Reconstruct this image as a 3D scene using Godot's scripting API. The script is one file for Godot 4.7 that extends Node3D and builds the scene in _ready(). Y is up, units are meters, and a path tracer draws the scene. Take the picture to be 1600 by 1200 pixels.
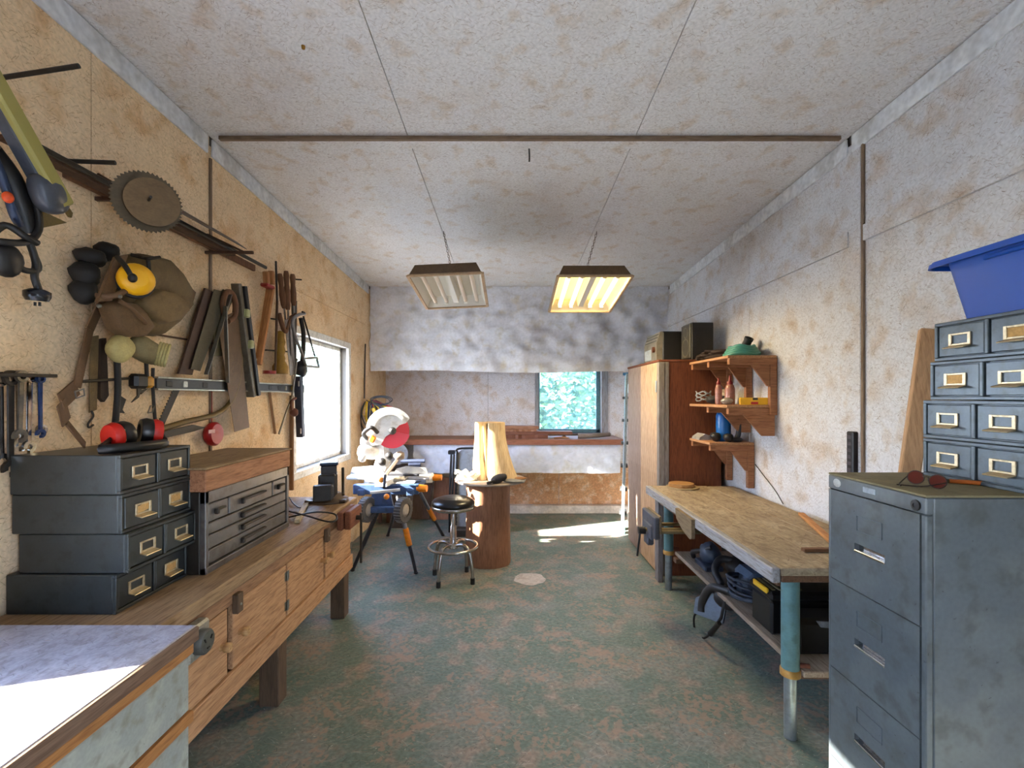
extends Node3D
# A shed workshop: benches left and right, tools on the left wall, a miter saw and a log by the far window.
# Units are metres; the camera stands 1.55 m above the floor at the origin and looks along -z.

const LEFT := -1.68
const RIGHT := 1.90
const BACK := -6.40
const REAR := 2.0

# ---------------------------------------------------------------- shapes
class Shape:
	var st := SurfaceTool.new()
	var empty := true
	func _init():
		st.begin(Mesh.PRIMITIVE_TRIANGLES)
	func tri(a: Vector3, b: Vector3, c: Vector3, out: Vector3, smooth := -1):
		empty = false
		st.set_smooth_group(smooth)
		if (a - c).cross(a - b).dot(out) < 0.0:
			var k = b
			b = c
			c = k
		st.add_vertex(a)
		st.set_smooth_group(smooth)
		st.add_vertex(b)
		st.set_smooth_group(smooth)
		st.add_vertex(c)
	func quad(a: Vector3, b: Vector3, c: Vector3, d: Vector3, out: Vector3, smooth := -1):
		tri(a, b, c, out, smooth)
		tri(a, c, d, out, smooth)
	func box(c: Vector3, s: Vector3, b := Basis.IDENTITY, bevel := 0.003):
		var h := s * 0.5
		var e: float = minf(bevel, minf(h.x, minf(h.y, h.z)) * 0.6)
		var P := func(sx, sy, sz, ax): 
			var p := Vector3(sx * h.x, sy * h.y, sz * h.z)
			if ax != 0: p.x -= sx * e
			if ax != 1: p.y -= sy * e
			if ax != 2: p.z -= sz * e
			return c + b * p
		for ax in 3:
			for s1 in [-1, 1]:
				var q := []
				for k in [[-1, -1], [-1, 1], [1, 1], [1, -1]]:
					var sg := [0, 0, 0]
					sg[ax] = s1
					sg[(ax + 1) % 3] = k[0]
					sg[(ax + 2) % 3] = k[1]
					q.append(P.call(sg[0], sg[1], sg[2], ax))
				var n := Vector3.ZERO
				n[ax] = s1
				quad(q[0], q[1], q[2], q[3], b * n)
		if e <= 0.0: return
		for ax in 3:
			var u := (ax + 1) % 3
			var w := (ax + 2) % 3
			for su in [-1, 1]:
				for sw in [-1, 1]:
					var sg := [0, 0, 0]
					sg[u] = su
					sg[w] = sw
					sg[ax] = -1
					var a0 = P.call(sg[0], sg[1], sg[2], u)
					var a1 = P.call(sg[0], sg[1], sg[2], w)
					sg[ax] = 1
					var b0 = P.call(sg[0], sg[1], sg[2], u)
					var b1 = P.call(sg[0], sg[1], sg[2], w)
					var n := Vector3.ZERO
					n[u] = su
					n[w] = sw
					quad(a0, b0, b1, a1, b * n)
		for sx in [-1, 1]:
			for sy in [-1, 1]:
				for sz in [-1, 1]:
					tri(P.call(sx, sy, sz, 0), P.call(sx, sy, sz, 1), P.call(sx, sy, sz, 2), b * Vector3(sx, sy, sz))
	func span(a: Vector3, z: Vector3, bevel := 0.003):   # a box between two opposite corners
		box((a + z) * 0.5, (z - a).abs(), Basis.IDENTITY, bevel)
	func beam(a: Vector3, z: Vector3, w: float, t: float, up := Vector3.UP, bevel := 0.002):   # a bar of w by t from a to z
		var d := (z - a).normalized()
		var s := d.cross(up).normalized()
		if s.length() < 0.5: s = d.cross(Vector3.RIGHT).normalized()
		var u := s.cross(d)
		box((a + z) * 0.5, Vector3(w, t, a.distance_to(z)), Basis(s, u, -d), bevel)
	func tube(pts: Array, r: float, n := 8, r2 := -1.0):
		var rings := []
		var k := pts.size()
		var up := Vector3.UP
		for i in k:
			var d: Vector3 = ((pts[mini(i + 1, k - 1)] - pts[maxi(i - 1, 0)]) as Vector3).normalized()
			if i == 0:
				up = d.cross(Vector3(0.31, 0.9, 0.17) if absf(d.y) < 0.9 else Vector3(0.9, 0.1, 0.3)).normalized()
			up = (up - d * up.dot(d)).normalized()
			var s := d.cross(up)
			var rr := r if r2 < 0.0 else lerpf(r, r2, float(i) / maxf(1, k - 1))
			var ring := []
			for j in n:
				var t := TAU * j / n
				ring.append(pts[i] + (up * cos(t) + s * sin(t)) * rr)
			rings.append(ring)
		for i in k - 1:
			for j in n:
				var j2 := (j + 1) % n
				var o: Vector3 = rings[i][j] + rings[i][j2] - pts[i] * 2.0
				quad(rings[i][j], rings[i][j2], rings[i + 1][j2], rings[i + 1][j], o, 1)
		for e in [0, k - 1]:
			var o: Vector3 = pts[e] - pts[1 if e == 0 else k - 2]
			for j in n:
				tri(pts[e], rings[e][j], rings[e][(j + 1) % n], o)
	func rod(a: Vector3, z: Vector3, r: float, n := 10, r2 := -1.0):
		tube([a, z], r, n, r2)
	func lathe(prof: Array, n := 20, xf := Transform3D.IDENTITY, smooth := 1):   # [radius, height] pairs round y
		for i in prof.size() - 1:
			var p: Array = prof[i]
			var q: Array = prof[i + 1]
			var nr: float = q[1] - p[1]
			var ny: float = p[0] - q[0]
			for j in n:
				var a := TAU * j / n
				var b := TAU * (j + 1) / n
				var m := (a + b) * 0.5
				var o := Vector3(cos(m) * nr, ny, sin(m) * nr)
				if nr == 0.0 and ny == 0.0: o = Vector3(cos(m), 0, sin(m))
				var A := xf * Vector3(cos(a) * p[0], p[1], sin(a) * p[0])
				var B := xf * Vector3(cos(b) * p[0], p[1], sin(b) * p[0])
				var C := xf * Vector3(cos(b) * q[0], q[1], sin(b) * q[0])
				var D := xf * Vector3(cos(a) * q[0], q[1], sin(a) * q[0])
				var g: int = smooth if absf(nr) > absf(ny) * 0.25 else -1
				if p[0] > 0.0: tri(A, B, C, xf.basis * o, g)
				if q[0] > 0.0: tri(A, C, D, xf.basis * o, g)
	func prism(poly: Array, depth: float, xf := Transform3D.IDENTITY):   # an outline in xy, extruded along z from 0 to depth
		var pp := PackedVector2Array(poly)
		if Geometry2D.is_polygon_clockwise(pp): pp.reverse()
		var ix := Geometry2D.triangulate_polygon(pp)
		for s in [0.0, 1.0]:
			var o := xf.basis * Vector3(0, 0, -1.0 if s == 0.0 else 1.0)
			for i in range(0, ix.size(), 3):
				var q := []
				for j in 3:
					q.append(xf * Vector3(pp[ix[i + j]].x, pp[ix[i + j]].y, depth * s))
				tri(q[0], q[1], q[2], o)
		for i in pp.size():
			var a := pp[i]
			var b := pp[(i + 1) % pp.size()]
			var o := xf.basis * Vector3(b.y - a.y, a.x - b.x, 0)
			quad(xf * Vector3(a.x, a.y, 0), xf * Vector3(b.x, b.y, 0), xf * Vector3(b.x, b.y, depth), xf * Vector3(a.x, a.y, depth), o)
	func pillow(poly: Array, depth: float, xf := Transform3D.IDENTITY, inset := 0.86):   # a stuffed outline: straight edge, then rounded over to a flatter face
		var c := Vector2.ZERO
		for p in poly: c += p / poly.size()
		var n := poly.size()
		var at := func(i: int, k: float, z: float):
			var q: Vector2 = c + (poly[i % n] - c) * k
			return xf * Vector3(q.x, q.y, z * depth)
		var rings := [[1.0, 0.0], [1.02, 0.35], [0.99, 0.62], [0.94, 0.82], [inset, 0.95], [inset * 0.6, 1.0]]
		for j in rings.size() - 1:
			for i in n:
				var a: Vector3 = at.call(i, rings[j][0], rings[j][1])
				var b: Vector3 = at.call(i + 1, rings[j][0], rings[j][1])
				var o: Vector3 = (a + b) * 0.5 - xf * Vector3(c.x, c.y, 0.0)
				quad(a, b, at.call(i + 1, rings[j + 1][0], rings[j + 1][1]), at.call(i, rings[j + 1][0], rings[j + 1][1]), o, 1)
		for i in n:
			tri(at.call(i, rings[-1][0], 1.0), at.call(i + 1, rings[-1][0], 1.0), xf * Vector3(c.x, c.y, depth * 1.01), xf.basis.z, 1)
			tri(at.call(i, 1.0, 0.0), at.call(i + 1, 1.0, 0.0), xf * Vector3(c.x, c.y, 0.0), -xf.basis.z)
	func ball(c: Vector3, r: Vector3, b := Basis.IDENTITY, nu := 14, nv := 9, bump := 0.0, freq := 8.0, sd := 1, power := 1.0):
		var nz := FastNoiseLite.new()
		nz.seed = sd
		nz.frequency = freq
		var P := func(i: int, j: int):
			var t := PI * j / nv
			var a := TAU * (i % nu) / nu
			var d := Vector3(sin(t) * cos(a), cos(t), sin(t) * sin(a))
			if power != 1.0:
				d = Vector3(signf(d.x) * pow(absf(d.x), power), signf(d.y) * pow(absf(d.y), power), signf(d.z) * pow(absf(d.z), power))
			var p: Vector3 = b * (d * r)
			if bump > 0.0: p *= 1.0 + bump * nz.get_noise_3dv(p)
			return c + p
		for j in nv:
			for i in nu:
				var p0: Vector3 = P.call(i, j)
				var p1: Vector3 = P.call(i + 1, j)
				var p2: Vector3 = P.call(i + 1, j + 1)
				var p3: Vector3 = P.call(i, j + 1)
				var o := (p0 + p1 + p2 + p3) * 0.25 - c
				if j > 0: tri(p0, p1, p2, o, 1)
				if j < nv - 1: tri(p0, p2, p3, o, 1)
	func sheet(nu: int, nv: int, f: Callable, thick: Vector3):   # a cloth: f(u, v) gives its points, thick its thickness
		var at := func(i, j): return f.call(float(i) / nu, float(j) / nv)
		for i in nu:
			for j in nv:
				var a: Vector3 = at.call(i, j)
				var b: Vector3 = at.call(i + 1, j)
				var c: Vector3 = at.call(i + 1, j + 1)
				var d: Vector3 = at.call(i, j + 1)
				quad(a, b, c, d, thick, 1)
				quad(a - thick, b - thick, c - thick, d - thick, -thick, 2)
				if j == 0: quad(a, b, b - thick, a - thick, (a - d))
				if j == nv - 1: quad(d, c, c - thick, d - thick, (d - a))
				if i == 0: quad(a, d, d - thick, a - thick, (a - b))
				if i == nu - 1: quad(b, c, c - thick, b - thick, (b - a))
	func mesh() -> ArrayMesh:
		st.generate_normals()
		return st.commit()

func sh() -> Shape:
	return Shape.new()

# ---------------------------------------------------------------- naming
var taken := {}
func numbered(called: String) -> String:
	var n: int = taken.get(called, 0)
	taken[called] = n + 1
	return called if n == 0 else "%s_%03d" % [called, n]
func thing(called: String, label: String, category: String, at := Vector3.ZERO, turn := 0.0, group := "") -> Node3D:
	var o := Node3D.new()
	o.name = numbered(called)
	add_child(o)
	o.position = at
	o.rotation.y = turn
	o.set_meta("label", label)
	o.set_meta("category", category)
	if group: o.set_meta("group", group)
	return o
func structure(called: String) -> Node3D:
	var o := Node3D.new()
	o.name = numbered(called)
	add_child(o)
	o.set_meta("kind", "structure")
	return o
func part(parent: Node3D, called: String, s: Shape, m: Material, label := "") -> MeshInstance3D:   # a shape in the parent's own frame
	var o := MeshInstance3D.new()
	o.name = called
	o.mesh = s.mesh()
	o.material_override = m
	parent.add_child(o, true)
	if label: o.set_meta("label", label)
	return o
func placed(parent: Node3D, called: String, s: Shape, m: Material, label := "") -> MeshInstance3D:   # a shape given in the room's frame
	var o := part(parent, called, s, m, label)
	o.transform = parent.global_transform.affine_inverse()
	return o
func one(called: String, s: Shape, m: Material, label: String, category: String, group := "") -> MeshInstance3D:   # a thing that is one mesh, given in the room's frame
	var o := MeshInstance3D.new()
	o.name = numbered(called)
	o.mesh = s.mesh()
	o.material_override = m
	add_child(o)
	o.set_meta("label", label)
	o.set_meta("category", category)
	if group: o.set_meta("group", group)
	return o
func on_left(off: float) -> Transform3D:   # outlines in (distance from the camera's plane, height), standing off the left wall
	return Transform3D(Basis(Vector3(0, 0, -1), Vector3.UP, Vector3(1, 0, 0)), Vector3(LEFT + off, 0, 0))
func frame(at: Vector3, normal: Vector3, roll := 0.0) -> Transform3D:   # y along the normal
	var n := normal.normalized()
	var s := n.cross(Vector3.UP if absf(n.y) < 0.9 else Vector3.RIGHT).normalized()
	return Transform3D(Basis(s, n, s.cross(n)) * Basis(Vector3.UP, roll), at)
func facing(at: Vector3, normal: Vector3, roll := 0.0) -> Transform3D:   # z along the normal, y up
	var n := normal.normalized()
	var x := (Vector3.UP if absf(n.y) < 0.9 else Vector3.BACK).cross(n).normalized()
	return Transform3D(Basis(x, n.cross(x), n) * Basis(Vector3.BACK, roll), at)
func circle(c: Vector2, r: float, n := 24, a0 := 0.0, a1 := TAU) -> Array:
	var out := []
	for i in (n if is_equal_approx(a1 - a0, TAU) else n + 1):
		out.append(c + Vector2.from_angle(lerpf(a0, a1, float(i) / n)) * r)
	return out
func curve(pts: Array, steps := 6) -> Array:   # a smooth line through the points
	var out := []
	for i in pts.size() - 1:
		var p0: Vector3 = pts[maxi(i - 1, 0)]
		var p3: Vector3 = pts[mini(i + 2, pts.size() - 1)]
		for k in steps:
			out.append((pts[i] as Vector3).cubic_interpolate(pts[i + 1], p0, p3, float(k) / steps))
	out.append(pts[-1])
	return out

# ---------------------------------------------------------------- materials
var made := {}
func noise(sd: int, freq: float, oct: int, w := 512, kind := FastNoiseLite.TYPE_SIMPLEX_SMOOTH) -> PackedByteArray:
	var n := FastNoiseLite.new()
	n.noise_type = kind
	n.seed = sd
	n.frequency = freq
	n.fractal_octaves = oct
	n.fractal_type = FastNoiseLite.FRACTAL_FBM if oct > 1 else FastNoiseLite.FRACTAL_NONE
	return n.get_seamless_image(w, w).get_data()
func to_texture(b: PackedByteArray, w: int) -> ImageTexture:
	var im := Image.create_from_data(w, w, false, Image.FORMAT_RGB8, b)
	im.generate_mipmaps()
	return ImageTexture.create_from_image(im)
func put(b: PackedByteArray, i: int, c: Color, k: float):
	b[i] = int(lerpf(b[i], c.r8, k))
	b[i + 1] = int(lerpf(b[i + 1], c.g8, k))
	b[i + 2] = int(lerpf(b[i + 2], c.b8, k))
func strokes(b: PackedByteArray, w: int, count: int, len0: float, len1: float, c: Color, k0: float, k1: float, sd: int, spread := PI, lean := 0.0):
	var r := RandomNumberGenerator.new()
	r.seed = sd
	for q in count:
		var p := Vector2(r.randf() * w, r.randf() * w)
		var d := Vector2.from_angle(lean + r.randf_range(-spread, spread) * 0.5)
		var bend := r.randf_range(-0.03, 0.03)
		var k := r.randf_range(k0, k1)
		for s in int(r.randf_range(len0, len1)):
			put(b, (posmod(int(p.y), w) * w + posmod(int(p.x), w)) * 3, c, k)
			p += d
			d = d.rotated(bend)
func smooth(a: float, b: float, x: float) -> float:
	return smoothstep(a, b, x)
# colours mixed by two noises: base to second where the coarse noise is high, darkened and lightened by the fine one
func blotches(w: int, sd: int, base: Color, second: Color, third: Color, coarse: float, fine: float, lo: float, hi: float, grain: float) -> PackedByteArray:
	var A := noise(sd, coarse, 4, w)
	var B := noise(sd + 7, coarse * 2.3, 4, w)
	var C := noise(sd + 13, fine, 3, w)
	var out := PackedByteArray()
	out.resize(w * w * 3)
	var tone := []
	for i in 256:
		tone.append([smooth(lo, hi, i / 255.0), smooth(lo + 0.06, hi + 0.1, i / 255.0), 1.0 + (i / 255.0 - 0.5) * 2.0 * grain])
	for i in w * w:
		var k: float = tone[A[i]][0]
		var k2: float = tone[B[i]][1]
		var g: float = tone[C[i]][2] * 255.0
		var r := lerpf(lerpf(base.r, second.r, k), third.r, k2) * g
		var gg := lerpf(lerpf(base.g, second.g, k), third.g, k2) * g
		var bb := lerpf(lerpf(base.b, second.b, k), third.b, k2) * g
		out[i * 3] = clampi(int(r), 0, 255)
		out[i * 3 + 1] = clampi(int(gg), 0, 255)
		out[i * 3 + 2] = clampi(int(bb), 0, 255)
	return out
func mat(key: String, c: Color, rough := 0.7, metal := 0.0, tex: Texture2D = null, scale := Vector3.ONE, world := false) -> StandardMaterial3D:
	if made.has(key): return made[key]
	var m := StandardMaterial3D.new()
	m.albedo_color = c
	m.roughness = rough
	m.metallic = metal
	if tex:
		m.albedo_texture = tex
		m.uv1_triplanar = true
		m.uv1_world_triplanar = world
		m.uv1_scale = scale
	made[key] = m
	return m
var T := {}
func make_textures():
	# painted strand board: off-white paint with rubbed tan patches and the strands' dark edges
	var b := blotches(1024, 3, Color(0.90, 0.895, 0.89), Color(0.875, 0.86, 0.845), Color(0.84, 0.785, 0.725), 0.004, 0.09, 0.50, 0.88, 0.07)
	strokes(b, 1024, 11000, 5, 18, Color(0.50, 0.41, 0.34), 0.10, 0.45, 5, 2.4)
	strokes(b, 1024, 9000, 5, 20, Color(0.97, 0.96, 0.94), 0.08, 0.3, 6, 2.4)
	strokes(b, 1024, 320, 3, 9, Color(0.30, 0.20, 0.14), 0.3, 0.7, 8, 2.0)
	T.board = to_texture(b, 1024)
	# bare strand board, orange brown
	b = blotches(512, 21, Color(0.80, 0.63, 0.48), Color(0.76, 0.57, 0.41), Color(0.85, 0.74, 0.64), 0.006, 0.06, 0.42, 0.70, 0.12)
	strokes(b, 512, 5000, 5, 16, Color(0.50, 0.29, 0.15), 0.1, 0.4, 22, 2.6)
	strokes(b, 512, 4000, 5, 16, Color(0.96, 0.80, 0.62), 0.1, 0.35, 23, 2.6)
	T.bare_board = to_texture(b, 512)
	# green floor paint worn through to tan wood, with spilt paint and dirt
	b = blotches(1024, 31, Color(0.35, 0.42, 0.39), Color(0.44, 0.465, 0.445), Color(0.51, 0.47, 0.43), 0.0045, 0.08, 0.42, 0.80, 0.16)
	strokes(b, 1024, 6500, 6, 46, Color(0.62, 0.53, 0.46), 0.12, 0.5, 32, 1.3)
	strokes(b, 1024, 2200, 6, 30, Color(0.72, 0.72, 0.70), 0.14, 0.5, 33, 1.6)
	strokes(b, 1024, 3000, 3, 14, Color(0.13, 0.14, 0.16), 0.2, 0.6, 34, 3.0)
	strokes(b, 1024, 240, 2, 6, Color(0.90, 0.88, 0.84), 0.5, 0.9, 35, 3.0)
	var worn := noise(36, 0.006, 5, 1024)
	var flake := noise(37, 0.05, 4, 1024)
	for i in 1024 * 1024:
		var k := worn[i] / 255.0 + (flake[i] / 255.0 - 0.5) * 1.0
		if k > 0.72: put(b, i * 3, Color(0.56, 0.48, 0.42), minf((k - 0.72) * 8.0, 0.7))
	T.floor = to_texture(b, 1024)
	# a plain wood grain; stretched along one axis by the material's scale
	b = blotches(512, 41, Color(0.95, 0.945, 0.94), Color(0.86, 0.84, 0.82), Color(0.74, 0.69, 0.64), 0.012, 0.07, 0.40, 0.85, 0.10)
	T.grain = to_texture(b, 512)
	# scuffed and spattered wood for the old bench tops
	b = blotches(512, 51, Color(0.56, 0.51, 0.43), Color(0.62, 0.575, 0.50), Color(0.48, 0.42, 0.35), 0.008, 0.07, 0.40, 0.80, 0.12)
	strokes(b, 512, 400, 8, 60, Color(0.82, 0.79, 0.70), 0.1, 0.45, 52, 0.7)
	strokes(b, 512, 420, 8, 50, Color(0.24, 0.17, 0.11), 0.1, 0.5, 53, 0.9)
	T.bench = to_texture(b, 512)
	b = blotches(512, 61, Color(0.66, 0.645, 0.66), Color(0.72, 0.71, 0.73), Color(0.58, 0.56, 0.56), 0.009, 0.08, 0.40, 0.80, 0.09)
	strokes(b, 512, 500, 6, 40, Color(0.30, 0.28, 0.28), 0.1, 0.5, 62, 1.0)
	strokes(b, 512, 60, 5, 18, Color(0.72, 0.50, 0.34), 0.2, 0.6, 63, 1.0)
	T.counter = to_texture(b, 512)
	# metal with rubbed dust and handled patches
	b = blotches(512, 71, Color(0.90, 0.90, 0.90), Color(0.98, 0.97, 0.95), Color(0.81, 0.79, 0.75), 0.007, 0.09, 0.44, 0.80, 0.04)
	strokes(b, 512, 500, 4, 40, Color(1, 0.98, 0.94), 0.06, 0.25, 72, 3.0)
	strokes(b, 512, 120, 2, 5, Color(0.25, 0.2, 0.17), 0.2, 0.5, 73, 3.0)
	T.metal = to_texture(b, 512)
	# dirty white cloth
	b = blotches(512, 81, Color(0.88, 0.885, 0.90), Color(0.82, 0.82, 0.83), Color(0.80, 0.77, 0.71), 0.006, 0.06, 0.44, 0.85, 0.05)
	strokes(b, 512, 260, 4, 24, Color(0.42, 0.40, 0.38), 0.1, 0.35, 82, 1.2)
	T.cloth = to_texture(b, 512)
	b = blotches(256, 91, Color(0.93, 0.93, 0.93), Color(0.84, 0.83, 0.81), Color(0.99, 0.985, 0.97), 0.012, 0.12, 0.40, 0.80, 0.08)
	T.mottle = to_texture(b, 256)
	# large rubbed and water-stained areas, laid over the wall boards
	b = blotches(512, 95, Color(1, 1, 1), Color(0.98, 0.96, 0.935), Color(0.92, 0.85, 0.775), 0.010, 0.05, 0.48, 0.90, 0.03)
	T.stain = to_texture(b, 512)
func board(key: String, c: Color, stained := true) -> StandardMaterial3D:
	if made.has(key): return made[key]
	var m := mat(key, c, 0.88, 0.0, T.board, Vector3.ONE * 0.55, true)
	if not stained: return m
	m.detail_enabled = true
	m.detail_blend_mode = BaseMaterial3D.BLEND_MODE_MUL
	m.detail_albedo = T.stain
	m.detail_uv_layer = BaseMaterial3D.DETAIL_UV_2
	m.uv2_triplanar = true
	m.uv2_world_triplanar = true
	m.uv2_scale = Vector3.ONE * 0.23
	return m
func wood(key: String, c: Color, axis: int, rough := 0.75) -> StandardMaterial3D:
	var s := Vector3.ONE * 5.0
	s[axis] = 0.45
	return mat("wood_%s_%d" % [key, axis], c, rough, 0.0, T.grain, s)
func dusty(key: String, c: Color, rough := 0.45, metal := 0.0, scale := 1.6) -> StandardMaterial3D:
	return mat(key, c, rough, metal, T.metal, Vector3.ONE * scale)
func plain(key: String, c: Color, rough := 0.5, metal := 0.0) -> StandardMaterial3D:
	return mat(key, c, rough, metal, T.mottle, Vector3.ONE * 3.0)

func ceiling_y(z: float) -> float:
	return 2.87 + (5.65 + z) * 0.0439

# ---------------------------------------------------------------- the scene
func _ready():
	# camera: level, lens shifted up a little
	var cam := Camera3D.new()
	cam.name = "camera"
	cam.position = Vector3(0, 1.55, 0)
	cam.projection = Camera3D.PROJECTION_FRUSTUM
	cam.near = 0.05
	cam.far = 200.0
	cam.size = 0.05 * 1200.0 / 740.0
	cam.frustum_offset = Vector2(0.05 * 3.0 / 740.0, 0.05 * 20.0 / 740.0)
	add_child(cam)
	cam.current = true
	# sky, sun and exposure
	var sky_look := ProceduralSkyMaterial.new()
	sky_look.sky_top_color = Color(0.52, 0.65, 0.87)
	sky_look.sky_horizon_color = Color(0.88, 0.92, 0.97)
	sky_look.ground_horizon_color = Color(0.80, 0.84, 0.84)
	sky_look.ground_bottom_color = Color(0.42, 0.42, 0.38)
	sky_look.sky_energy_multiplier = 1.0
	var sky := Sky.new()
	sky.sky_material = sky_look
	var env := Environment.new()
	env.background_mode = Environment.BG_SKY
	env.sky = sky
	env.background_energy_multiplier = 6.5
	env.tonemap_mode = Environment.TONE_MAPPER_LINEAR
	env.tonemap_exposure = 8.2
	env.sdfgi_enabled = true
	env.ssao_enabled = true
	env.ssil_enabled = true
	var around := WorldEnvironment.new()
	around.name = "surroundings"
	around.environment = env
	add_child(around)
	var sun := DirectionalLight3D.new()
	sun.name = "sun"
	sun.light_color = Color(1.0, 0.97, 0.92)
	sun.light_energy = 5.5
	sun.light_angular_distance = 0.6
	sun.shadow_enabled = true
	add_child(sun)
	sun.look_at_from_position(Vector3.ZERO, Vector3(1.0, -0.48, -0.345), Vector3.UP)

	make_textures()
	build_room()
	build_outside()
	build_left_bench()
	build_right_bench()
	build_tall_cabinet()
	build_filing_cabinet()
	build_lights()
	build_far_end()
	build_saw()
	build_stool_and_log()
	build_left_wall_tools()
	build_small_things()

func build_room():
	var wr := board("wall_board", Color(0.86, 0.865, 0.875))
	var wl := board("wall_board_browned", Color(0.97, 0.86, 0.70))
	var ce := board("ceiling_board", Color(0.96, 0.955, 0.955), false)
	var shell := mat("siding", Color(0.45, 0.42, 0.38), 0.9)
	var white := mat("white_trim", Color(0.86, 0.87, 0.88), 0.6, 0.0, T.mottle, Vector3.ONE * 0.8)
	# floor
	var f := structure("floor")
	var s := sh()
	s.span(Vector3(LEFT - 0.12, -0.12, BACK - 0.12), Vector3(RIGHT + 0.12, 0, REAR + 0.12), 0)
	part(f, "painted_floor", s, mat("floor", Color(1, 1, 1), 0.62, 0.0, T.floor, Vector3.ONE * 0.42, true))
	# ceiling: a roof deck with sheets below it
	var c := structure("ceiling")
	var tilt := Basis(Vector3.RIGHT, -atan(0.0439))
	s = sh()
	var za := REAR + 0.4
	var zb := BACK - 0.3
	s.beam(Vector3(0.11, ceiling_y(za) + 0.08, za), Vector3(0.11, ceiling_y(zb) + 0.08, zb), 4.2, 0.12, Vector3.UP, 0)
	part(c, "roof_deck", s, shell)
	var xs := [LEFT, -0.57, 0.70, RIGHT]
	var zs := [REAR, -0.2, -2.645, -5.1, BACK]
	for i in 3:
		for j in 4:
			s = sh()
			var a := Vector3((xs[i] + xs[i + 1]) * 0.5, ceiling_y(zs[j]) + 0.008, zs[j] - 0.002)
			var b := Vector3(a.x, ceiling_y(zs[j + 1]) + 0.008, zs[j + 1] + 0.002)
			s.beam(a, b, xs[i + 1] - xs[i] - 0.004, 0.014, Vector3.UP, 0.001)
			part(c, "panel", s, ce)
	# batten across the ceiling
	var t := structure("trim_1")
	s = sh()
	s.box(Vector3(0.11, ceiling_y(-2.64) - 0.012, -2.64), Vector3(3.46, 0.022, 0.022), tilt, 0.002)
	part(t, "batten", s, wood("batten", Color(0.52, 0.44, 0.36), 0))
	s = sh()
	s.box(Vector3(0.11, ceiling_y(-2.70) - 0.004, -2.70), Vector3(3.46, 0.008, 0.10), tilt, 0.002)
	part(t, "cover_strip", s, ce)
	# left wall: near window and far window are real openings
	var w := structure("wall_left")
	s = sh()
	var holes := [[-0.93, 1.20, 1.00, 1.78], [-4.90, -3.70, 0.96, 2.05]]   # z from, z to, y from, y to
	wall_with_holes(s, LEFT - 0.13, LEFT - 0.016, holes)
	part(w, "siding", s, shell)
	var edges := [REAR, 1.20, -0.93, -1.90, -2.645, -3.70, -4.90, BACK]
	for i in edges.size() - 1:
		var z0: float = edges[i + 1]
		var z1: float = edges[i]
		var gap := 0.002
		var hole = null
		for h in holes:
			if z0 >= h[0] - 0.01 and z1 <= h[1] + 0.01: hole = h
		for band in ([[0.0, 3.4]] if hole == null else [[0.0, hole[2]], [hole[3], 3.4]]):
			s = sh()
			var y1: float = minf(band[1], ceiling_y(z0) - 0.001)
			s.span(Vector3(LEFT - 0.016, band[0], z0 + gap), Vector3(LEFT, y1, z1 - gap), 0.001)
			part(w, "panel", s, wl)
	s = sh()
	s.span(Vector3(LEFT, 0.75, -2.655), Vector3(LEFT + 0.012, ceiling_y(-2.65) - 0.12, -2.638), 0.002)
	part(w, "batten", s, wood("batten", Color(0.52, 0.44, 0.36), 1))
	for q in [[-1.95, -2.63], [-2.66, -5.72]]:
		s = sh()
		s.span(Vector3(LEFT, 2.385, q[1]), Vector3(LEFT + 0.009, 2.47, q[0]), 0.002)
		part(w, "rail_board", s, wl)
	# right wall
	w = structure("wall_right")
	s = sh()
	var door := Vector3(1.05, 1.95, 2.1)   # an open doorway behind the camera: z from, z to, height
	s.span(Vector3(RIGHT + 0.016, -0.1, BACK - 0.12), Vector3(RIGHT + 0.13, 3.45, door.x), 0)
	s.span(Vector3(RIGHT + 0.016, door.z, door.x), Vector3(RIGHT + 0.13, 3.45, door.y), 0)
	s.span(Vector3(RIGHT + 0.016, -0.1, door.y), Vector3(RIGHT + 0.13, 3.45, REAR + 0.12), 0)
	part(w, "siding", s, shell)
	edges = [REAR, door.y, door.x, -1.30, -2.54, -3.76, -5.0, BACK]
	for i in edges.size() - 1:
		s = sh()
		s.span(Vector3(RIGHT, door.z if i == 1 else 0.0, edges[i + 1] + 0.002), Vector3(RIGHT + 0.016, ceiling_y(edges[i + 1]) - 0.001, edges[i] - 0.002), 0.001)
		part(w, "panel", s, wr)
	s = sh()
	s.span(Vector3(RIGHT - 0.014, 0.8, -2.548), Vector3(RIGHT, ceiling_y(-2.54) - 0.1, -2.532), 0.002)
	part(w, "batten", s, wood("batten", Color(0.60, 0.50, 0.38), 1))
	s = sh()
	s.span(Vector3(RIGHT - 0.008, 0.8, -2.72), Vector3(RIGHT, ceiling_y(-2.6) - 0.09, -2.56), 0.002)
	part(w, "cover_strip", s, wr)
	for q in [[-0.6, -2.53], [-2.645, -5.72]]:
		s = sh()
		s.span(Vector3(RIGHT - 0.017, 2.385, q[1]), Vector3(RIGHT, 2.47, q[0]), 0.002)
		part(w, "rail_board", s, wr)
	# white boards where the walls meet the ceiling
	for side in [-1, 1]:
		t = structure("trim_2" if side < 0 else "trim_3")
		for q in [[1.9, -2.62], [-2.66, -5.6]]:
			s = sh()
			var x: float = (LEFT + 0.006) if side < 0 else (RIGHT - 0.006)
			s.beam(Vector3(x, ceiling_y(q[0]) - 0.055, q[0]), Vector3(x, ceiling_y(q[1]) - 0.055, q[1]), 0.012, 0.10, Vector3.UP, 0.002)
			part(t, "board", s, white)
	# back wall with its window opening
	w = structure("wall_back")
	var bw := Vector4(0.385, 1.23, 1.06, 2.20)   # x from, x to, y from, y to
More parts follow.
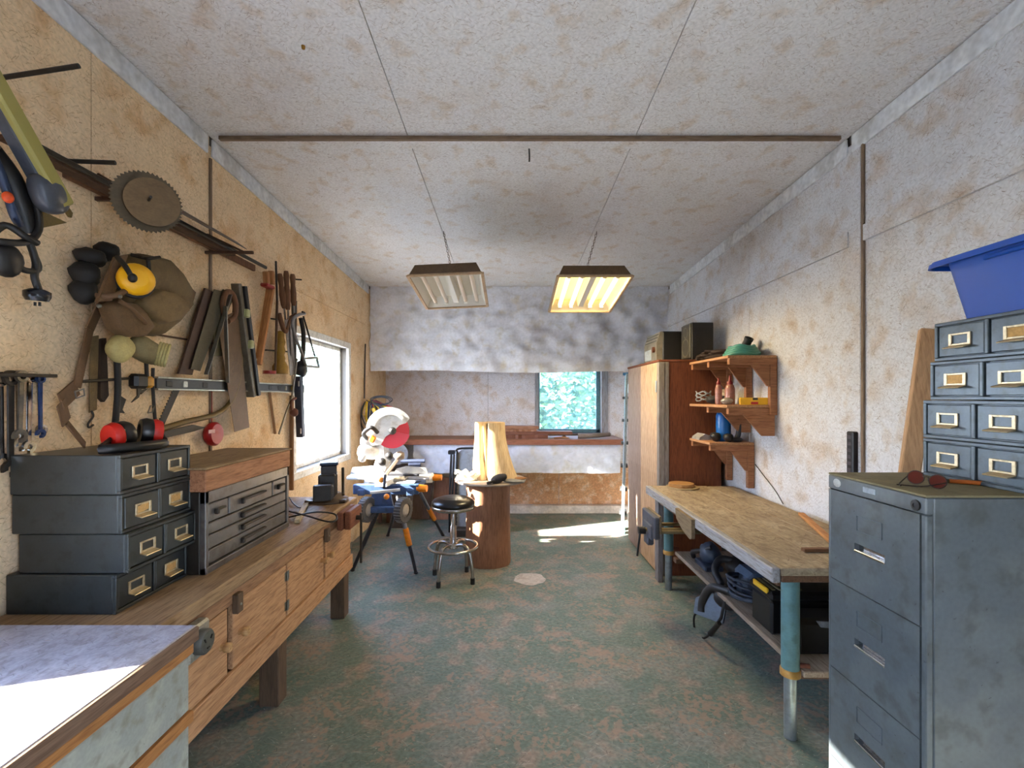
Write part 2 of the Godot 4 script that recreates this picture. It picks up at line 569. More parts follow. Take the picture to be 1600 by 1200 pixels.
	for layer in [[BACK - 0.13, BACK - 0.016, "siding", shell], [BACK - 0.016, BACK, "panel", board("back_board", Color(0.98, 0.965, 0.98))]]:
		for q in [[LEFT - 0.12, -0.30, 0.0, 3.0], [-0.30, bw.x, 0.0, 3.0], [bw.y, RIGHT + 0.12, 0.0, 3.0], [bw.x, bw.y, 0.0, bw.z], [bw.x, bw.y, bw.w, 3.0]]:
			s = sh()
			var g: float = 0.002 if layer[2] == "panel" else -0.001
			s.span(Vector3(q[0] + g, q[2], layer[0]), Vector3(q[1] - g, q[3], layer[1]), 0.0)
			part(w, layer[2], s, layer[3])
	# bare board below the hanging cloth
	for q in [[-0.55, 0.655], [0.66, 1.62]]:
		s = sh()
		s.span(Vector3(q[0], 0.10, BACK), Vector3(q[1], 0.62, BACK + 0.012), 0.002)
		part(w, "bare_panel", s, mat("bare_board", Color(1, 0.97, 0.94), 0.85, 0.0, T.bare_board, Vector3.ONE * 0.9, true))
	t = structure("baseboard_back")
	s = sh()
	s.span(Vector3(LEFT, 0.0, BACK + 0.012), Vector3(RIGHT, 0.105, BACK + 0.12), 0.006)
	part(t, "board", s, mat("baseboard", Color(0.84, 0.80, 0.77), 0.7, 0.0, T.mottle, Vector3.ONE * 0.8))
	# back window: grey frame, sash standing off a little, one pane
	var win := structure("window_1")
	s = sh()
	for q in [[bw.x - 0.05, bw.x, bw.z - 0.03, bw.w], [bw.y, bw.y + 0.09, bw.z - 0.03, bw.w]]:
		s.span(Vector3(q[0], q[2], BACK - 0.06), Vector3(q[1], q[3], BACK + 0.02), 0.003)
	part(win, "window_frame", s, wood("grey_frame", Color(0.66, 0.66, 0.67), 1))
	s = sh()
	s.span(Vector3(bw.x - 0.05, bw.z - 0.03, BACK - 0.12), Vector3(bw.y + 0.09, bw.z, BACK + 0.03), 0.003)
	part(win, "window_sill", s, wood("dark_sill", Color(0.42, 0.38, 0.35), 0))
	s = sh()
	for q in [[bw.x, bw.x + 0.02, bw.z, bw.w], [bw.y - 0.055, bw.y, bw.z, bw.w], [bw.x, bw.y, bw.z, bw.z + 0.05]]:
		s.span(Vector3(q[0], q[2], BACK - 0.10), Vector3(q[1], q[3], BACK - 0.07), 0.003)
	part(win, "sash", s, plain("sash_green", Color(0.42, 0.58, 0.62), 0.5))
	var glass := glass_material("glass_dusty", Color(0.90, 0.96, 1.0, 0.20))
	s = sh()
	s.span(Vector3(bw.x + 0.02, bw.z + 0.05, BACK - 0.088), Vector3(bw.y - 0.055, bw.w, BACK - 0.084), 0)
	part(win, "pane", s, glass_material("glass_teal", Color(0.50, 0.68, 0.73, 0.40)))
	# left windows
	var n := 2
	for h in holes:
		win = structure("window_%d" % n)
		n += 1
		s = sh()
		var o := LEFT + 0.014
		var wd := 0.06
		s.span(Vector3(LEFT - 0.02, h[2] - wd, h[0] - wd), Vector3(o, h[2], h[1] + wd), 0.003)
		s.span(Vector3(LEFT - 0.02, h[3], h[0] - wd), Vector3(o, h[3] + wd, h[1] + wd), 0.003)
		s.span(Vector3(LEFT - 0.02, h[2], h[0] - wd), Vector3(o, h[3], h[0]), 0.003)
		s.span(Vector3(LEFT - 0.02, h[2], h[1]), Vector3(o, h[3], h[1] + wd), 0.003)
		part(win, "window_frame", s, plain("window_white", Color(0.90, 0.89, 0.86), 0.55))
		s = sh()
		var e := 0.035
		s.span(Vector3(LEFT - 0.11, h[2], h[0]), Vector3(LEFT - 0.07, h[2] + e, h[1]), 0.003)
		s.span(Vector3(LEFT - 0.11, h[3] - e, h[0]), Vector3(LEFT - 0.07, h[3], h[1]), 0.003)
		s.span(Vector3(LEFT - 0.11, h[2], h[0]), Vector3(LEFT - 0.07, h[3], h[0] + e), 0.003)
		s.span(Vector3(LEFT - 0.11, h[2], h[1] - e), Vector3(LEFT - 0.07, h[3], h[1]), 0.003)
		part(win, "sash", s, plain("window_white", Color(0.90, 0.89, 0.86), 0.55))
		s = sh()
		s.span(Vector3(LEFT - 0.092, h[2] + e, h[0] + e), Vector3(LEFT - 0.088, h[3] - e, h[1] - e), 0)
		part(win, "pane", s, glass)
	# rear wall behind the camera
	w = structure("wall_rear")
	for q in [[LEFT - 0.12, -0.4, 0.0, 3.45], [-0.4, 0.8, 0.0, 3.45], [0.8, RIGHT + 0.12, 0.0, 3.45]]:
		s = sh()
		s.span(Vector3(q[0], q[2], REAR), Vector3(q[1], q[3], REAR + 0.12), 0)
		part(w, "panel", s, wood("rear_boards", Color(0.42, 0.31, 0.22), 1))

func glass_material(key: String, c: Color) -> StandardMaterial3D:
	if made.has(key): return made[key]
	var g := StandardMaterial3D.new()
	g.transparency = BaseMaterial3D.TRANSPARENCY_ALPHA
	g.albedo_color = c
	g.roughness = 0.03
	made[key] = g
	return g

func wall_with_holes(s: Shape, x0: float, x1: float, holes: Array):
	var z0 := BACK - 0.12
	var z1 := REAR + 0.12
	var cuts := [z0]
	for h in [holes[1], holes[0]]:
		cuts.append(h[0])
		cuts.append(h[1])
	cuts.append(z1)
	for i in cuts.size() - 1:
		if i % 2 == 0:
			s.span(Vector3(x0, -0.1, cuts[i]), Vector3(x1, 3.45, cuts[i + 1]), 0)
		else:
			var h: Array = holes[1] if i == 1 else holes[0]
			s.span(Vector3(x0, -0.1, cuts[i]), Vector3(x1, h[2], cuts[i + 1]), 0)
			s.span(Vector3(x0, h[3], cuts[i]), Vector3(x1, 3.45, cuts[i + 1]), 0)

func build_outside():
	var g := structure("ground")
	var s := sh()
	s.span(Vector3(-45, -0.4, -50), Vector3(30, -0.2, 25), 0)
	part(g, "gravel", s, mat("grass", Color(0.56, 0.56, 0.53), 0.95, 0.0, T.mottle, Vector3.ONE * 0.7, true))
	var leaf := SurfaceTool.new()
	leaf.begin(Mesh.PRIMITIVE_TRIANGLES)
	for p in [Vector3(-0.5, 0, 0), Vector3(0, 0.06, 0.28), Vector3(0.5, 0, 0), Vector3(-0.5, 0, 0), Vector3(0.5, 0, 0), Vector3(0, 0.06, -0.28)]:
		leaf.add_vertex(p)
	leaf.generate_normals()
	var lm := leaf.commit()
	var green := StandardMaterial3D.new()
	green.albedo_color = Color(0.44, 0.54, 0.42)
	green.roughness = 0.5
	green.backlight_enabled = true
	green.backlight = Color(0.28, 0.40, 0.16)
	lm.surface_set_material(0, green)
	var bark := wood("bark_dark", Color(0.35, 0.28, 0.22), 1)
	var r := RandomNumberGenerator.new()
	r.seed = 77
	var spots := [
		[Vector3(0.4, 0, -10.2), 3.0, 1.7, "leafy shrub close behind the teal back window"], [Vector3(2.1, 0, -11.2), 4.0, 1.9, "tall leafy tree to the right beyond the back window"],
		[Vector3(0.9, 0, -13.5), 6.0, 3.0, "largest tree farthest beyond the back window"],
		[Vector3(-8.2, 0, -19.5), 4.5, 2.6, "pale leafy tree seen low through the bright left window"], [Vector3(-12.5, 0, -26), 7.0, 4.0, "big tree far beyond the bright left window"],
	]
	for q in spots:
		var t := thing("leafy_tree", q[3], "tree", q[0] + Vector3(0, -0.2, 0), 0.0, "trees outside the windows")
		s = sh()
		s.tube([Vector3.ZERO, Vector3(0.05, q[1] * 0.4, 0.05), Vector3(0, q[1] * 0.8, 0)], 0.14, 8, 0.05)
		part(t, "trunk", s, bark)
		var mm := MultiMesh.new()
		mm.transform_format = MultiMesh.TRANSFORM_3D
		mm.mesh = lm
		var n := int(2600 * q[2])
		mm.instance_count = n
		for i in n:
			var d := Vector3(r.randfn(), r.randfn(), r.randfn()).normalized() * pow(r.randf(), 0.45)
			var clump := 1.0 + 0.25 * sin(d.x * 9.0) * cos(d.z * 8.0 + d.y * 5.0)
			var p := Vector3(d.x * q[2] * clump, q[1] * 0.55 + d.y * q[1] * 0.52 * clump, d.z * q[2] * clump)
			if p.y < 0.05: p.y = 0.05 + r.randf() * 0.4
			var bs := Basis.from_euler(Vector3(r.randf_range(-1, 1), r.randf() * TAU, r.randf_range(-1, 1))) * Basis.from_scale(Vector3.ONE * r.randf_range(0.10, 0.2))
			mm.set_instance_transform(i, Transform3D(bs, p))
		var mi := MultiMeshInstance3D.new()
		mi.name = "foliage"
		mi.multimesh = mm
		mi.set_meta("kind", "stuff")
		t.add_child(mi, true)

# ---------------------------------------------------------------- left side
func steel_drawers(called: String, label: String, at: Vector3, turn: float, w: float, d: float, h: float, body_mat: Material, cards: Array, group: String, pulled := -1):
	var t := thing(called, label, "drawer unit", at, turn, group)   # front towards local z, origin at the middle of the bottom of the front
	var s := sh()
	s.span(Vector3(-w / 2, 0, -d), Vector3(w / 2, h - 0.001, -0.012), 0.003)
	part(t, "body", s, body_mat)
	s = sh()
	var e := 0.011
	s.span(Vector3(-w / 2, 0, -0.012), Vector3(w / 2, e, 0), 0.002)
	s.span(Vector3(-w / 2, h - e - 0.001, -0.012), Vector3(w / 2, h - 0.001, 0), 0.002)
	for x in [-w / 2, -e / 2, w / 2 - e]:
		s.span(Vector3(x, e, -0.012), Vector3(x + e, h - e, 0), 0.002)
	part(t, "front_frame", s, body_mat)
	var brass := plain("label_brass", Color(0.80, 0.74, 0.62), 0.38, 0.75)
	var card := plain("card", Color(0.78, 0.62, 0.38), 0.8)
	for k in 2:
		var cx := (-1 if k == 0 else 1) * (w / 4 - e / 8)
		var dw := w / 2 - e * 1.5 - 0.006
		var out := 0.006 if k == pulled else 0.0
		s = sh()
		s.span(Vector3(cx - dw / 2, e + 0.003, -0.02), Vector3(cx + dw / 2, h - e - 0.004, -0.004 + out), 0.002)
		var dr := part(t, "drawer", s, body_mat)
		s = sh()
		var y := h * 0.52
		var hw := 0.031
		var z := -0.004 + out
		s.span(Vector3(cx - hw, y + 0.013, z), Vector3(cx + hw, y + 0.019, z + 0.004), 0.001)
		s.span(Vector3(cx - hw, y - 0.019, z), Vector3(cx + hw, y - 0.013, z + 0.004), 0.001)
		for x in [-1, 1]:
			s.span(Vector3(cx + x * hw - 0.005, y - 0.019, z), Vector3(cx + x * hw + 0.005, y + 0.019, z + 0.005), 0.001)
		part(dr, "label_frame", s, brass)
		s = sh()
		s.box(Vector3(cx, y - 0.024, z + 0.013), Vector3(hw * 2.3, 0.004, 0.026), Basis(Vector3.RIGHT, 0.25), 0.0015)
		part(dr, "pull", s, brass)
		if cards[k] > 0:
			s = sh()
			s.box(Vector3(cx, y, z + 0.0015), Vector3(hw * 1.8, 0.026, 0.001), Basis(Vector3.BACK, 0.18 if cards[k] == 2 else 0.0), 0)
			part(dr, "card", s, card, "tan paper card")

func build_left_bench():
	var top := wood("bench_top", Color(0.60, 0.49, 0.36), 2)
	var ply := wood("bench_ply", Color(0.72, 0.55, 0.39), 2)
	var rail := wood("bench_rail", Color(0.60, 0.45, 0.32), 2)
	var dark := wood("bench_leg", Color(0.36, 0.28, 0.20), 1)
	var t := thing("wooden_workbench", "long wooden workbench with plywood cupboard doors along the left wall", "workbench", Vector3(-1.4, 0, -2.4))
	var zn := -1.42
	var zf := -3.41
	var s := sh()
	s.span(Vector3(LEFT + 0.004, 0.775, zf), Vector3(-1.10, 0.83, zn), 0.006)
	placed(t, "worktop", s, top)
	s = sh()
	s.span(Vector3(LEFT + 0.01, 0.34, zf + 0.01), Vector3(-1.155, 0.36, zn), 0.002)
	s.span(Vector3(LEFT + 0.01, 0.36, zf + 0.01), Vector3(LEFT + 0.03, 0.775, zn), 0.002)
	placed(t, "carcass", s, rail)
	for z in [zf + 0.012, zn - 0.02]:
		s = sh()
		s.span(Vector3(LEFT + 0.03, 0.36, z), Vector3(-1.155, 0.775, z + 0.02), 0.002)
		placed(t, "end_panel", s, ply)
	s = sh()
	s.span(Vector3(-1.155, 0.705, zf + 0.005), Vector3(-1.13, 0.775, zn), 0.003)
	placed(t, "top_rail", s, rail)
	s = sh()
	s.span(Vector3(-1.155, 0.325, zf + 0.005), Vector3(-1.13, 0.425, zn), 0.003)
	placed(t, "bottom_rail", s, ply)
	for z in [-1.62, -2.41, -3.35]:
		s = sh()
		s.span(Vector3(-1.255, 0, z - 0.045), Vector3(-1.157, 0.34, z + 0.045), 0.004)
		placed(t, "leg", s, dark)
		s = sh()
		s.span(Vector3(-1.66, 0, z - 0.045), Vector3(-1.57, 0.34, z + 0.045), 0.004)
		placed(t, "leg", s, dark)
	var doors := [[-1.43, -1.910, -1.86, 1], [-1.935, -2.407, -1.99, 1], [-2.413, -2.890, -2.85, 1], [-2.908, -3.385, -2.95, 1]]
	var steel := plain("hinge_steel", Color(0.55, 0.54, 0.50), 0.4, 0.8)
	var knob := wood("knob", Color(0.74, 0.58, 0.38), 0)
	for q in doors:
		s = sh()
		s.span(Vector3(-1.158, 0.432, q[1] + 0.005), Vector3(-1.136, 0.698, q[0] - 0.005), 0.003)
		var d := placed(t, "door", s, ply)
		s = sh()
		s.lathe([[0.0, 0.0], [0.014, 0.0], [0.012, 0.012], [0.019, 0.02], [0.019, 0.036], [0.015, 0.04], [0.0, 0.04]], 14, frame(Vector3(-1.136, 0.565, q[2]), Vector3.RIGHT))
		part(d, "knob", s, knob)
		var hz: float = q[0] if absf(q[2] - q[1]) < 0.1 else q[1]
		for y in [0.49, 0.64]:
			s = sh()
			s.span(Vector3(-1.137, y - 0.022, hz - 0.02), Vector3(-1.133, y + 0.022, hz - 0.004), 0.001)
			s.span(Vector3(-1.137, y - 0.022, hz + 0.004), Vector3(-1.133, y + 0.022, hz + 0.02), 0.001)
			s.rod(Vector3(-1.132, y - 0.024, hz), Vector3(-1.132, y + 0.024, hz), 0.004, 8)
			part(d, "hinge", s, steel)
	for z in [-1.945, -2.895]:
		s = sh()
		s.span(Vector3(-1.13, 0.665, z - 0.02), Vector3(-1.105, 0.745, z + 0.02), 0.003)
		placed(t, "turn_catch", s, dark)
		s = sh()
		s.ball(Vector3(-1.105, 0.70, z), Vector3(0.004, 0.006, 0.006))
		placed(t, "screw", s, steel)
	# round outlet on the bench front by the counter
	var o := thing("power_outlet", "round dark outlet in a metal box on the bench front by the grey counter", "outlet", Vector3(-1.13, 0.64, -1.66))
	s = sh()
	s.span(Vector3(-1.13, 0.635, -1.715), Vector3(-1.085, 0.755, -1.60), 0.008)
	placed(o, "box", s, plain("outlet_box", Color(0.62, 0.60, 0.54), 0.5, 0.3))
	s = sh()
	s.lathe([[0.0, 0.0], [0.043, 0.0], [0.043, 0.024], [0.037, 0.03], [0.0, 0.03]], 20, frame(Vector3(-1.085, 0.695, -1.655), Vector3.RIGHT))
	placed(o, "socket", s, plain("outlet_grey", Color(0.33, 0.33, 0.30), 0.5))
	for k in 3:
		var a := TAU * k / 3 + 0.5
		s = sh()
		s.box(Vector3(-1.054, 0.695 + sin(a) * 0.02, -1.655 + cos(a) * 0.02), Vector3(0.004, 0.014, 0.004), Basis(Vector3.RIGHT, a), 0)
		placed(o, "slot", s, plain("black", Color(0.05, 0.05, 0.055), 0.5))
	# near counter
	var white := dusty("drawer_white", Color(0.62, 0.63, 0.59), 0.55)
	var edge := wood("counter_edge", Color(0.46, 0.36, 0.28), 2)
	var strip := wood("counter_strip", Color(0.66, 0.45, 0.24), 2)
	t = thing("counter", "grey scuffed counter with white drawer fronts in the near left corner", "counter", Vector3(-1.3, 0, -0.6))
	s = sh()
	s.span(Vector3(LEFT + 0.004, 0.845, -1.394), Vector3(-0.92, 0.88, 0.35), 0.004)
	placed(t, "countertop", s, mat("counter_top", Color(0.88, 0.88, 0.90), 0.42, 0.0, T.counter, Vector3(2.2, 2.2, 1.4)))
	s = sh()
	s.span(Vector3(-0.922, 0.838, -1.39), Vector3(-0.912, 0.878, 0.35), 0.002)
	placed(t, "edge_band", s, edge)
	s = sh()
	s.span(Vector3(LEFT + 0.01, 0.0, -1.385), Vector3(-0.95, 0.845, 0.34), 0.003)
	placed(t, "carcass", s, strip)
	for k in 3:
		var y := 0.80 - k * 0.20
		s = sh()
		s.span(Vector3(-0.95, y, -1.388), Vector3(-0.925, y + 0.035, 0.34), 0.004)
		placed(t, "rail", s, strip)
		for z in [-0.94, -0.5, -0.06]:
			s = sh()
			s.span(Vector3(-0.95, y - 0.16, z - 0.435), Vector3(-0.932, y - 0.004, z - 0.002), 0.003)
			placed(t, "drawer", s, white)
	# four steel drawer units, stacked
	var grey := dusty("steel_grey_blue", Color(0.22, 0.24, 0.24), 0.36, 0.25)
	var names := ["lowest of the left stack, on the bench", "third down in the stack on the left bench", "second down in the left stack, with a crooked card", "topmost of the left stack, under the red earmuffs"]
	var xo := [-1.30, -1.27, -1.287, -1.287]
	var cards := [[0, 1], [0, 0], [2, 1], [0, 0]]
	for k in 4:
		steel_drawers("drawer_unit", "grey steel two-drawer unit, " + names[k], Vector3(xo[k], 0.8302 + k * 0.132, -1.735 - [0.0, 0.012, 0.006, 0.0][k]), PI / 2, 0.345, 0.365, 0.1315, grey, cards[k], "steel drawer units on the left bench", 0 if k == 2 else -1)
	# machinist's chest with a wooden lid
	t = thing("tool_chest", "worn grey metal tool chest with a wooden lid on the left bench", "tool chest", Vector3(-1.23, 0.83, -2.27), PI / 2)
	var gm := dusty("chest_grey", Color(0.46, 0.45, 0.45), 0.34, 0.6)
	var dk := dusty("chest_dark", Color(0.22, 0.20, 0.18), 0.5, 0.4)
	var lid := wood("chest_lid", Color(0.68, 0.48, 0.34), 0)
	var w := 0.72
	s = sh()
	s.span(Vector3(-w / 2, 0, -0.34), Vector3(w / 2, 0.335, -0.022), 0.004)
	part(t, "body", s, dk)
	s = sh()
	s.span(Vector3(-w / 2, 0, -0.022), Vector3(-w / 2 + 0.022, 0.335, 0.002), 0.003)
	s.span(Vector3(w / 2 - 0.022, 0, -0.022), Vector3(w / 2, 0.335, 0.002), 0.003)
	s.span(Vector3(-w / 2, 0, -0.022), Vector3(w / 2, 0.028, 0.004), 0.003)
	s.span(Vector3(-w / 2, 0.285, -0.022), Vector3(w / 2, 0.335, 0.002), 0.003)
	part(t, "front_frame", s, gm)
	s = sh()
	s.span(Vector3(-w / 2 - 0.006, 0.335, -0.346), Vector3(w / 2 + 0.006, 0.425, 0.006), 0.004)
	part(t, "lid", s, lid)
	s = sh()
	s.span(Vector3(-w / 2 - 0.014, 0.425, -0.352), Vector3(w / 2 + 0.014, 0.435, 0.014), 0.003)
	part(t, "lid_top", s, wood("chest_lid_top", Color(0.60, 0.50, 0.36), 0))
	var iw := w - 0.05
	var rows := [[0.205, 0.28, [[-0.5, -0.29], [-0.28, 0.28], [0.29, 0.5]]], [0.155, 0.20, [[-0.5, 0.5]]], [0.095, 0.15, [[-0.5, 0.5]]], [0.033, 0.09, [[-0.5, 0.5]]]]
	for q in rows:
		for c in q[2]:
			s = sh()
			s.span(Vector3(c[0] * iw + 0.002, q[0], -0.03), Vector3(c[1] * iw - 0.002, q[1], -0.004), 0.004)
			var d := part(t, "drawer", s, gm)
			s = sh()
			var hw: float = 0.03 if c[1] - c[0] < 0.4 else 0.10
			var m: float = (c[0] + c[1]) * 0.5 * iw
			var y: float = (q[0] + q[1]) * 0.5
			s.span(Vector3(m - hw, y + 0.002, -0.004), Vector3(m + hw, y + 0.012, 0.014), 0.003)
			s.box(Vector3(m - hw + 0.008, y - 0.002, 0.004), Vector3(0.016, 0.022, 0.014), Basis.IDENTITY, 0.002)
			part(d, "pull", s, dk)

# ---------------------------------------------------------------- right side
func build_right_bench():
	var old := mat("old_bench", Color(0.98, 0.95, 0.90), 0.8, 0.0, T.bench, Vector3(1.4, 1.4, 0.55))
	var grey := wood("weathered", Color(0.60, 0.60, 0.61), 2)
	var brown := wood("bench_under", Color(0.42, 0.30, 0.21), 2)
	var pipe := dusty("pipe_green", Color(0.38, 0.53, 0.54), 0.45, 0.1)
	var t := thing("pipe_leg_workbench", "old plank workbench with green pipe legs along the right wall", "workbench", Vector3(1.5, 0, -3.0))
	var s: Shape
	var xs := [1.185, 1.45, 1.655, 1.875]
	for i in 3:
		s = sh()
		s.span(Vector3(xs[i] + 0.001, 0.765, -4.0 + 0.012 * i), Vector3(xs[i + 1] - 0.001, 0.80, -2.07 + [0.0, -0.004, 0.0][i]), 0.004)
		placed(t, "top_plank", s, old)
	s = sh()
	s.span(Vector3(1.19, 0.735, -3.99), Vector3(1.86, 0.765, -2.075), 0.004)
	placed(t, "under_layer", s, brown)
	s = sh()
	s.span(Vector3(1.145, 0.735, -4.0), Vector3(1.184, 0.80, -2.07), 0.005)
	placed(t, "front_edge_board", s, grey)
	s = sh()
	s.span(Vector3(1.24, 0.66, -3.93), Vector3(1.28, 0.735, -3.5), 0.003)
	s.span(Vector3(1.24, 0.67, -3.3), Vector3(1.28, 0.735, -2.2), 0.003)
	placed(t, "stringer", s, brown)
	for p in [Vector3(1.275, 0, -3.81), Vector3(1.275, 0, -2.155), Vector3(1.80, 0, -3.81), Vector3(1.80, 0, -2.155)]:
		s = sh()
		s.rod(p + Vector3(0, 0.30, 0), p + Vector3(0, 0.735, 0), 0.038, 18)
		var lg := placed(t, "leg", s, pipe)
		s = sh()
		s.rod(p + Vector3(0, 0.002, 0), p + Vector3(0, 0.30, 0), 0.027, 16)
		part(lg, "inner_pipe", s, dusty("pipe_steel", Color(0.60, 0.64, 0.66), 0.3, 0.6))
		s = sh()
		s.lathe([[0.028, -0.014], [0.043, -0.014], [0.043, 0.012], [0.038, 0.018]], 18, Transform3D(Basis.IDENTITY, p + Vector3(0, 0.30, 0)))
		part(lg, "collar", s, plain("brass_collar", Color(0.70, 0.53, 0.26), 0.5, 0.3))
		s = sh()
		s.rod(p + Vector3(0.03, 0.335, 0.01), p + Vector3(0.075, 0.335, 0.02), 0.011, 8)
		part(lg, "set_screw", s, plain("rust", Color(0.42, 0.22, 0.14), 0.8))
	s = sh()
	s.span(Vector3(1.315, 0.29, -3.78), Vector3(1.76, 0.318, -2.12), 0.004)
	placed(t, "lower_shelf", s, wood("shelf_pale", Color(0.64, 0.57, 0.49), 2))
	for z in [-3.70, -2.20]:
		s = sh()
		s.span(Vector3(1.285, 0.255, z - 0.03), Vector3(1.84, 0.29, z + 0.03), 0.003)
		placed(t, "shelf_bearer", s, brown)
	# bench vise on the front edge
	var v := thing("woodworking_vise", "grey iron woodworking vise on the front of the right bench", "vise", Vector3(1.1, 0.5, -3.3))
	var iron := dusty("iron_grey", Color(0.36, 0.37, 0.41), 0.5, 0.4)
	var b := Basis(Vector3.UP, 0.0)
	s = sh()
	s.box(Vector3(0.985, 0.665, -3.32), Vector3(0.035, 0.15, 0.30), b, 0.006)
	s.box(Vector3(0.972, 0.57, -3.32), Vector3(0.05, 0.10, 0.09), b, 0.01)
	s.box(Vector3(0.968, 0.62, -3.32), Vector3(0.02, 0.10, 0.20), b, 0.008)
	placed(v, "front_jaw", s, iron)
	s = sh()
	s.box(Vector3(1.005, 0.69, -3.30), Vector3(0.014, 0.12, 0.28), b, 0.002)
	placed(v, "wood_face", s, wood("vise_face", Color(0.50, 0.43, 0.32), 2))
	for z in [-3.42, -3.22]:
		s = sh()
		s.rod(Vector3(0.985, 0.63, z), Vector3(1.30, 0.63, z), 0.013, 10)
		placed(v, "guide_rod", s, plain("old_brass", Color(0.55, 0.49, 0.36), 0.45, 0.5))
	s = sh()
	s.rod(Vector3(0.90, 0.615, -3.32), Vector3(1.30, 0.615, -3.32), 0.017, 10)
	placed(v, "screw", s, plain("old_brass", Color(0.55, 0.49, 0.36), 0.45, 0.5))
	s = sh()
	s.rod(Vector3(0.90, 0.615, -3.32), Vector3(0.945, 0.615, -3.32), 0.026, 12)
	s.rod(Vector3(0.915, 0.63, -3.32), Vector3(0.895, 0.43, -3.335), 0.007, 8)
	placed(v, "handle", s, plain("dark_iron", Color(0.20, 0.20, 0.21), 0.5, 0.4))
	s = sh()
	s.prism([Vector2(2.93, 0.79), Vector2(3.22, 0.795), Vector2(3.20, 0.73), Vector2(3.08, 0.68), Vector2(2.96, 0.66), Vector2(2.93, 0.67)], 0.022, Transform3D(Basis(Vector3(0, 0, -1), Vector3.UP, Vector3(1, 0, 0)), Vector3(1.122, 0, 0)))
	placed(v, "back_jaw_board", s, wood("vise_face", Color(0.50, 0.43, 0.32), 2))
	# board standing beside the far leg, and a panel behind
	s = sh()
	s.span(Vector3(1.235, 0.0, -4.04), Vector3(1.275, 0.73, -3.95), 0.003)
	one("post", s, wood("grey_post", Color(0.52, 0.50, 0.50), 1), "weathered grey post standing beside the far green pipe leg", "post")

func build_tall_cabinet():
	var t := thing("tall_cabinet", "tall plywood cabinet with plank doors at the far end of the right bench", "cabinet", Vector3(1.55, 0, -4.6))
	var ply := wood("cabinet_ply", Color(0.47, 0.25, 0.13), 1)
	var door := wood("cabinet_door", Color(0.82, 0.69, 0.56), 1)
	var old := wood("cabinet_old", Color(0.64, 0.55, 0.50), 1)
	var grey := wood("cabinet_grey", Color(0.56, 0.54, 0.52), 1)
	var s := sh()
	s.span(Vector3(1.372, 0.0, -4.12), Vector3(1.83, 1.868, -4.10), 0.003)
	placed(t, "side_panel", s, ply)
	s = sh()
	s.span(Vector3(1.315, 0.0, -5.17), Vector3(1.83, 1.868, -5.15), 0.003)
	placed(t, "far_panel", s, ply)
	s = sh()
	s.span(Vector3(1.81, 0.0, -5.15), Vector3(1.83, 1.868, -4.12), 0.003)
	placed(t, "back_panel", s, ply)
	s = sh()
	s.span(Vector3(1.282, 1.852, -5.172), Vector3(1.832, 1.872, -4.095), 0.003)
	placed(t, "cabinet_top", s, ply)
	s = sh()
	s.span(Vector3(1.282, 0.0, -4.14), Vector3(1.335, 1.85, -4.085), 0.004)
	s.span(Vector3(1.335, 0.0, -4.135), Vector3(1.374, 1.85, -4.09), 0.004)
	placed(t, "corner_post", s, grey)
	for q in [[-5.15, -4.66, old], [-4.655, -4.15, door]]:
		s = sh()
		s.span(Vector3(1.284, 0.01, q[0]), Vector3(1.31, 1.85, q[1]), 0.003)
		var d := placed(t, "door_plank", s, q[2])
		for y in [0.25, 1.64]:
			s = sh()
			var z: float = q[0] + 0.012 if q[2] == old else q[1] - 0.008
			s.span(Vector3(1.278, y - 0.05, z - 0.012), Vector3(1.284, y + 0.05, z + 0.012), 0.001)
			part(d, "hinge", s, plain("hinge_bright", Color(0.78, 0.78, 0.78), 0.35, 0.8))
	# wall shelves
	t = thing("wall_shelf", "three tier wooden shelf with slanted brackets on the right wall", "shelf", Vector3(1.9, 0.9, -3.7), -PI / 2)
	var pine := wood("shelf_pine", Color(0.72, 0.53, 0.37), 2)
	var pinex := wood("shelf_pine", Color(0.64, 0.43, 0.28), 0)
	var x0 := 1.545
	var tiers := [[1.845, -4.08, -3.36, x0], [1.49, -4.08, -3.38, x0], [1.195, -4.08, -3.67, x0]]
	for q in tiers:
		s = sh()
		s.span(Vector3(q[3], q[0] - 0.02, q[1]), Vector3(1.893, q[0], q[2]), 0.003)
		placed(t, "shelf_board", s, pine)
	for q in [[1.825, -3.375, 1.20 + 0.22], [1.825, -3.72, 1.42], [1.825, -4.05, 1.42], [1.175, -3.69, 0.84], [1.175, -4.05, 0.84]]:
		var y: float = q[0]
		s = sh()
		var z: float = q[1]
		var xf := Transform3D(Basis.IDENTITY, Vector3(0, 0, z - 0.009))
		s.span(Vector3(x0 + 0.01, y - 0.045, z - 0.018), Vector3(1.895, y, z + 0.018), 0.002)
		s.span(Vector3(1.845, q[2], z - 0.018), Vector3(1.895, y - 0.045, z + 0.018), 0.002)
		s.prism([Vector2(1.71, y - 0.04), Vector2(1.85, y - 0.04), Vector2(1.85, y - 0.20), Vector2(1.83, y - 0.20)], 0.018, xf)
		placed(t, "bracket", s, pinex)
	for z in [-3.39, -3.73]:
		s = sh()
		s.span(Vector3(x0 + 0.01, 1.425, z - 0.018), Vector3(1.895, 1.47, z + 0.018), 0.002)
		s.prism([Vector2(1.66, 1.43), Vector2(1.89, 1.43), Vector2(1.89, 1.27), Vector2(1.80, 1.27)], 0.018, Transform3D(Basis.IDENTITY, Vector3(0, 0, z - 0.009)))
		placed(t, "bracket", s, pinex)

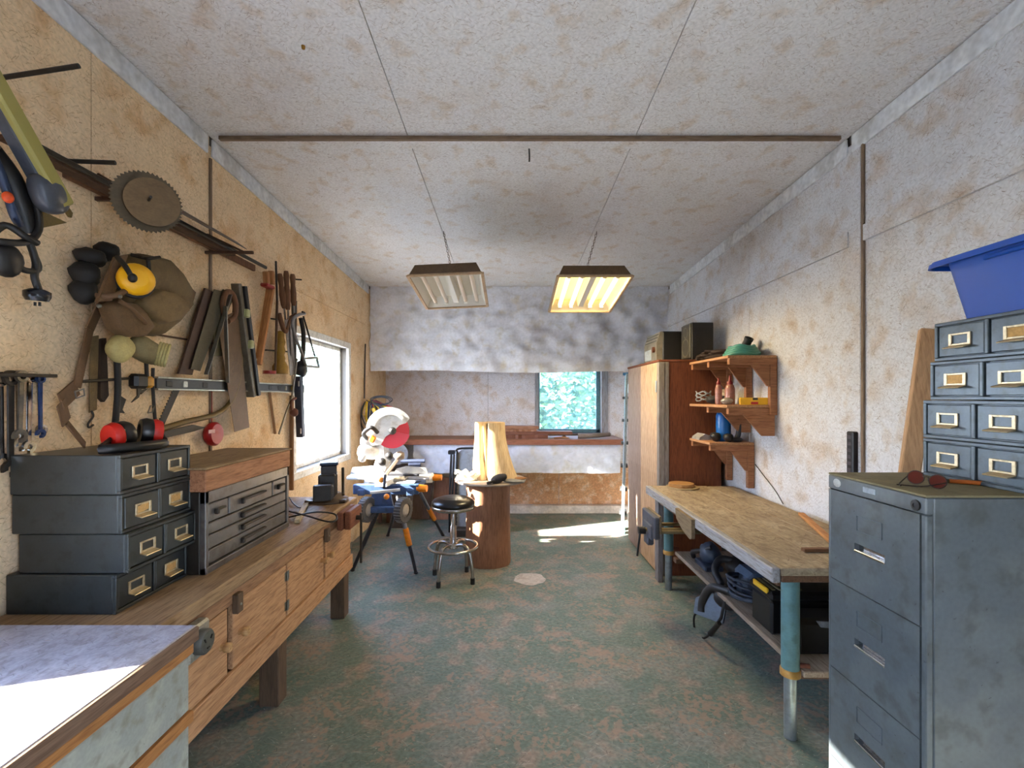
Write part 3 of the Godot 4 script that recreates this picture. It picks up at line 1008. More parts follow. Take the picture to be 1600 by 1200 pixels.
func build_filing_cabinet():
	var front := dusty("filing_front", Color(0.35, 0.385, 0.405), 0.34, 0.3, 1.1)
	var top := dusty("filing_top", Color(0.48, 0.45, 0.33), 0.7, 0.0)
	var t := thing("filing_cabinet", "grey steel four-drawer filing cabinet in the near right corner", "filing cabinet", Vector3(1.095, 0, -1.4385), -PI / 2)
	var w := 0.383
	var d := 0.66
	var s := sh()
	s.span(Vector3(-w / 2, 0.0, -d), Vector3(w / 2, 1.284, -0.02), 0.004)
	part(t, "body", s, front)
	s = sh()
	s.span(Vector3(-w / 2, 1.284, -d), Vector3(w / 2, 1.29, 0.0), 0.003)
	part(t, "top", s, top)
	s = sh()
	s.span(Vector3(-w / 2, 0.031, -0.02), Vector3(-w / 2 + 0.012, 1.237, 0.0), 0.003)
	s.span(Vector3(w / 2 - 0.016, 0.031, -0.02), Vector3(w / 2, 1.237, 0.0), 0.003)
	s.span(Vector3(-w / 2, 1.238, -0.0205), Vector3(w / 2, 1.2835, 0.0), 0.003)
	s.span(Vector3(-w / 2, 0.0, -0.02), Vector3(w / 2, 0.03, 0.0), 0.003)
	part(t, "front_frame", s, front)
	s = sh()
	s.lathe([[0.0, 0.0], [0.015, 0.0], [0.014, 0.004], [0.006, 0.005], [0.006, 0.003], [0.0, 0.003]], 16, frame(Vector3(w / 2 - 0.03, 1.258, 0.0), Vector3.BACK))
	part(t, "lock", s, plain("black", Color(0.05, 0.05, 0.055), 0.5))
	s = sh()
	s.span(Vector3(-0.03, 1.255, 0.0), Vector3(0.02, 1.272, 0.002), 0.001)
	part(t, "name_plate", s, plain("plate", Color(0.56, 0.60, 0.64), 0.3, 0.5))
	s = sh()
	s.lathe([[0.0, 0.0], [0.014, 0.0], [0.014, 0.001], [0.0, 0.001]], 18, Transform3D(frame(Vector3(-w / 2 + 0.045, 1.262, 0.0), Vector3.BACK).basis.scaled(Vector3(1.3, 1, 1)), Vector3(-w / 2 + 0.045, 1.262, 0.0)))
	part(t, "sticker", s, plain("sticker", Color(0.66, 0.68, 0.68), 0.5))
	var chrome := plain("chrome", Color(0.80, 0.81, 0.82), 0.18, 1.0)
	var dark := plain("slot_dark", Color(0.14, 0.15, 0.16), 0.5)
	for k in 4:
		var y0 := 0.033 + k * 0.3015
		# drawer front with a real recess for the hand
		s = sh()
		var l := -w / 2 + 0.014
		var r := w / 2 - 0.018
		var hy := y0 + 0.135
		var top_y := y0 + 0.2985
		s.span(Vector3(l, y0, -0.02), Vector3(r, hy - 0.014, 0.001), 0.0)
		s.span(Vector3(l, hy + 0.014, -0.02), Vector3(r, top_y, 0.001), 0.0)
		s.span(Vector3(l, hy - 0.014, -0.02), Vector3(-0.066, hy + 0.014, 0.001), 0.0)
		s.span(Vector3(0.056, hy - 0.014, -0.02), Vector3(r, hy + 0.014, 0.001), 0.0)
		var dr := part(t, "drawer", s, front)
		s = sh()
		s.span(Vector3(-0.066, hy - 0.013, -0.019), Vector3(0.056, hy + 0.013, -0.014), 0.0)
		s.span(Vector3(-0.066, hy - 0.014, -0.014), Vector3(0.056, hy - 0.006, 0.004), 0.002)
		part(dr, "handle", s, chrome)
		s = sh()
		var py := y0 + 0.215
		for q in [[-0.055, 0.045, py + 0.024], [-0.055, 0.045, py - 0.024]]:
			s.span(Vector3(q[0], q[2] - 0.001, 0.001), Vector3(q[1], q[2] + 0.001, 0.003), 0)
		for x in [-0.055, 0.045]:
			s.span(Vector3(x - 0.001, py - 0.024, 0.001), Vector3(x + 0.001, py + 0.024, 0.003), 0)
		part(dr, "label_frame", s, dusty("filing_front_edge", Color(0.36, 0.40, 0.43), 0.4, 0.3))
	# steel drawer units on top
	var blue := dusty("steel_blue", Color(0.28, 0.325, 0.36), 0.32, 0.3, 2.0)
	var names := ["lowest of the right stack, on the filing cabinet", "second up in the stack on the filing cabinet", "third up in the right stack, with one tan card", "topmost of the right stack, under the blue tub"]
	var cards := [[0, 0], [0, 0], [1, 0], [0, 1]]
	for k in 4:
		steel_drawers("drawer_unit", "blue-grey steel two-drawer unit, " + names[k], Vector3([1.375, 1.375, 1.388, 1.395][k], 1.2902 + k * 0.125, -1.408 + [0.0, 0.0, 0.012, 0.02][k]), -PI / 2, 0.34, 0.36, 0.1245, blue, cards[k], "steel drawer units on the filing cabinet")
	# blue tub on top of them
	t = thing("plastic_tub", "bright blue plastic tub on the topmost right drawer unit", "tub", Vector3(1.59, 1.7905, -1.31))
	var bl := mat("tub_blue", Color(0.0, 0.27, 0.62), 0.5)
	s = sh()
	var ring := func(hx: float, hz: float, y: float, rad: float):
		var out := []
		for k in 24:
			var a := TAU * (k + 0.5) / 24
			var cxp := signf(cos(a)) * (hx - rad) + cos(a) * rad
			var czp := signf(sin(a)) * (hz - rad) + sin(a) * rad
			out.append(Vector3(cxp, y, czp))
		return out
	var levels := [ring.call(0.15, 0.20, 0.0, 0.03), ring.call(0.18, 0.235, 0.19, 0.035), ring.call(0.215, 0.27, 0.192, 0.04), ring.call(0.217, 0.272, 0.178, 0.04), ring.call(0.212, 0.267, 0.178, 0.04), ring.call(0.21, 0.265, 0.198, 0.04), ring.call(0.176, 0.231, 0.198, 0.035), ring.call(0.145, 0.195, 0.005, 0.03)]
	for i in levels.size() - 1:
		for j in 24:
			var o: Vector3 = levels[i][j] - Vector3(0, levels[i][j].y, 0)
			if i in [6]: o = -o
			if i in [4, 5]: o = Vector3.UP
			if i in [1, 3]: o = Vector3.DOWN
			s.quad(levels[i][j], levels[i][(j + 1) % 24], levels[i + 1][(j + 1) % 24], levels[i + 1][j], o, 1 if i == 0 or i == 6 else -1)
	for q in [[0, Vector3.DOWN], [7, Vector3.UP]]:
		for j in 24:
			s.tri(Vector3(0, levels[q[0]][0].y, 0), levels[q[0]][j], levels[q[0]][(j + 1) % 24], q[1])
	part(t, "tub", s, bl)
	s = sh()
	s.box(Vector3(-0.18, 0.172, 0.05), Vector3(0.012, 0.012, 0.3), Basis.IDENTITY, 0.003)
	part(t, "rim_rib", s, bl)

# ---------------------------------------------------------------- hanging lights
func fixture(label: String, at: Vector3, tilt: float, roll: float, lit: bool, chain_top: Vector3):
	var t := thing("fluorescent_light", label, "light", at, 0.0, "hanging fluorescent lights")
	t.rotation = Vector3(tilt, 0, roll)
	var shell := plain("lamp_brown", Color(0.42, 0.33, 0.23), 0.6, 0.2)
	var inner := mat("lamp_inner", Color(0.86, 0.84, 0.79), 0.5)
	var w := 0.275
	var l := 0.41
	var s := sh()
	var k := [[w - 0.004, l - 0.004, 0.012], [w - 0.045, l - 0.05, 0.11]]
	var corner := func(q, i, inset): return Vector3([-1, 1, 1, -1][i] * (q[0] - inset), q[2], [-1, -1, 1, 1][i] * (q[1] - inset))
	for i in 4:
		var j := (i + 1) % 4
		var a: Vector3 = corner.call(k[0], i, 0)
		var o: Vector3 = (a + corner.call(k[0], j, 0)) * Vector3(1, 0, 1)
		s.quad(a, corner.call(k[0], j, 0), corner.call(k[1], j, 0), corner.call(k[1], i, 0), o)
	s.quad(corner.call(k[1], 0, 0), corner.call(k[1], 1, 0), corner.call(k[1], 2, 0), corner.call(k[1], 3, 0), Vector3.UP)
	part(t, "housing", s, shell)
	s = sh()
	for i in 4:
		var j := (i + 1) % 4
		var a: Vector3 = corner.call(k[0], i, 0.006)
		var o: Vector3 = -(a + corner.call(k[0], j, 0)) * Vector3(1, 0, 1)
		var up := Vector3(0, -0.012, 0)
		s.quad(a, corner.call(k[0], j, 0.006), corner.call(k[1], j, 0.006) + up, corner.call(k[1], i, 0.006) + up, o)
	var up2 := Vector3(0, -0.012, 0)
	s.quad(corner.call(k[1], 0, 0.006) + up2, corner.call(k[1], 1, 0.006) + up2, corner.call(k[1], 2, 0.006) + up2, corner.call(k[1], 3, 0.006) + up2, Vector3.DOWN)
	part(t, "reflector", s, inner)
	s = sh()
	for x in [-1, 1]:
		s.span(Vector3(x * w - 0.012, 0.0, -l), Vector3(x * w + 0.012, 0.016, l), 0.003)
		s.span(Vector3(-w, 0.0, x * l - 0.012), Vector3(w, 0.016, x * l + 0.012), 0.003)
	part(t, "rim", s, plain("lamp_rim", Color(0.74, 0.62, 0.48), 0.55, 0.1))
	s = sh()
	s.prism([Vector2(-0.035, 0.098), Vector2(0.035, 0.098), Vector2(0.022, 0.03), Vector2(-0.022, 0.03)], 0.68, Transform3D(Basis.IDENTITY, Vector3(0, 0, -0.34)))
	part(t, "ballast_cover", s, inner)
	for x in [-0.185, -0.085, 0.085, 0.185]:
		s = sh()
		s.rod(Vector3(x, 0.045, -0.335), Vector3(x, 0.045, 0.335), 0.017, 12)
		var tm: StandardMaterial3D
		if lit:
			tm = mat("tube_lit", Color(1, 0.95, 0.8), 0.4)
			tm.emission_enabled = true
			tm.emission = Color(1.0, 0.86, 0.50)
			tm.emission_energy_multiplier = 0.9
		else:
			tm = mat("tube_off", Color(0.84, 0.77, 0.68), 0.4)
		part(t, "tube", s, tm)
		for e in [-1, 1]:
			s = sh()
			s.span(Vector3(x - 0.014, 0.02, e * 0.335 - 0.01), Vector3(x + 0.014, 0.092, e * 0.335 + 0.01), 0.003)
			part(t, "socket", s, inner)
		if lit:
			var a := AreaLight3D.new()
			a.name = "tube_light"
			a.area_size = Vector2(0.03, 0.66)
			a.light_color = Color(1.0, 0.90, 0.70)
			a.light_energy = 0.13
			a.area_normalize_energy = true
			a.shadow_enabled = true
			a.area_range = 12.0
			t.add_child(a, true)
			a.position = Vector3(x, 0.026, 0)
			a.rotation = Vector3(-PI / 2, 0, 0)
	# chain to the ceiling with its cap and hook
	var inv := t.global_transform.affine_inverse()
	var foot := Vector3(0, 0.11, 0)
	var cap: Vector3 = t.global_transform * Vector3(0, 0.215, 0)
	s = sh()
	var n := 14
	for i in n:
		var c := cap.lerp(chain_top, (i + 0.5) / n)
		var pts := []
		for q in 9:
			var a := TAU * q / 8
			var side := Vector3(cos(a) * 0.007, sin(a) * 0.55 * cap.distance_to(chain_top) / n, 0)
			pts.append(inv * (c + Basis(Vector3.UP, PI / 2 * (i % 2)) * side))
		s.tube(pts, 0.0022, 5)
	part(t, "chain", s, plain("chain", Color(0.40, 0.32, 0.25), 0.5, 0.5))
	s = sh()
	s.lathe([[0.0, 0.012], [0.018, 0.012], [0.044, 0.002], [0.044, 0.0], [0.0, 0.0]], 16, inv * Transform3D(Basis.IDENTITY, cap))
	part(t, "cap", s, plain("cap_grey", Color(0.40, 0.38, 0.34), 0.5, 0.4))
	s = sh()
	s.tube(curve([Vector3(-0.025, 0.11, 0), Vector3(-0.006, 0.19, 0), Vector3(0, 0.212, 0), Vector3(0.006, 0.19, 0), Vector3(0.025, 0.11, 0)], 4), 0.004, 6)
	part(t, "hook", s, plain("chain", Color(0.40, 0.32, 0.25), 0.5, 0.5))

func build_lights():
	fixture("unlit hanging fluorescent light on the left, tilted, with dusty tubes", Vector3(-0.480, 2.40, -3.9), -0.11, 0.045, false, Vector3(-0.56, ceiling_y(-3.98) - 0.004, -3.98))
	fixture("lit hanging fluorescent light on the right with glowing yellow tubes", Vector3(0.630, 2.375, -3.9), -0.145, 0.0, true, Vector3(0.73, ceiling_y(-3.98) - 0.004, -3.98))

# ---------------------------------------------------------------- far end
func build_far_end():
	var cloth := mat("tarp", Color(0.98, 0.98, 0.99), 0.85, 0.0, T.cloth, Vector3.ONE * 0.8)
	var nz := FastNoiseLite.new()
	nz.seed = 4
	nz.frequency = 1.3
	nz.fractal_octaves = 3
	var s := sh()
	var top := ceiling_y(-5.65) - 0.004
	s.sheet(70, 30, func(u, v):
		var x := lerpf(LEFT + 0.012, RIGHT - 0.012, u)
		var y := lerpf(1.855 + 0.012 * sin(u * 9.0) - 0.012 * u, top, v)
		var k := minf(1.0, (1.0 - v) * 4.0)
		var z := -5.65 + k * (0.07 * nz.get_noise_2d(x * 1.2, y * 1.1) + 0.045 * nz.get_noise_2d(x * 3.2 + y * 2.0, y * 4.0 + 9.0) + 0.024 * nz.get_noise_2d(x * 8.0, y * 7.0 - x * 3.0))
		if v < 0.10: z += 0.008
		return Vector3(x, y, z), Vector3(0, 0, 0.004))
	one("hanging_tarp", s, cloth, "wide dirty white tarp hung from the ceiling across the far end", "tarp")
	s = sh()
	s.sheet(60, 16, func(u, v):
		var x := lerpf(-1.19, 1.36, u)
		var y := lerpf(0.61, 0.975, v)
		var k := minf(1.0, (1.0 - v) * 3.0)
		var z := -5.835 + k * (0.05 * nz.get_noise_2d(x * 2.0 + 7.0, y) + 0.035 * nz.get_noise_2d(x * 5.0 + y * 4.0, y * 2.0) + 0.015 * nz.get_noise_2d(x * 11.0 - y * 6.0, y * 5.0))
		return Vector3(x, y, z), Vector3(0, 0, 0.003))
	one("hanging_cloth", s, mat("white_sheet", Color(0.96, 0.97, 1.0), 0.85, 0.0, T.cloth, Vector3.ONE * 0.55), "pale wrinkled cloth hanging below the long back ledge", "cloth")
	# ledge
	var t := thing("ledge", "long wooden ledge under the back window", "ledge", Vector3(0, 0.96, -6.1))
	s = sh()
	s.span(Vector3(LEFT + 0.01, 1.0, BACK + 0.004), Vector3(1.40, 1.027, -5.81), 0.003)
	placed(t, "board", s, wood("ledge", Color(0.66, 0.50, 0.41), 0))
	s = sh()
	s.span(Vector3(LEFT + 0.01, 0.962, -5.81), Vector3(1.40, 1.027, -5.785), 0.004)
	placed(t, "front_strip", s, wood("ledge_front", Color(0.62, 0.40, 0.30), 0))
	for x in [-1.60, -1.5]:
		s = sh()
		s.span(Vector3(x - 0.02, 0.0, -5.86), Vector3(x + 0.02, 1.0, -5.815), 0.003)
		placed(t, "leg", s, wood("ledge_leg", Color(0.40, 0.28, 0.22), 1))
	# slabs of wood lying on the ledge
	var slab := wood("slab", Color(0.66, 0.47, 0.35), 0)
	var slab2 := wood("slab_red", Color(0.52, 0.33, 0.25), 0)
	var rows := [[-0.10, 0.47, 1.028, 0.05, -5.98, 0.05, slab2, "rough bark-edged slab at the bottom of the pile on the ledge"], [-0.20, 0.78, 1.079, 0.036, -6.02, -0.03, slab2, "long dark slab second up in the pile on the ledge"], [-0.18, 0.33, 1.116, 0.028, -6.0, 0.02, slab, "split slab third up in the pile on the ledge"], [-0.30, 0.36, 1.145, 0.036, -6.05, 0.0, slab, "pale brown slab on top of the pile on the ledge"]]
	for q in rows:
		s = sh()
		var n2 := 14
		var r := RandomNumberGenerator.new()
		r.seed = int(q[2] * 1000)
		var poly := []
		for i in n2 + 1: poly.append(Vector2(lerpf(q[0], q[1], float(i) / n2), q[4] + 0.09 + r.randf_range(-0.012, 0.012)))
		for i in n2 + 1: poly.append(Vector2(lerpf(q[1], q[0], float(i) / n2), q[4] - 0.09 + r.randf_range(-0.012, 0.012)))
		s.prism(poly, q[3], Transform3D(Basis(Vector3(1, 0, 0), Vector3(0, 0, 1), Vector3(0, 1, 0)), Vector3(0, q[2], 0)))
		one("wood_slab", s, q[6], q[7], "wood slab", "wood slabs on the ledge")
	s = sh()
	s.tube(curve([Vector3(0.85, 1.062, -5.93), Vector3(1.0, 1.065, -5.91), Vector3(1.12, 1.07, -5.93), Vector3(1.26, 1.074, -6.0)], 4), 0.036, 9, 0.026)
	one("stick", s, wood("grey_branch", Color(0.56, 0.51, 0.46), 0), "thick grey branch lying on the ledge below the back window", "branch")
	s = sh()
	s.tube(curve([Vector3(0.55, 1.035, -5.9), Vector3(0.64, 1.04, -5.93), Vector3(0.73, 1.038, -5.9)], 4), 0.010, 7)
	s.tube(curve([Vector3(0.64, 1.04, -5.93), Vector3(0.68, 1.055, -5.98), Vector3(0.71, 1.038, -6.03)], 4), 0.008, 7)
	one("twig", s, wood("twig", Color(0.70, 0.50, 0.32), 0), "small forked tan twig on the ledge by the window sill", "twig")
	# stepladder leaning by the cabinet, seen nearly edge on
	t = thing("aluminium_ladder", "folded aluminium ladder leaning beside the tall cabinet", "ladder", Vector3(1.3, 0, -5.6))
	var alu := dusty("aluminium", Color(0.70, 0.78, 0.82), 0.32, 0.6)
	for q in [[Vector3(1.275, 0.0, -5.38), Vector3(1.375, 1.82, -5.58)], [Vector3(1.315, 0.0, -5.54), Vector3(1.40, 1.82, -5.70)]]:
		s = sh()
		s.beam(q[0], q[1], 0.065, 0.028, Vector3(1, 0, 0.1), 0.003)
		placed(t, "rail", s, alu)
		s = sh()
		s.beam(q[0] + Vector3(0, 0.0, 0), q[0] + Vector3(0, 0.05, 0), 0.085, 0.045, Vector3(1, 0, 0), 0.004)
		placed(t, "foot", s, plain("ladder_foot", Color(0.45, 0.60, 0.62), 0.6))
	for k in 6:
		var f := 0.12 + k * 0.145
		s = sh()
		s.beam(Vector3(1.275, 0, -5.38).lerp(Vector3(1.375, 1.82, -5.58), f), Vector3(1.315, 0, -5.54).lerp(Vector3(1.40, 1.82, -5.70), f), 0.08, 0.03, Vector3.UP, 0.003)
		placed(t, "step", s, plain("step_dark", Color(0.30, 0.31, 0.32), 0.5, 0.3))
	s = sh()
	s.beam(Vector3(1.37, 1.82, -5.56), Vector3(1.405, 1.82, -5.71), 0.09, 0.03, Vector3.UP, 0.004)
	placed(t, "top_cap", s, plain("ladder_blue", Color(0.22, 0.48, 0.66), 0.5))
	# folded lounge chair
	t = thing("lounge_chair", "folded grey mesh lounge chair standing behind the stool", "chair", Vector3(-0.6, 0.03, -5.3))
	var fr := plain("frame_black", Color(0.10, 0.11, 0.13), 0.4, 0.2)
	s = sh()
	var zt := 0.10
	s.sheet(10, 16, func(u, v):
		return Vector3(lerpf(-0.60, -0.20, u) , lerpf(0.10, 0.955, v) - 0.05 * pow(absf(u - 0.5) * 2.0, 6.0) * (1.0 if v > 0.9 else 0.0), -5.30 - zt * v + 0.02 * sin(u * PI)), Vector3(0, 0, 0.006))
	placed(t, "mesh_panel", s, plain("mesh_grey", Color(0.50, 0.52, 0.55), 0.8))
	for q in [[-0.61, 0.006, 0.935], [-0.645, 0.02, 0.90], [-0.68, -0.03, 0.93]]:
		s = sh()
		s.tube(curve([Vector3(q[0], 0.03, -5.28 + q[1]), Vector3(q[0], 0.5, -5.33 + q[1]), Vector3(q[0] + 0.01, q[2], -5.385 + q[1])], 4), 0.013, 8)
		placed(t, "frame_tube", s, fr)
	s = sh()
	s.tube(curve([Vector3(-0.61, 0.93, -5.37), Vector3(-0.58, 0.96, -5.385), Vector3(-0.4, 0.966, -5.39), Vector3(-0.22, 0.96, -5.385)], 4), 0.012, 8)
	s.span(Vector3(-0.70, 0.90, -5.40), Vector3(-0.62, 0.945, -5.33), 0.008)
	placed(t, "top_rail", s, fr)
	for k in 18:
		s = sh()
		s.rod(Vector3(-0.612, 0.14 + k * 0.044, -5.295 - zt * (0.05 + k * 0.05)), Vector3(-0.59, 0.155 + k * 0.044, -5.285 - zt * (0.05 + k * 0.05)), 0.0045, 6)
		placed(t, "lacing", s, fr)
	s = sh()
	s.span(Vector3(-0.60, 0.0, -5.40), Vector3(-0.22, 0.085, -5.22), 0.01)
	s.rod(Vector3(-0.66, 0.015, -5.25), Vector3(-0.2, 0.015, -5.25), 0.014, 8)
	placed(t, "foot_bar", s, plain("mesh_dark", Color(0.24, 0.22, 0.21), 0.7))
	# boards leaning at the back
	for q in [[-1.0, -0.72, 0.0, 0.50, -6.08, Color(0.62, 0.42, 0.30), "wide brown board leaning against the back wall behind the saw stand"], [-0.98, -0.62, 0.0, 0.16, -5.98, Color(0.70, 0.48, 0.36), "low offcut board in front of the wide brown board"], [-1.25, -1.02, 0.0, 0.46, -6.0, Color(0.42, 0.33, 0.28), "dark board leaning below the left end of the ledge"]]:
		s = sh()
		var xf := Transform3D(Basis(Vector3.RIGHT, -0.10), Vector3(0, 0, q[4]))
		s.prism([Vector2(q[0], 0.002), Vector2(q[1], 0.002), Vector2(q[1] + 0.03, q[3]), Vector2(q[0] + 0.03, q[3] + 0.02)], 0.018, xf)
		one("loose_board", s, wood("loose_%d" % int(q[3] * 100), q[5], 1), q[6], "board", "boards leaning at the back wall")
	# disc sander under the ledge end
	t = thing("disc_sander", "round grey disc sander on a dark stand behind the miter saw", "sander", Vector3(-1.33, 0, -5.6))
	s = sh()
	s.lathe([[0.0, 0.0], [0.125, 0.0], [0.125, 0.012], [0.0, 0.012]], 30, frame(Vector3(-1.315, 0.885, -5.52), Vector3(0.12, 0, 1)))
	placed(t, "disc", s, plain("disc_grey", Color(0.58, 0.58, 0.60), 0.7))
	s = sh()
	s.lathe([[0.0, 0.0], [0.10, 0.0], [0.10, 0.20], [0.0, 0.20]], 20, frame(Vector3(-1.34, 0.885, -5.73), Vector3(0.12, 0, 1)))
	placed(t, "motor", s, fr)
	s = sh()
	s.span(Vector3(-1.46, 0.70, -5.76), Vector3(-1.21, 0.80, -5.55), 0.006)
	s.span(Vector3(-1.42, 0.001, -5.72), Vector3(-1.25, 0.72, -5.58), 0.006)
	placed(t, "stand", s, plain("stand_brown", Color(0.24, 0.19, 0.17), 0.7))
	# bundle of extension cords hanging in the corner
	var r := RandomNumberGenerator.new()
	r.seed = 12
	var cols := [[Color(0.06, 0.06, 0.07), "black"], [Color(0.85, 0.70, 0.12), "yellow"], [Color(0.10, 0.22, 0.50), "blue"], [Color(0.72, 0.20, 0.14), "red"], [Color(0.30, 0.44, 0.48), "grey green"], [Color(0.15, 0.14, 0.15), "dark grey"]]
	for k in 6:
		t = thing("extension_cord", "%s extension cord in the bundle hanging in the far left corner" % cols[k][1], "cord", Vector3(-1.62, 1.55, -5.25), 0.0, "cords hanging in the far left corner")
		s = sh()
		for j in 3:
			var zc := -5.20 - 0.055 * k
			var wd := 0.10 + 0.04 * j + r.randf_range(0, 0.10)
			var lo := 1.02 + r.randf_range(0.0, 0.22)
			var sx := r.randf_range(0.0, 0.10)
			s.tube(curve([Vector3(LEFT + 0.09 + sx * 0.3, 1.50, zc), Vector3(LEFT + 0.05 + sx, 1.40, zc + 0.012), Vector3(LEFT + 0.05 + sx, lo + 0.12, zc - 0.012), Vector3(LEFT + 0.06 + sx + wd * 0.5, lo, zc), Vector3(LEFT + 0.06 + wd + sx, lo + 0.14, zc + 0.008), Vector3(LEFT + 0.10 + wd * 1.2, 1.40, zc), Vector3(LEFT + 0.10 + sx * 0.3, 1.51, zc)], 4), 0.006, 6)
		placed(t, "loops", s, plain("cord_%d" % k, cols[k][0], 0.5))
		if k in [1, 2]:
			s = sh()
			s.box(Vector3(LEFT + 0.13 + 0.04 * k, 1.42 - 0.02 * k, -5.20 - 0.055 * k), Vector3(0.04, 0.06, 0.03), Basis(Vector3.BACK, 0.4), 0.006)
			placed(t, "plug", s, plain("cord_%d" % k, cols[k][0], 0.5))
		if k == 0:
			s = sh()
			for j in 3:
				var pts := []
				for i in 17: pts.append(Vector3(-1.42 + cos(TAU * i / 16) * (0.10 + 0.012 * j), 1.50 + sin(TAU * i / 16) * 0.045 + 0.008 * j, -5.2 - 0.01 * j))
				s.tube(pts, 0.005, 6)
			placed(t, "loose_coil", s, plain("cord_0", cols[0][0], 0.5))
	s = sh()
	s.rod(Vector3(LEFT + 0.012, 1.53, -5.42), Vector3(LEFT + 0.012, 2.16, -5.46), 0.008, 8)
	one("conduit", s, plain("conduit", Color(0.33, 0.30, 0.28), 0.6), "thin dark rod upright on the wall above the cord bundle", "rod")

# ---------------------------------------------------------------- miter saw on its stand
func build_saw():
	var t := thing("saw_stand", "folding saw stand with blue rails, orange grips and two wheels", "saw stand", Vector3(-1.1, 0, -4.4))
	var blue := dusty("rail_blue", Color(0.28, 0.38, 0.55), 0.4, 0.2)
	var dark := plain("leg_dark", Color(0.17, 0.17, 0.19), 0.5, 0.2)
	var steel := dusty("leg_steel", Color(0.52, 0.53, 0.56), 0.35, 0.5)
	var orange := plain("grip_orange", Color(0.93, 0.55, 0.06), 0.5)
	var legs := [[Vector3(-1.100, 0.647, -4.050), Vector3(-1.397, 0.000, -4.201), false], [Vector3(-0.981, 0.730, -4.100), Vector3(-0.823, 0.000, -4.141), true], [Vector3(-1.106, 0.513, -4.650), Vector3(-1.358, 0.000, -5.261), false], [Vector3(-0.934, 0.680, -4.700), Vector3(-0.747, 0.000, -5.261), true]]
	for q in legs:
		var a: Vector3 = q[0]
		var b: Vector3 = q[1] + Vector3(0, 0.012, 0)
		var s := sh()
		s.rod(a, a.lerp(b, 0.62), 0.019, 12)
		var lg := placed(t, "leg", s, steel if q[2] else dark)
		s = sh()
		s.rod(a.lerp(b, 0.58), b, 0.015, 10)
		part(lg, "leg_extension", s, dark)
		if q[2]:
			s = sh()
			s.rod(a.lerp(b, 0.45), a.lerp(b, 0.66), 0.025, 12)
			part(lg, "leg_sleeve", s, orange)
		s = sh()
		s.ball(b, Vector3(0.02, 0.011, 0.02))
		part(lg, "rubber_tip", s, plain("black", Color(0.05, 0.05, 0.055), 0.5))
	# rails
	for q in [[Vector3(-1.352, 0.752, -4.100), Vector3(-0.787, 0.752, -4.100), blue], [Vector3(-1.442, 0.705, -4.700), Vector3(-0.769, 0.743, -4.700), dusty("rail_white", Color(0.84, 0.86, 0.88), 0.4)]]:
		var s := sh()
		s.beam(q[0], q[1], 0.06, 0.085, Vector3.UP, 0.006)
		placed(t, "rail", s, q[2])
	for x in [-1.28, -0.86]:
		var s := sh()
		s.span(Vector3(x - 0.03, 0.70, -4.72), Vector3(x + 0.03, 0.755, -4.06), 0.005)
		placed(t, "cross_rail", s, blue)
	for p in [Vector3(-0.803, 0.758, -4.100), Vector3(-0.762, 0.750, -4.700)]:
		var s := sh()
		s.rod(p, p + Vector3(0.085, 0.0, 0.01), 0.034, 14, 0.03)
		placed(t, "end_grip", s, orange)
	var s := sh()
	s.beam(Vector3(-1.186, 0.622, -3.900), Vector3(-0.870, 0.622, -3.900), 0.05, 0.05, Vector3.UP, 0.006)
	s.prism([Vector2(-1.19, 0.60), Vector2(-0.96, 0.60), Vector2(-1.00, 0.76), Vector2(-1.14, 0.76)], 0.03, Transform3D(Basis.IDENTITY, Vector3(0, 0, -3.96)))
	placed(t, "axle_plate", s, blue)
	s = sh()
	s.beam(Vector3(-1.142, 0.768, -3.860), Vector3(-0.911, 0.782, -3.920), 0.03, 0.02, Vector3.UP, 0.003)
	placed(t, "axle_brace", s, dusty("rail_white", Color(0.84, 0.86, 0.88), 0.4))
	for p in [Vector3(-1.174, 0.627, -3.880), Vector3(-0.869, 0.629, -3.850)]:
		s = sh()
		s.lathe([[0.055, -0.03], [0.095, -0.03], [0.10, -0.02], [0.10, 0.02], [0.095, 0.03], [0.055, 0.03]], 28, frame(p, Vector3(1, 0, 0.35)))
		var wh := placed(t, "wheel", s, plain("tyre", Color(0.30, 0.29, 0.29), 0.8))
		s = sh()
		s.lathe([[0.0, -0.022], [0.058, -0.022], [0.058, 0.022], [0.03, 0.03], [0.0, 0.034]], 20, frame(p, Vector3(1, 0, 0.35)))
		part(wh, "hub", s, plain("wheel_hub", Color(0.62, 0.58, 0.54), 0.6))
		s = sh()
		for i in 26:
			var xf := frame(p, Vector3(1, 0, 0.35)) * Transform3D(Basis(Vector3.UP, TAU * i / 26), Vector3.ZERO)
			s.box(xf * Vector3(0.1, 0, 0), Vector3(0.008, 0.056, 0.010), xf.basis, 0.001)
		part(wh, "tread", s, plain("tyre_light", Color(0.42, 0.41, 0.40), 0.8))
	for p in [Vector3(-1.081, 0.851, -3.980), Vector3(-1.007, 0.736, -3.860)]:
		s = sh()
		s.ball(p, Vector3(0.024, 0.024, 0.024))
		placed(t, "knob", s, orange)
	s = sh()
	s.rod(Vector3(-1.120, 0.849, -4.250), Vector3(-0.816, 0.849, -4.250), 0.012, 8)
	s.beam(Vector3(-1.038, 0.802, -3.900), Vector3(-1.054, 0.891, -4.000), 0.022, 0.02, Vector3.UP, 0.003)
	placed(t, "release_bar", s, dark)
	# the saw itself
	var m := thing("miter_saw", "white miter saw with a red blade guard on the folding stand", "miter saw", Vector3(-1.129, 0.774, -4.350))
	var white := dusty("saw_white", Color(0.86, 0.87, 0.87), 0.4)
	var alu := dusty("saw_alu", Color(0.66, 0.66, 0.66), 0.35, 0.5)
	var blk := plain("saw_black", Color(0.11, 0.10, 0.10), 0.5)
	var c: Vector3 = Vector3(-1.115, 0.826, -4.320)
	s = sh()
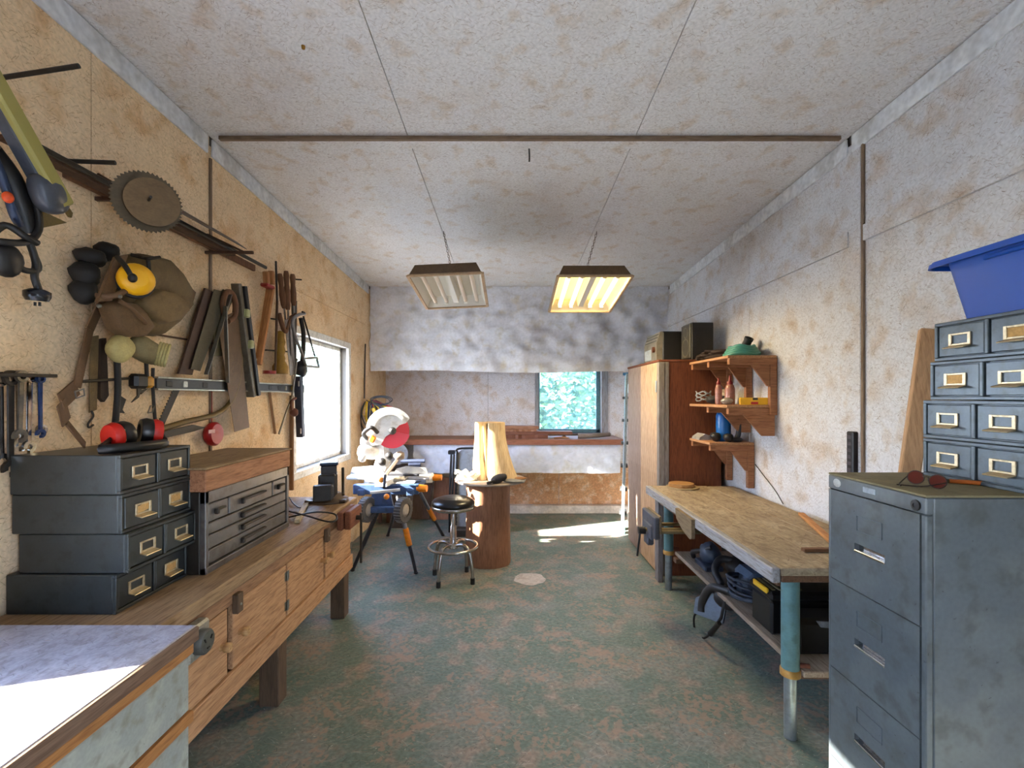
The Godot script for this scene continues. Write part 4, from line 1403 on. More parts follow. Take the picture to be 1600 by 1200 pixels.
	s.lathe([[0.0, -0.027], [0.20, -0.027], [0.21, -0.01], [0.19, 0.015], [0.0, 0.02]], 32, Transform3D(Basis.IDENTITY, c))
	placed(m, "turntable", s, alu)
	s = sh()
	s.span(c + Vector3(-0.36, -0.028, -0.14), c + Vector3(0.40, 0.012, 0.06), 0.02)
	s.prism([Vector2(-0.10, 0.0), Vector2(0.10, 0.0), Vector2(0.05, 0.26), Vector2(-0.05, 0.26)], 0.05, Transform3D(Basis(Vector3.RIGHT, Vector3.BACK, Vector3.DOWN), c + Vector3(0.02, 0.012, 0.05)))
	placed(m, "base", s, white)
	for sd in [-1, 1]:
		s = sh()
		s.prism([Vector2(0.04, 0.0), Vector2(0.36, 0.0), Vector2(0.34, 0.06), Vector2(0.16, 0.075), Vector2(0.07, 0.05)], 0.02, Transform3D(Basis(Vector3(sd, 0, 0), Vector3.UP, Vector3(0, 0, sd)), c + Vector3(0, 0.012, -0.05)))
		placed(m, "fence", s, alu)
	# blade and guard, turned a little towards the room
	var n := Vector3(0.30, 0.02, 1.0)
	var bc: Vector3 = Vector3(-1.069, 1.242, -4.300)
	var xf := facing(bc, n)
	s = sh()
	s.prism(circle(Vector2.ZERO, 0.152, 40), 0.004, xf)
	placed(m, "blade", s, mat("blade_red", Color(0.78, 0.05, 0.12), 0.35))
	s = sh()
	s.prism(circle(Vector2.ZERO, 0.158, 30, deg_to_rad(-140), deg_to_rad(-15)) + [Vector2(0.03, -0.012), Vector2(-0.03, -0.04)], 0.014, xf * Transform3D(Basis.IDENTITY, Vector3(0, 0, 0.012)))
	placed(m, "lower_guard", s, mat("guard_red", Color(0.78, 0.16, 0.24), 0.3))
	s = sh()
	var up := circle(Vector2(-0.025, 0.01), 0.205, 30, deg_to_rad(30), deg_to_rad(205))
	up.append_array([Vector2(-0.18, -0.13), Vector2(-0.10, -0.12), Vector2(-0.06, -0.05), Vector2(0.01, -0.005), Vector2(0.06, 0.05), Vector2(0.12, 0.07)])
	s.prism(up, 0.055, xf * Transform3D(Basis.IDENTITY, Vector3(0, 0, -0.02)))
	placed(m, "upper_guard", s, white)
	s = sh()
	var ring := circle(Vector2(-0.025, 0.01), 0.165, 24, deg_to_rad(40), deg_to_rad(195))
	var ring2 := circle(Vector2(-0.025, 0.01), 0.135, 24, deg_to_rad(40), deg_to_rad(195))
	ring2.reverse()
	s.prism(ring + ring2, 0.010, xf * Transform3D(Basis.IDENTITY, Vector3(0, 0, 0.034)))
	placed(m, "guard_rib", s, white)
	s = sh()
	s.lathe([[0.0, 0.0], [0.035, 0.0], [0.032, 0.03], [0.014, 0.04], [0.0, 0.04]], 18, frame(xf * Vector3(0, 0, 0.02), n))
	placed(m, "arbor", s, blk)
	# arm, motor, handle and clamps
	s = sh()
	s.beam(c + Vector3(-0.08, 0.05, -0.20), bc + Vector3(-0.10, -0.06, -0.02), 0.09, 0.11, Vector3.BACK, 0.02)
	s.beam(c + Vector3(-0.12, -0.02, -0.16), c + Vector3(-0.08, 0.14, -0.20), 0.14, 0.12, Vector3.BACK, 0.02)
	placed(m, "arm", s, alu)
	s = sh()
	s.lathe([[0.0, 0.0], [0.055, 0.0], [0.065, 0.03], [0.065, 0.13], [0.05, 0.16], [0.0, 0.165]], 20, frame(Vector3(-1.214, 1.039, -4.300), Vector3(-0.7, 0.2, 0.6)))
	placed(m, "motor", s, white)
	s = sh()
	s.lathe([[0.0, 0.0], [0.048, 0.0], [0.055, 0.03], [0.055, 0.10], [0.03, 0.12], [0.0, 0.12]], 18, frame(Vector3(-1.232, 1.143, -4.300), Vector3(-0.8, 0.1, 0.5)))
	placed(m, "motor_cap", s, alu)
	s = sh()
	s.tube(curve([Vector3(-1.264, 1.159, -4.250), Vector3(-1.284, 1.225, -4.150), Vector3(-1.202, 1.284, -4.100), Vector3(-1.161, 1.236, -4.150)], 5), 0.018, 8)
	placed(m, "handle", s, blk)
	s = sh()
	s.beam(Vector3(-1.208, 1.160, -4.120), Vector3(-1.180, 1.206, -4.100), 0.045, 0.04, Vector3.BACK, 0.008)
	placed(m, "trigger", s, orange)
	for p in [Vector3(-1.280, 1.018, -4.100), Vector3(-1.095, 0.992, -4.050), Vector3(-1.047, 1.040, -4.100)]:
		s = sh()
		s.ball(p, Vector3(0.035, 0.035, 0.03), Basis.IDENTITY, 10, 7, 0.2, 20.0)
		placed(m, "linkage", s, blk if p.x > -1.12 else white)
	s = sh()
	s.beam(Vector3(-1.075, 0.874, -4.100), Vector3(-0.993, 0.999, -4.200), 0.03, 0.02, Vector3.BACK, 0.004)
	s.ball(Vector3(-0.982, 1.028, -4.200), Vector3(0.05, 0.04, 0.04), Basis.IDENTITY, 10, 7, 0.3, 18.0)
	placed(m, "clamp", s, plain("clamp_grey", Color(0.52, 0.46, 0.40), 0.6, 0.2))
	# dark bar support at the right
	s = sh()
	s.rod(Vector3(-1.057, 0.922, -4.600), Vector3(-0.827, 0.928, -4.600), 0.020, 12)
	s.beam(Vector3(-0.926, 0.916, -4.600), Vector3(-0.926, 0.792, -4.600), 0.12, 0.03, Vector3.BACK, 0.004)
	placed(t, "work_support", s, plain("support_blue", Color(0.16, 0.20, 0.30), 0.5))

# ---------------------------------------------------------------- stool and log
func build_stool_and_log():
	var t := thing("stool", "round black padded shop stool with a chrome foot ring", "stool", Vector3(-0.483, 0, -4.02))
	var chrome := dusty("stool_chrome", Color(0.74, 0.73, 0.71), 0.22, 0.9)
	var s := sh()
	s.lathe([[0.0, 0.705], [0.06, 0.704], [0.12, 0.697], [0.165, 0.68], [0.184, 0.655], [0.182, 0.635], [0.17, 0.626], [0.0, 0.626]], 36)
	part(t, "seat", s, mat("vinyl", Color(0.035, 0.04, 0.05), 0.28))
	s = sh()
	s.lathe([[0.0, 0.598], [0.165, 0.598], [0.18, 0.604], [0.182, 0.628], [0.17, 0.634], [0.0, 0.634]], 36)
	part(t, "seat_band", s, chrome)
	s = sh()
	s.lathe([[0.018, 0.60], [0.018, 0.46], [0.026, 0.455], [0.026, 0.32], [0.036, 0.30], [0.055, 0.285], [0.055, 0.272], [0.0, 0.272]], 18)
	part(t, "column", s, chrome)
	s = sh()
	var pts := []
	for i in 41: pts.append(Vector3(cos(TAU * i / 40) * 0.205, 0.284, sin(TAU * i / 40) * 0.205))
	s.tube(pts, 0.013, 10)
	part(t, "foot_ring", s, chrome)
	for k in 4:
		var a := 0.52 + PI / 2 * k
		var d := Vector3(cos(a), 0, sin(a))
		s = sh()
		s.tube(curve([d * 0.03 + Vector3(0, 0.29, 0), d * 0.09 + Vector3(0, 0.305, 0), d * 0.15 + Vector3(0, 0.285, 0), d * 0.178 + Vector3(0, 0.21, 0), d * 0.195 + Vector3(0, 0.11, 0), d * 0.20 + Vector3(0, 0.02, 0)], 4), 0.015, 10)
		var lg := part(t, "leg", s, chrome)
		s = sh()
		s.rod(d * 0.20, d * 0.199 + Vector3(0, 0.05, 0), 0.019, 12)
		part(lg, "rubber_tip", s, plain("black", Color(0.05, 0.05, 0.055), 0.5))
	# upright log
	var bark := wood("log_side", Color(0.60, 0.42, 0.30), 1)
	var nz := FastNoiseLite.new()
	nz.seed = 9
	nz.frequency = 1.0
	t = thing("log", "thick upright peeled log carrying a round board", "log", Vector3(-0.205, 0, -4.46))
	s = sh()
	var n := 40
	var ring := func(y: float, k: float):
		var out := []
		for i in n:
			var a := TAU * i / n
			var r := 0.208 * k * (1.0 + 0.05 * nz.get_noise_2d(cos(a) * 1.6, sin(a) * 1.6) + 0.012 * nz.get_noise_3d(cos(a) * 9.0, y * 0.8, sin(a) * 9.0))
			out.append(Vector3(cos(a) * r, y, sin(a) * r))
		return out
	var ys := [0.002, 0.02, 0.2, 0.4, 0.6, 0.75, 0.765]
	var ks := [1.02, 1.04, 1.02, 1.0, 0.99, 0.99, 0.97]
	for j in 6:
		var A: Array = ring.call(ys[j], ks[j])
		var B: Array = ring.call(ys[j + 1], ks[j + 1])
		for i in n:
			s.quad(A[i], A[(i + 1) % n], B[(i + 1) % n], B[i], A[i] * Vector3(1, 0, 1), 1)
	part(t, "trunk", s, bark)
	s = sh()
	var tp: Array = ring.call(0.765, 0.97)
	for i in n: s.tri(Vector3(0, 0.766, 0), tp[i], tp[(i + 1) % n], Vector3.UP)
	part(t, "end_grain", s, wood("log_end", Color(0.72, 0.58, 0.42), 0))
	s = sh()
	s.lathe([[0.0, 0.0], [0.33, 0.0], [0.335, 0.008], [0.33, 0.018], [0.0, 0.018]], 44, Transform3D(Basis.IDENTITY, Vector3(-0.185, 0.767, -4.44)))
	one("round_board", s, wood("round_board", Color(0.66, 0.60, 0.54), 0), "thin round board lying on top of the upright log", "board")
	# carved stump: fluted, flaring at the foot, with two deep folds
	t = thing("carved_stump", "pale carved stump with deep folds standing on the round board", "stump", Vector3(-0.19, 0.7855, -4.46))
	s = sh()
	n = 150
	var body := func(v: float):
		var out := []
		for i in n:
			var a := TAU * i / n
			var flare := 0.146 + 0.016 * pow(1.0 - v, 2.0) + 0.006 * sin(v * 5.0)
			var k := 1.0 + 0.05 * sin(a * 3.0 + 0.6) * (1.0 - 0.4 * v)
			for g in [[1.78 + 0.06 * v, 0.12, 0.68], [2.22 - 0.30 * (1.0 - v), 0.10, 0.62], [0.35, 0.16, 0.12], [4.2, 0.2, 0.2]]:
				var dd := absf(wrapf(a - g[0], -PI, PI))
				k -= g[2] * exp(-dd * dd / (g[1] * g[1])) * (0.35 + 0.65 * v)
			var foot := 0.10 * pow(1.0 - v, 2.5) * maxf(0.0, cos(a - 0.1))
			out.append(Vector3(cos(a) * (flare * k + foot), v * 0.525, sin(a) * flare * k))
		return out
	for j in 16:
		var A: Array = body.call(j / 16.0)
		var B: Array = body.call((j + 1) / 16.0)
		for i in n: s.quad(A[i], A[(i + 1) % n], B[(i + 1) % n], B[i], A[i] * Vector3(1, 0, 1), 1)
	part(t, "body", s, wood("stump", Color(0.84, 0.75, 0.60), 1))
	s = sh()
	var te: Array = body.call(1.0)
	for i in n: s.tri(Vector3(0, 0.525, 0.0), te[i], te[(i + 1) % n], Vector3.UP)
	part(t, "top_face", s, wood("stump_top", Color(0.80, 0.66, 0.46), 0))
	# white rope heap
	s = sh()
	var rr := RandomNumberGenerator.new()
	rr.seed = 3
	for k in 6:
		pts = []
		var c := Vector3(-0.40 + rr.randf_range(-0.05, 0.06), 0.80 + 0.012 * k, -4.34 + rr.randf_range(-0.03, 0.03))
		for i in 15: pts.append(c + Vector3(cos(TAU * i / 14) * (0.085 - 0.006 * k), 0.012 * sin(i * 1.7), sin(TAU * i / 14) * 0.06))
		s.tube(pts, 0.012, 7)
	one("rope_coil", s, mat("rope", Color(0.86, 0.84, 0.78), 0.9), "heap of white rope on the round board beside the stump", "rope")
	t = thing("work_gloves", "dark grey work gloves lying in front of the carved stump", "gloves", Vector3(-0.08, 0.785, -4.22))
	var gl := plain("glove_dark", Color(0.14, 0.14, 0.16), 0.8)
	s = sh()
	s.ball(Vector3(-0.10, 0.825, -4.20), Vector3(0.075, 0.04, 0.05), Basis(Vector3.BACK, 0.35), 14, 9, 0.3, 14.0, 5)
	for k in 4: s.tube([Vector3(-0.13, 0.805 + 0.006 * k, -4.18 + 0.018 * k), Vector3(-0.20, 0.797, -4.16 + 0.02 * k)], 0.013, 8, 0.010)
	placed(t, "glove", s, gl)
	s = sh()
	s.ball(Vector3(0.02, 0.802, -4.21), Vector3(0.085, 0.016, 0.055), Basis(Vector3.UP, -0.3), 14, 9, 0.3, 14.0, 6)
	for k in 4: s.tube([Vector3(0.06, 0.80, -4.24 + 0.018 * k), Vector3(0.125, 0.797, -4.25 + 0.024 * k)], 0.011, 8, 0.009)
	placed(t, "glove", s, plain("glove_pale", Color(0.50, 0.49, 0.47), 0.8))
	s = sh()
	s.ball(Vector3(0.09, 0.80, -4.36), Vector3(0.055, 0.014, 0.04), Basis.IDENTITY, 10, 7, 0.4, 20.0, 8)
	one("wood_chip", s, wood("chip", Color(0.52, 0.36, 0.20), 0), "brown scrap of bark on the right rim of the round board", "bark")

# ---------------------------------------------------------------- tools on the left wall
func flat(called: String, poly: Array, off: float, depth: float, m: Material, label: String, category: String, group := "") -> MeshInstance3D:
	var s := sh()
	s.prism(poly, depth, on_left(off))
	return one(called, s, m, label, category, group)

func wrench(label: String, at: Vector2, length: float, tilt: float, size: float, m: Material, off: float):
	var t := thing("combination_wrench", label, "wrench", Vector3(LEFT + off, at.y, -at.x), PI / 2, "wrenches hanging on the left wall")
	t.rotation.z = 0.0
	var b := Basis(Vector3.BACK, tilt)
	var s := sh()
	s.prism([Vector2(-size * 0.38, -size), Vector2(size * 0.38, -size), Vector2(size * 0.32, -length + size * 0.7), Vector2(-size * 0.32, -length + size * 0.7)], 0.007, Transform3D(b, Vector3.ZERO))
	part(t, "shaft", s, m)
	s = sh()
	s.lathe([[size * 0.55, 0.0], [size, 0.0], [size, 0.012], [size * 0.55, 0.012], [size * 0.55, 0.0]], 18, Transform3D(b * Basis(Vector3.RIGHT, PI / 2), Vector3(0, 0, -0.002)))
	part(t, "ring_end", s, m)
	s = sh()
	var jaw := []
	for k in 13:
		var a := deg_to_rad(-55) + deg_to_rad(290) * k / 12.0
		jaw.append(Vector2(cos(a - 0.6), sin(a - 0.6)) * size * 1.15 + Vector2(0, -length))
	for k in 7:
		var a := deg_to_rad(235) - deg_to_rad(290) * k / 6.0
		jaw.append(Vector2(cos(a - 0.6), sin(a - 0.6)) * size * 0.5 + Vector2(0, -length))
	s.prism(jaw, 0.010, Transform3D(b, Vector3(0, 0, -0.001)))
	part(t, "open_end", s, m)

func build_left_wall_tools():
	var s: Shape
	var t: Node3D
	var iron := plain("old_iron", Color(0.22, 0.20, 0.18), 0.5, 0.5)
	var rusty := plain("rusty", Color(0.34, 0.24, 0.17), 0.7, 0.2)
	var steel := plain("tool_steel", Color(0.52, 0.50, 0.46), 0.38, 0.7)
	var chrome := plain("tool_chrome", Color(0.74, 0.75, 0.77), 0.22, 1.0)
	var brown := wood("tool_wood", Color(0.44, 0.29, 0.18), 1)
	var tan_w := wood("tool_tan", Color(0.72, 0.50, 0.30), 1)
	var leather := mat("leather", Color(0.42, 0.34, 0.21), 0.8, 0.0, T.mottle, Vector3.ONE * 3.5)
	var strap := mat("strap_leather", Color(0.40, 0.29, 0.18), 0.75, 0.0, T.mottle, Vector3.ONE * 3.0)
	var blackm := plain("black", Color(0.05, 0.05, 0.055), 0.5)
	# wrenches
	var wr := [[6, 592, 0.27, 0.02, 0.019, "large chrome wrench leftmost in the row on the left wall", chrome], [17, 590, 0.30, 0.0, 0.020, "long dark wrench second from left in the row", iron], [27, 588, 0.20, -0.03, 0.016, "old dull wrench third from left in the row", steel], [36, 588, 0.23, 0.02, 0.017, "polished wrench in the middle of the row on the left wall", chrome], [47, 589, 0.24, -0.02, 0.015, "slim bright wrench right of the middle in the row", chrome], [57, 592, 0.19, 0.0, 0.011, "narrow blue-handled wrench in the row on the left wall", plain("wrench_blue", Color(0.10, 0.22, 0.42), 0.4, 0.3)], [67, 592, 0.18, 0.05, 0.013, "short crooked wrench rightmost in the row on the left wall", chrome]]
	var zz := [Vector2(1.544, 1.608), Vector2(1.565, 1.613), Vector2(1.586, 1.619), Vector2(1.604, 1.619), Vector2(1.628, 1.618), Vector2(1.650, 1.612), Vector2(1.673, 1.613)]
	for i in wr.size():
		wrench(wr[i][5], zz[i], wr[i][2], wr[i][3], wr[i][4] * 1.25, wr[i][6], 0.012 + 0.014 * (i % 3))
	s = sh()
	s.beam(Vector3(LEFT + 0.03, zz[0].y + 0.012, -zz[0].x + 0.06), Vector3(LEFT + 0.03, zz[6].y + 0.012, -zz[6].x - 0.03), 0.05, 0.012, Vector3.UP, 0.002)
	one("wrench_rail", s, iron, "dark rail that the row of wrenches hangs from", "rail")
	# near tool in the top left corner with its cord
	t = thing("hedge_trimmer", "yellow and black power tool hanging in the top left corner", "power tool", Vector3(-1.480, 2.184, -1.466))
	s = sh()
	s.beam(Vector3(-1.380, 2.422, -1.250), Vector3(-1.380, 2.143, -1.474), 0.05, 0.024, Vector3(1, 0, 0), 0.006)
	placed(t, "yellow_guard", s, mat("guard_yellow", Color(0.56, 0.52, 0.26), 0.5))
	s = sh()
	s.beam(Vector3(-1.410, 2.396, -1.277), Vector3(-1.410, 2.137, -1.472), 0.045, 0.06, Vector3(1, 0, 0), 0.02)
	s.ball(Vector3(-1.400, 2.167, -1.437), Vector3(0.035, 0.06, 0.05), Basis(Vector3.RIGHT, 0.4), 16, 10, 0.0, 1.0, 1, 0.8)
	placed(t, "body", s, plain("body_slate", Color(0.26, 0.28, 0.32), 0.35))
	s = sh()
	s.tube(curve([Vector3(-1.460, 2.238, -1.322), Vector3(-1.460, 2.185, -1.382), Vector3(-1.460, 2.106, -1.418), Vector3(-1.460, 2.045, -1.437)], 5), 0.034, 12, 0.024)
	placed(t, "handle", s, plain("handle_black", Color(0.07, 0.07, 0.08), 0.45))
	s = sh()
	s.tube(curve([Vector3(-1.430, 2.222, -1.308), Vector3(-1.430, 2.148, -1.341), Vector3(-1.430, 2.076, -1.365), Vector3(-1.440, 2.057, -1.389)], 5), 0.012, 8)
	placed(t, "blue_trim", s, plain("trim_blue", Color(0.08, 0.17, 0.30), 0.4))
	s = sh()
	s.ball(Vector3(-1.420, 2.114, -1.339), Vector3(0.012, 0.016, 0.014))
	placed(t, "switch", s, plain("switch_orange", Color(0.85, 0.30, 0.08), 0.5))
	s = sh()
	s.tube(curve([Vector3(-1.440, 2.182, -1.417), Vector3(-1.430, 2.121, -1.432), Vector3(-1.430, 2.054, -1.436), Vector3(-1.420, 2.004, -1.388), Vector3(-1.420, 1.984, -1.327), Vector3(-1.440, 1.990, -1.312), Vector3(-1.430, 2.036, -1.341), Vector3(-1.410, 2.016, -1.378), Vector3(-1.410, 2.008, -1.412)], 5), 0.010, 8)
	s.tube(curve([Vector3(-1.440, 1.949, -1.312), Vector3(-1.430, 1.947, -1.348), Vector3(-1.430, 1.923, -1.394), Vector3(-1.430, 1.938, -1.436), Vector3(-1.440, 1.985, -1.430), Vector3(-1.440, 2.023, -1.411)], 5), 0.009, 8)
	s.tube(curve([Vector3(-1.430, 2.016, -1.407), Vector3(-1.430, 1.955, -1.428), Vector3(-1.430, 1.912, -1.424), Vector3(-1.430, 1.876, -1.436)], 5), 0.010, 8)
	placed(t, "cord", s, plain("cord_black", Color(0.08, 0.08, 0.085), 0.5))
	s = sh()
	s.lathe([[0.0, 0.0], [0.026, 0.0], [0.032, 0.012], [0.032, 0.028], [0.016, 0.036], [0.0, 0.038]], 18, frame(Vector3(-1.430, 1.840, -1.432), Vector3(0.1, 1, 0.1)))
	s.rod(Vector3(-1.430, 1.835, -1.426), Vector3(-1.430, 1.824, -1.426), 0.004, 6)
	s.rod(Vector3(-1.430, 1.838, -1.440), Vector3(-1.430, 1.826, -1.440), 0.004, 6)
	placed(t, "plug", s, plain("plug_dark", Color(0.12, 0.13, 0.15), 0.25, 0.3))
	s = sh()
	s.prism([Vector2(1.631, 2.189), Vector2(1.720, 2.182), Vector2(1.631, 2.132)], 0.012, on_left(0.06))
	s.beam(Vector3(-1.400, 2.163, -1.472), Vector3(-1.440, 2.145, -1.551), 0.02, 0.012, Vector3(1, 0, 0), 0.002)
	placed(t, "bracket", s, plain("bracket_olive", Color(0.40, 0.33, 0.14), 0.6))
	s = sh()
	s.ball(Vector3(-1.440, 1.942, -1.351), Vector3(0.03, 0.05, 0.045), Basis.IDENTITY, 12, 8, 0.1, 9.0)
	placed(t, "cord_reel", s, plain("handle_black", Color(0.07, 0.07, 0.08), 0.45))
	# peg rods high on the wall
	for q in [[Vector3(LEFT, 2.60, -1.56), Vector3(-1.42, 2.64, -1.56), "upper thin rod peg in the top left corner"], [Vector3(LEFT, 2.40, -1.70), Vector3(-1.45, 2.41, -1.74), "lower thick rod peg behind the yellow power tool"]]:
		s = sh()
		s.rod(q[0], q[1], 0.008, 8)
		one("peg_rod", s, iron, q[2], "peg", "pegs in the top left corner")
	# rack high up with long tools and circular blades
	t = thing("wall_rack", "two-armed rack high on the left wall holding long tools", "rack", Vector3(LEFT, 2.33, -2.25))
	for q in [[-1.92, 0.22, 2.352], [-2.61, 0.265, 2.345]]:
		s = sh()
		s.beam(Vector3(LEFT, q[2], q[0]), Vector3(LEFT + q[1], q[2], q[0]), 0.016, 0.016, Vector3.UP, 0.002)
		s.rod(Vector3(LEFT + 0.01, q[2] + 0.1, q[0]), Vector3(LEFT + q[1] * 0.8, q[2] + 0.004, q[0]), 0.006, 6)
		placed(t, "arm", s, rusty)
	var longs := [[-1.545, 2.39, -1.42, -3.0, 0.016, 0.018, iron, "long dark steel bar lying outermost on the high rack"], [-1.60, 2.39, -1.5, -2.72, 0.05, 0.022, rusty, "rusty flat bar in the middle of the high rack"], [-1.648, 2.39, -1.75, -3.05, 0.02, 0.04, brown, "brown wooden stick lying against the wall on the high rack"]]
	for q in longs:
		s = sh()
		s.beam(Vector3(q[0], 2.356 + q[5] * 0.5 + 0.006, q[2]), Vector3(q[0], 2.356 + q[5] * 0.5 + 0.002, q[3]), q[4], q[5], Vector3.UP, 0.003)
		one("long_bar", s, q[6], q[7], "bar", "long bars on the high rack")
	s = sh()
	s.prism([Vector2(2.02, -0.08), Vector2(2.62, -0.035), Vector2(2.62, 0.035), Vector2(2.02, 0.06)], 0.003, Transform3D(Basis(Vector3(0, 0, -1), Vector3(0.75, -0.55, 0).normalized(), Vector3(0.55, 0.75, 0).normalized()), Vector3(-1.485, 2.385, 0)))
	one("saw_blade_plate", s, plain("plate_dark", Color(0.25, 0.21, 0.20), 0.4, 0.5), "broad dark saw plate slung below the high rack", "saw blade")
	var n := Vector3(0.62, -0.05, 0.62)
	var bc: Vector3 = Vector3(-1.400, 2.301, -1.827)
	s = sh()
	var teeth := []
	for k in 48:
		var a := TAU * k / 48
		teeth.append(Vector2.from_angle(a) * 0.116)
		teeth.append(Vector2.from_angle(a + 0.045) * 0.108)
	s.prism(teeth, 0.004, facing(bc, n))
	one("toothed_disc", s, plain("blade_old", Color(0.36, 0.31, 0.23), 0.5, 0.5), "large toothed circular saw blade on the high rack", "saw blade", "circular blades on the high rack")
	t = thing("round_disc", "smaller smooth round blade in front of the toothed one", "saw blade", bc + n.normalized() * 0.02, 0.0, "circular blades on the high rack")
	s = sh()
	s.prism(circle(Vector2(0.012, -0.004), 0.089, 36), 0.004, facing(bc + n.normalized() * 0.03, n))
	placed(t, "disc", s, plain("blade_dust", Color(0.47, 0.38, 0.26), 0.6, 0.3))
	s = sh()
	s.rod(bc + n.normalized() * 0.01, bc + n.normalized() * 0.085, 0.005, 8)
	placed(t, "peg", s, iron)
	# leather tool bag
	t = thing("tool_bag", "brown leather tool belt bag hanging on the left wall", "tool bag", Vector3(-1.580, 1.817, -1.975))
	var lb := Basis(Vector3(0, 0, -1), Vector3.UP, Vector3(1, 0, 0))
	s = sh()
	s.pillow([Vector2(1.979, 2.133), Vector2(2.045, 2.166), Vector2(2.161, 2.181), Vector2(2.240, 2.143), Vector2(2.308, 2.080), Vector2(2.317, 1.995), Vector2(2.224, 1.896), Vector2(2.123, 1.825), Vector2(2.032, 1.819), Vector2(1.954, 1.846), Vector2(1.905, 1.895), Vector2(1.896, 1.955), Vector2(1.926, 2.039)], 0.13, on_left(0.03))
	placed(t, "main_pouch", s, leather)
	s = sh()
	s.pillow([Vector2(1.921, 1.929), Vector2(1.950, 1.966), Vector2(2.029, 2.011), Vector2(2.118, 2.014), Vector2(2.191, 1.988), Vector2(2.207, 1.950), Vector2(2.142, 1.897), Vector2(2.058, 1.867), Vector2(1.994, 1.879)], 0.085, on_left(0.12))
	placed(t, "front_pouch", s, mat("leather_mid", Color(0.46, 0.37, 0.23), 0.8, 0.0, T.mottle, Vector3.ONE * 3.5))
	s = sh()
	s.pillow([Vector2(1.790, 1.893), Vector2(1.841, 1.923), Vector2(1.902, 1.925), Vector2(1.950, 1.898), Vector2(2.001, 1.842), Vector2(1.953, 1.798), Vector2(1.883, 1.789), Vector2(1.824, 1.816)], 0.075, on_left(0.12))
	placed(t, "small_pouch", s, mat("leather_low", Color(0.41, 0.31, 0.19), 0.8, 0.0, T.mottle, Vector3.ONE * 3.5))
	for k in 2:
		s = sh()
		var o := 0.02 + 0.05 * k
		s.pillow([[Vector2(2.262, 2.137), Vector2(2.367, 2.132), Vector2(2.452, 2.093), Vector2(2.423, 2.021), Vector2(2.358, 1.958), Vector2(2.296, 1.953)], [Vector2(2.170, 2.107), Vector2(2.252, 2.110), Vector2(2.332, 2.073), Vector2(2.304, 1.992), Vector2(2.227, 1.947), Vector2(2.186, 1.993)]][k], 0.045, on_left(o))
		placed(t, "side_pocket", s, strap)
	s = sh()
	s.tube(curve([Vector3(-1.490, 1.914, -1.704), Vector3(-1.440, 1.919, -1.727), Vector3(-1.430, 1.965, -1.788)], 5), 0.010, 8)
	s.tube(curve([Vector3(-1.440, 1.904, -1.744), Vector3(-1.430, 1.883, -1.788), Vector3(-1.450, 1.843, -1.886)], 5), 0.008, 8)
	placed(t, "seam_roll", s, strap)
	s = sh()
	s.prism([Vector2(1.764, 2.070), Vector2(1.822, 2.097), Vector2(1.747, 1.904), Vector2(1.685, 1.887)], 0.012, on_left(0.2))
	placed(t, "flap", s, strap)
	for p in [Vector3(-1.430, 1.918, -1.735), Vector3(-1.470, 1.875, -1.694)]:
		s = sh()
		s.ball(p, Vector3(0.008, 0.008, 0.008))
		placed(t, "rivet", s, steel)
	# wide belt hanging from it
	t = thing("leather_belt", "wide brown leather belt hanging folded beside the tool bag", "belt", Vector3(-1.630, 1.384, -1.756))
	s = sh()
	var path := [Vector3(-1.580, 1.922, -1.835), Vector3(-1.600, 1.806, -1.802), Vector3(-1.610, 1.586, -1.760), Vector3(-1.520, 1.533, -1.602), Vector3(-1.540, 1.461, -1.644), Vector3(-1.520, 1.376, -1.694)]
	for i in path.size() - 1:
		s.beam(path[i], path[i + 1], 0.006, 0.058, Vector3(0.25, 0.2, 0.6), 0.002)
	placed(t, "strap", s, strap)
	s = sh()
	s.tube([Vector3(-1.530, 1.568, -1.665), Vector3(-1.530, 1.578, -1.700), Vector3(-1.530, 1.555, -1.703), Vector3(-1.530, 1.545, -1.670), Vector3(-1.530, 1.568, -1.665)], 0.003, 6)
	placed(t, "buckle", s, steel)
	flat("leather_strip", [Vector2(1.847, 1.785), Vector2(1.882, 1.794), Vector2(1.873, 1.499), Vector2(1.842, 1.488)], 0.04, 0.006, leather, "narrow dark leather strip hanging left of the respirator pads", "strap")
	s = sh()
	s.tube(curve([Vector3(-1.630, 1.495, -1.844), Vector3(-1.620, 1.475, -1.841), Vector3(-1.620, 1.447, -1.819), Vector3(-1.620, 1.432, -1.822), Vector3(-1.620, 1.441, -1.841)], 4), 0.004, 6)
	one("wire_hook", s, iron, "small wire hook at the end of the narrow strip", "hook")
	flat("leather_sheath", [Vector2(1.893, 1.780), Vector2(1.917, 1.788), Vector2(1.929, 1.555), Vector2(1.908, 1.529), Vector2(1.890, 1.545)], 0.03, 0.016, plain("sheath", Color(0.20, 0.14, 0.10), 0.7), "dark brown knife sheath hanging under the tool bag", "sheath")
	# black knee pads beside the bag
	t = thing("knee_pads", "bunched black knee pads hanging left of the tool bag", "knee pads", Vector3(-1.630, 1.922, -1.836))
	for q in [[Vector3(-1.620, 2.090, -1.833), Vector3(0.05, 0.035, 0.05)], [Vector3(-1.620, 2.137, -1.906), Vector3(0.04, 0.035, 0.045)], [Vector3(-1.620, 2.019, -1.808), Vector3(0.045, 0.045, 0.05)], [Vector3(-1.620, 1.954, -1.803), Vector3(0.042, 0.045, 0.045)]]:
		s = sh()
		s.ball(q[0], q[1], lb, 14, 9, 0.35, 14.0, 7)
		placed(t, "pad", s, plain("pad_black", Color(0.09, 0.085, 0.08), 0.7))
	s = sh()
	s.tube(curve([Vector3(-1.520, 2.120, -1.900), Vector3(-1.480, 2.111, -1.905), Vector3(-1.440, 2.101, -1.886), Vector3(-1.420, 2.116, -1.921)], 4), 0.007, 8)
	one("bag_peg", s, iron, "dark peg above the tool bag that it hangs from", "peg")
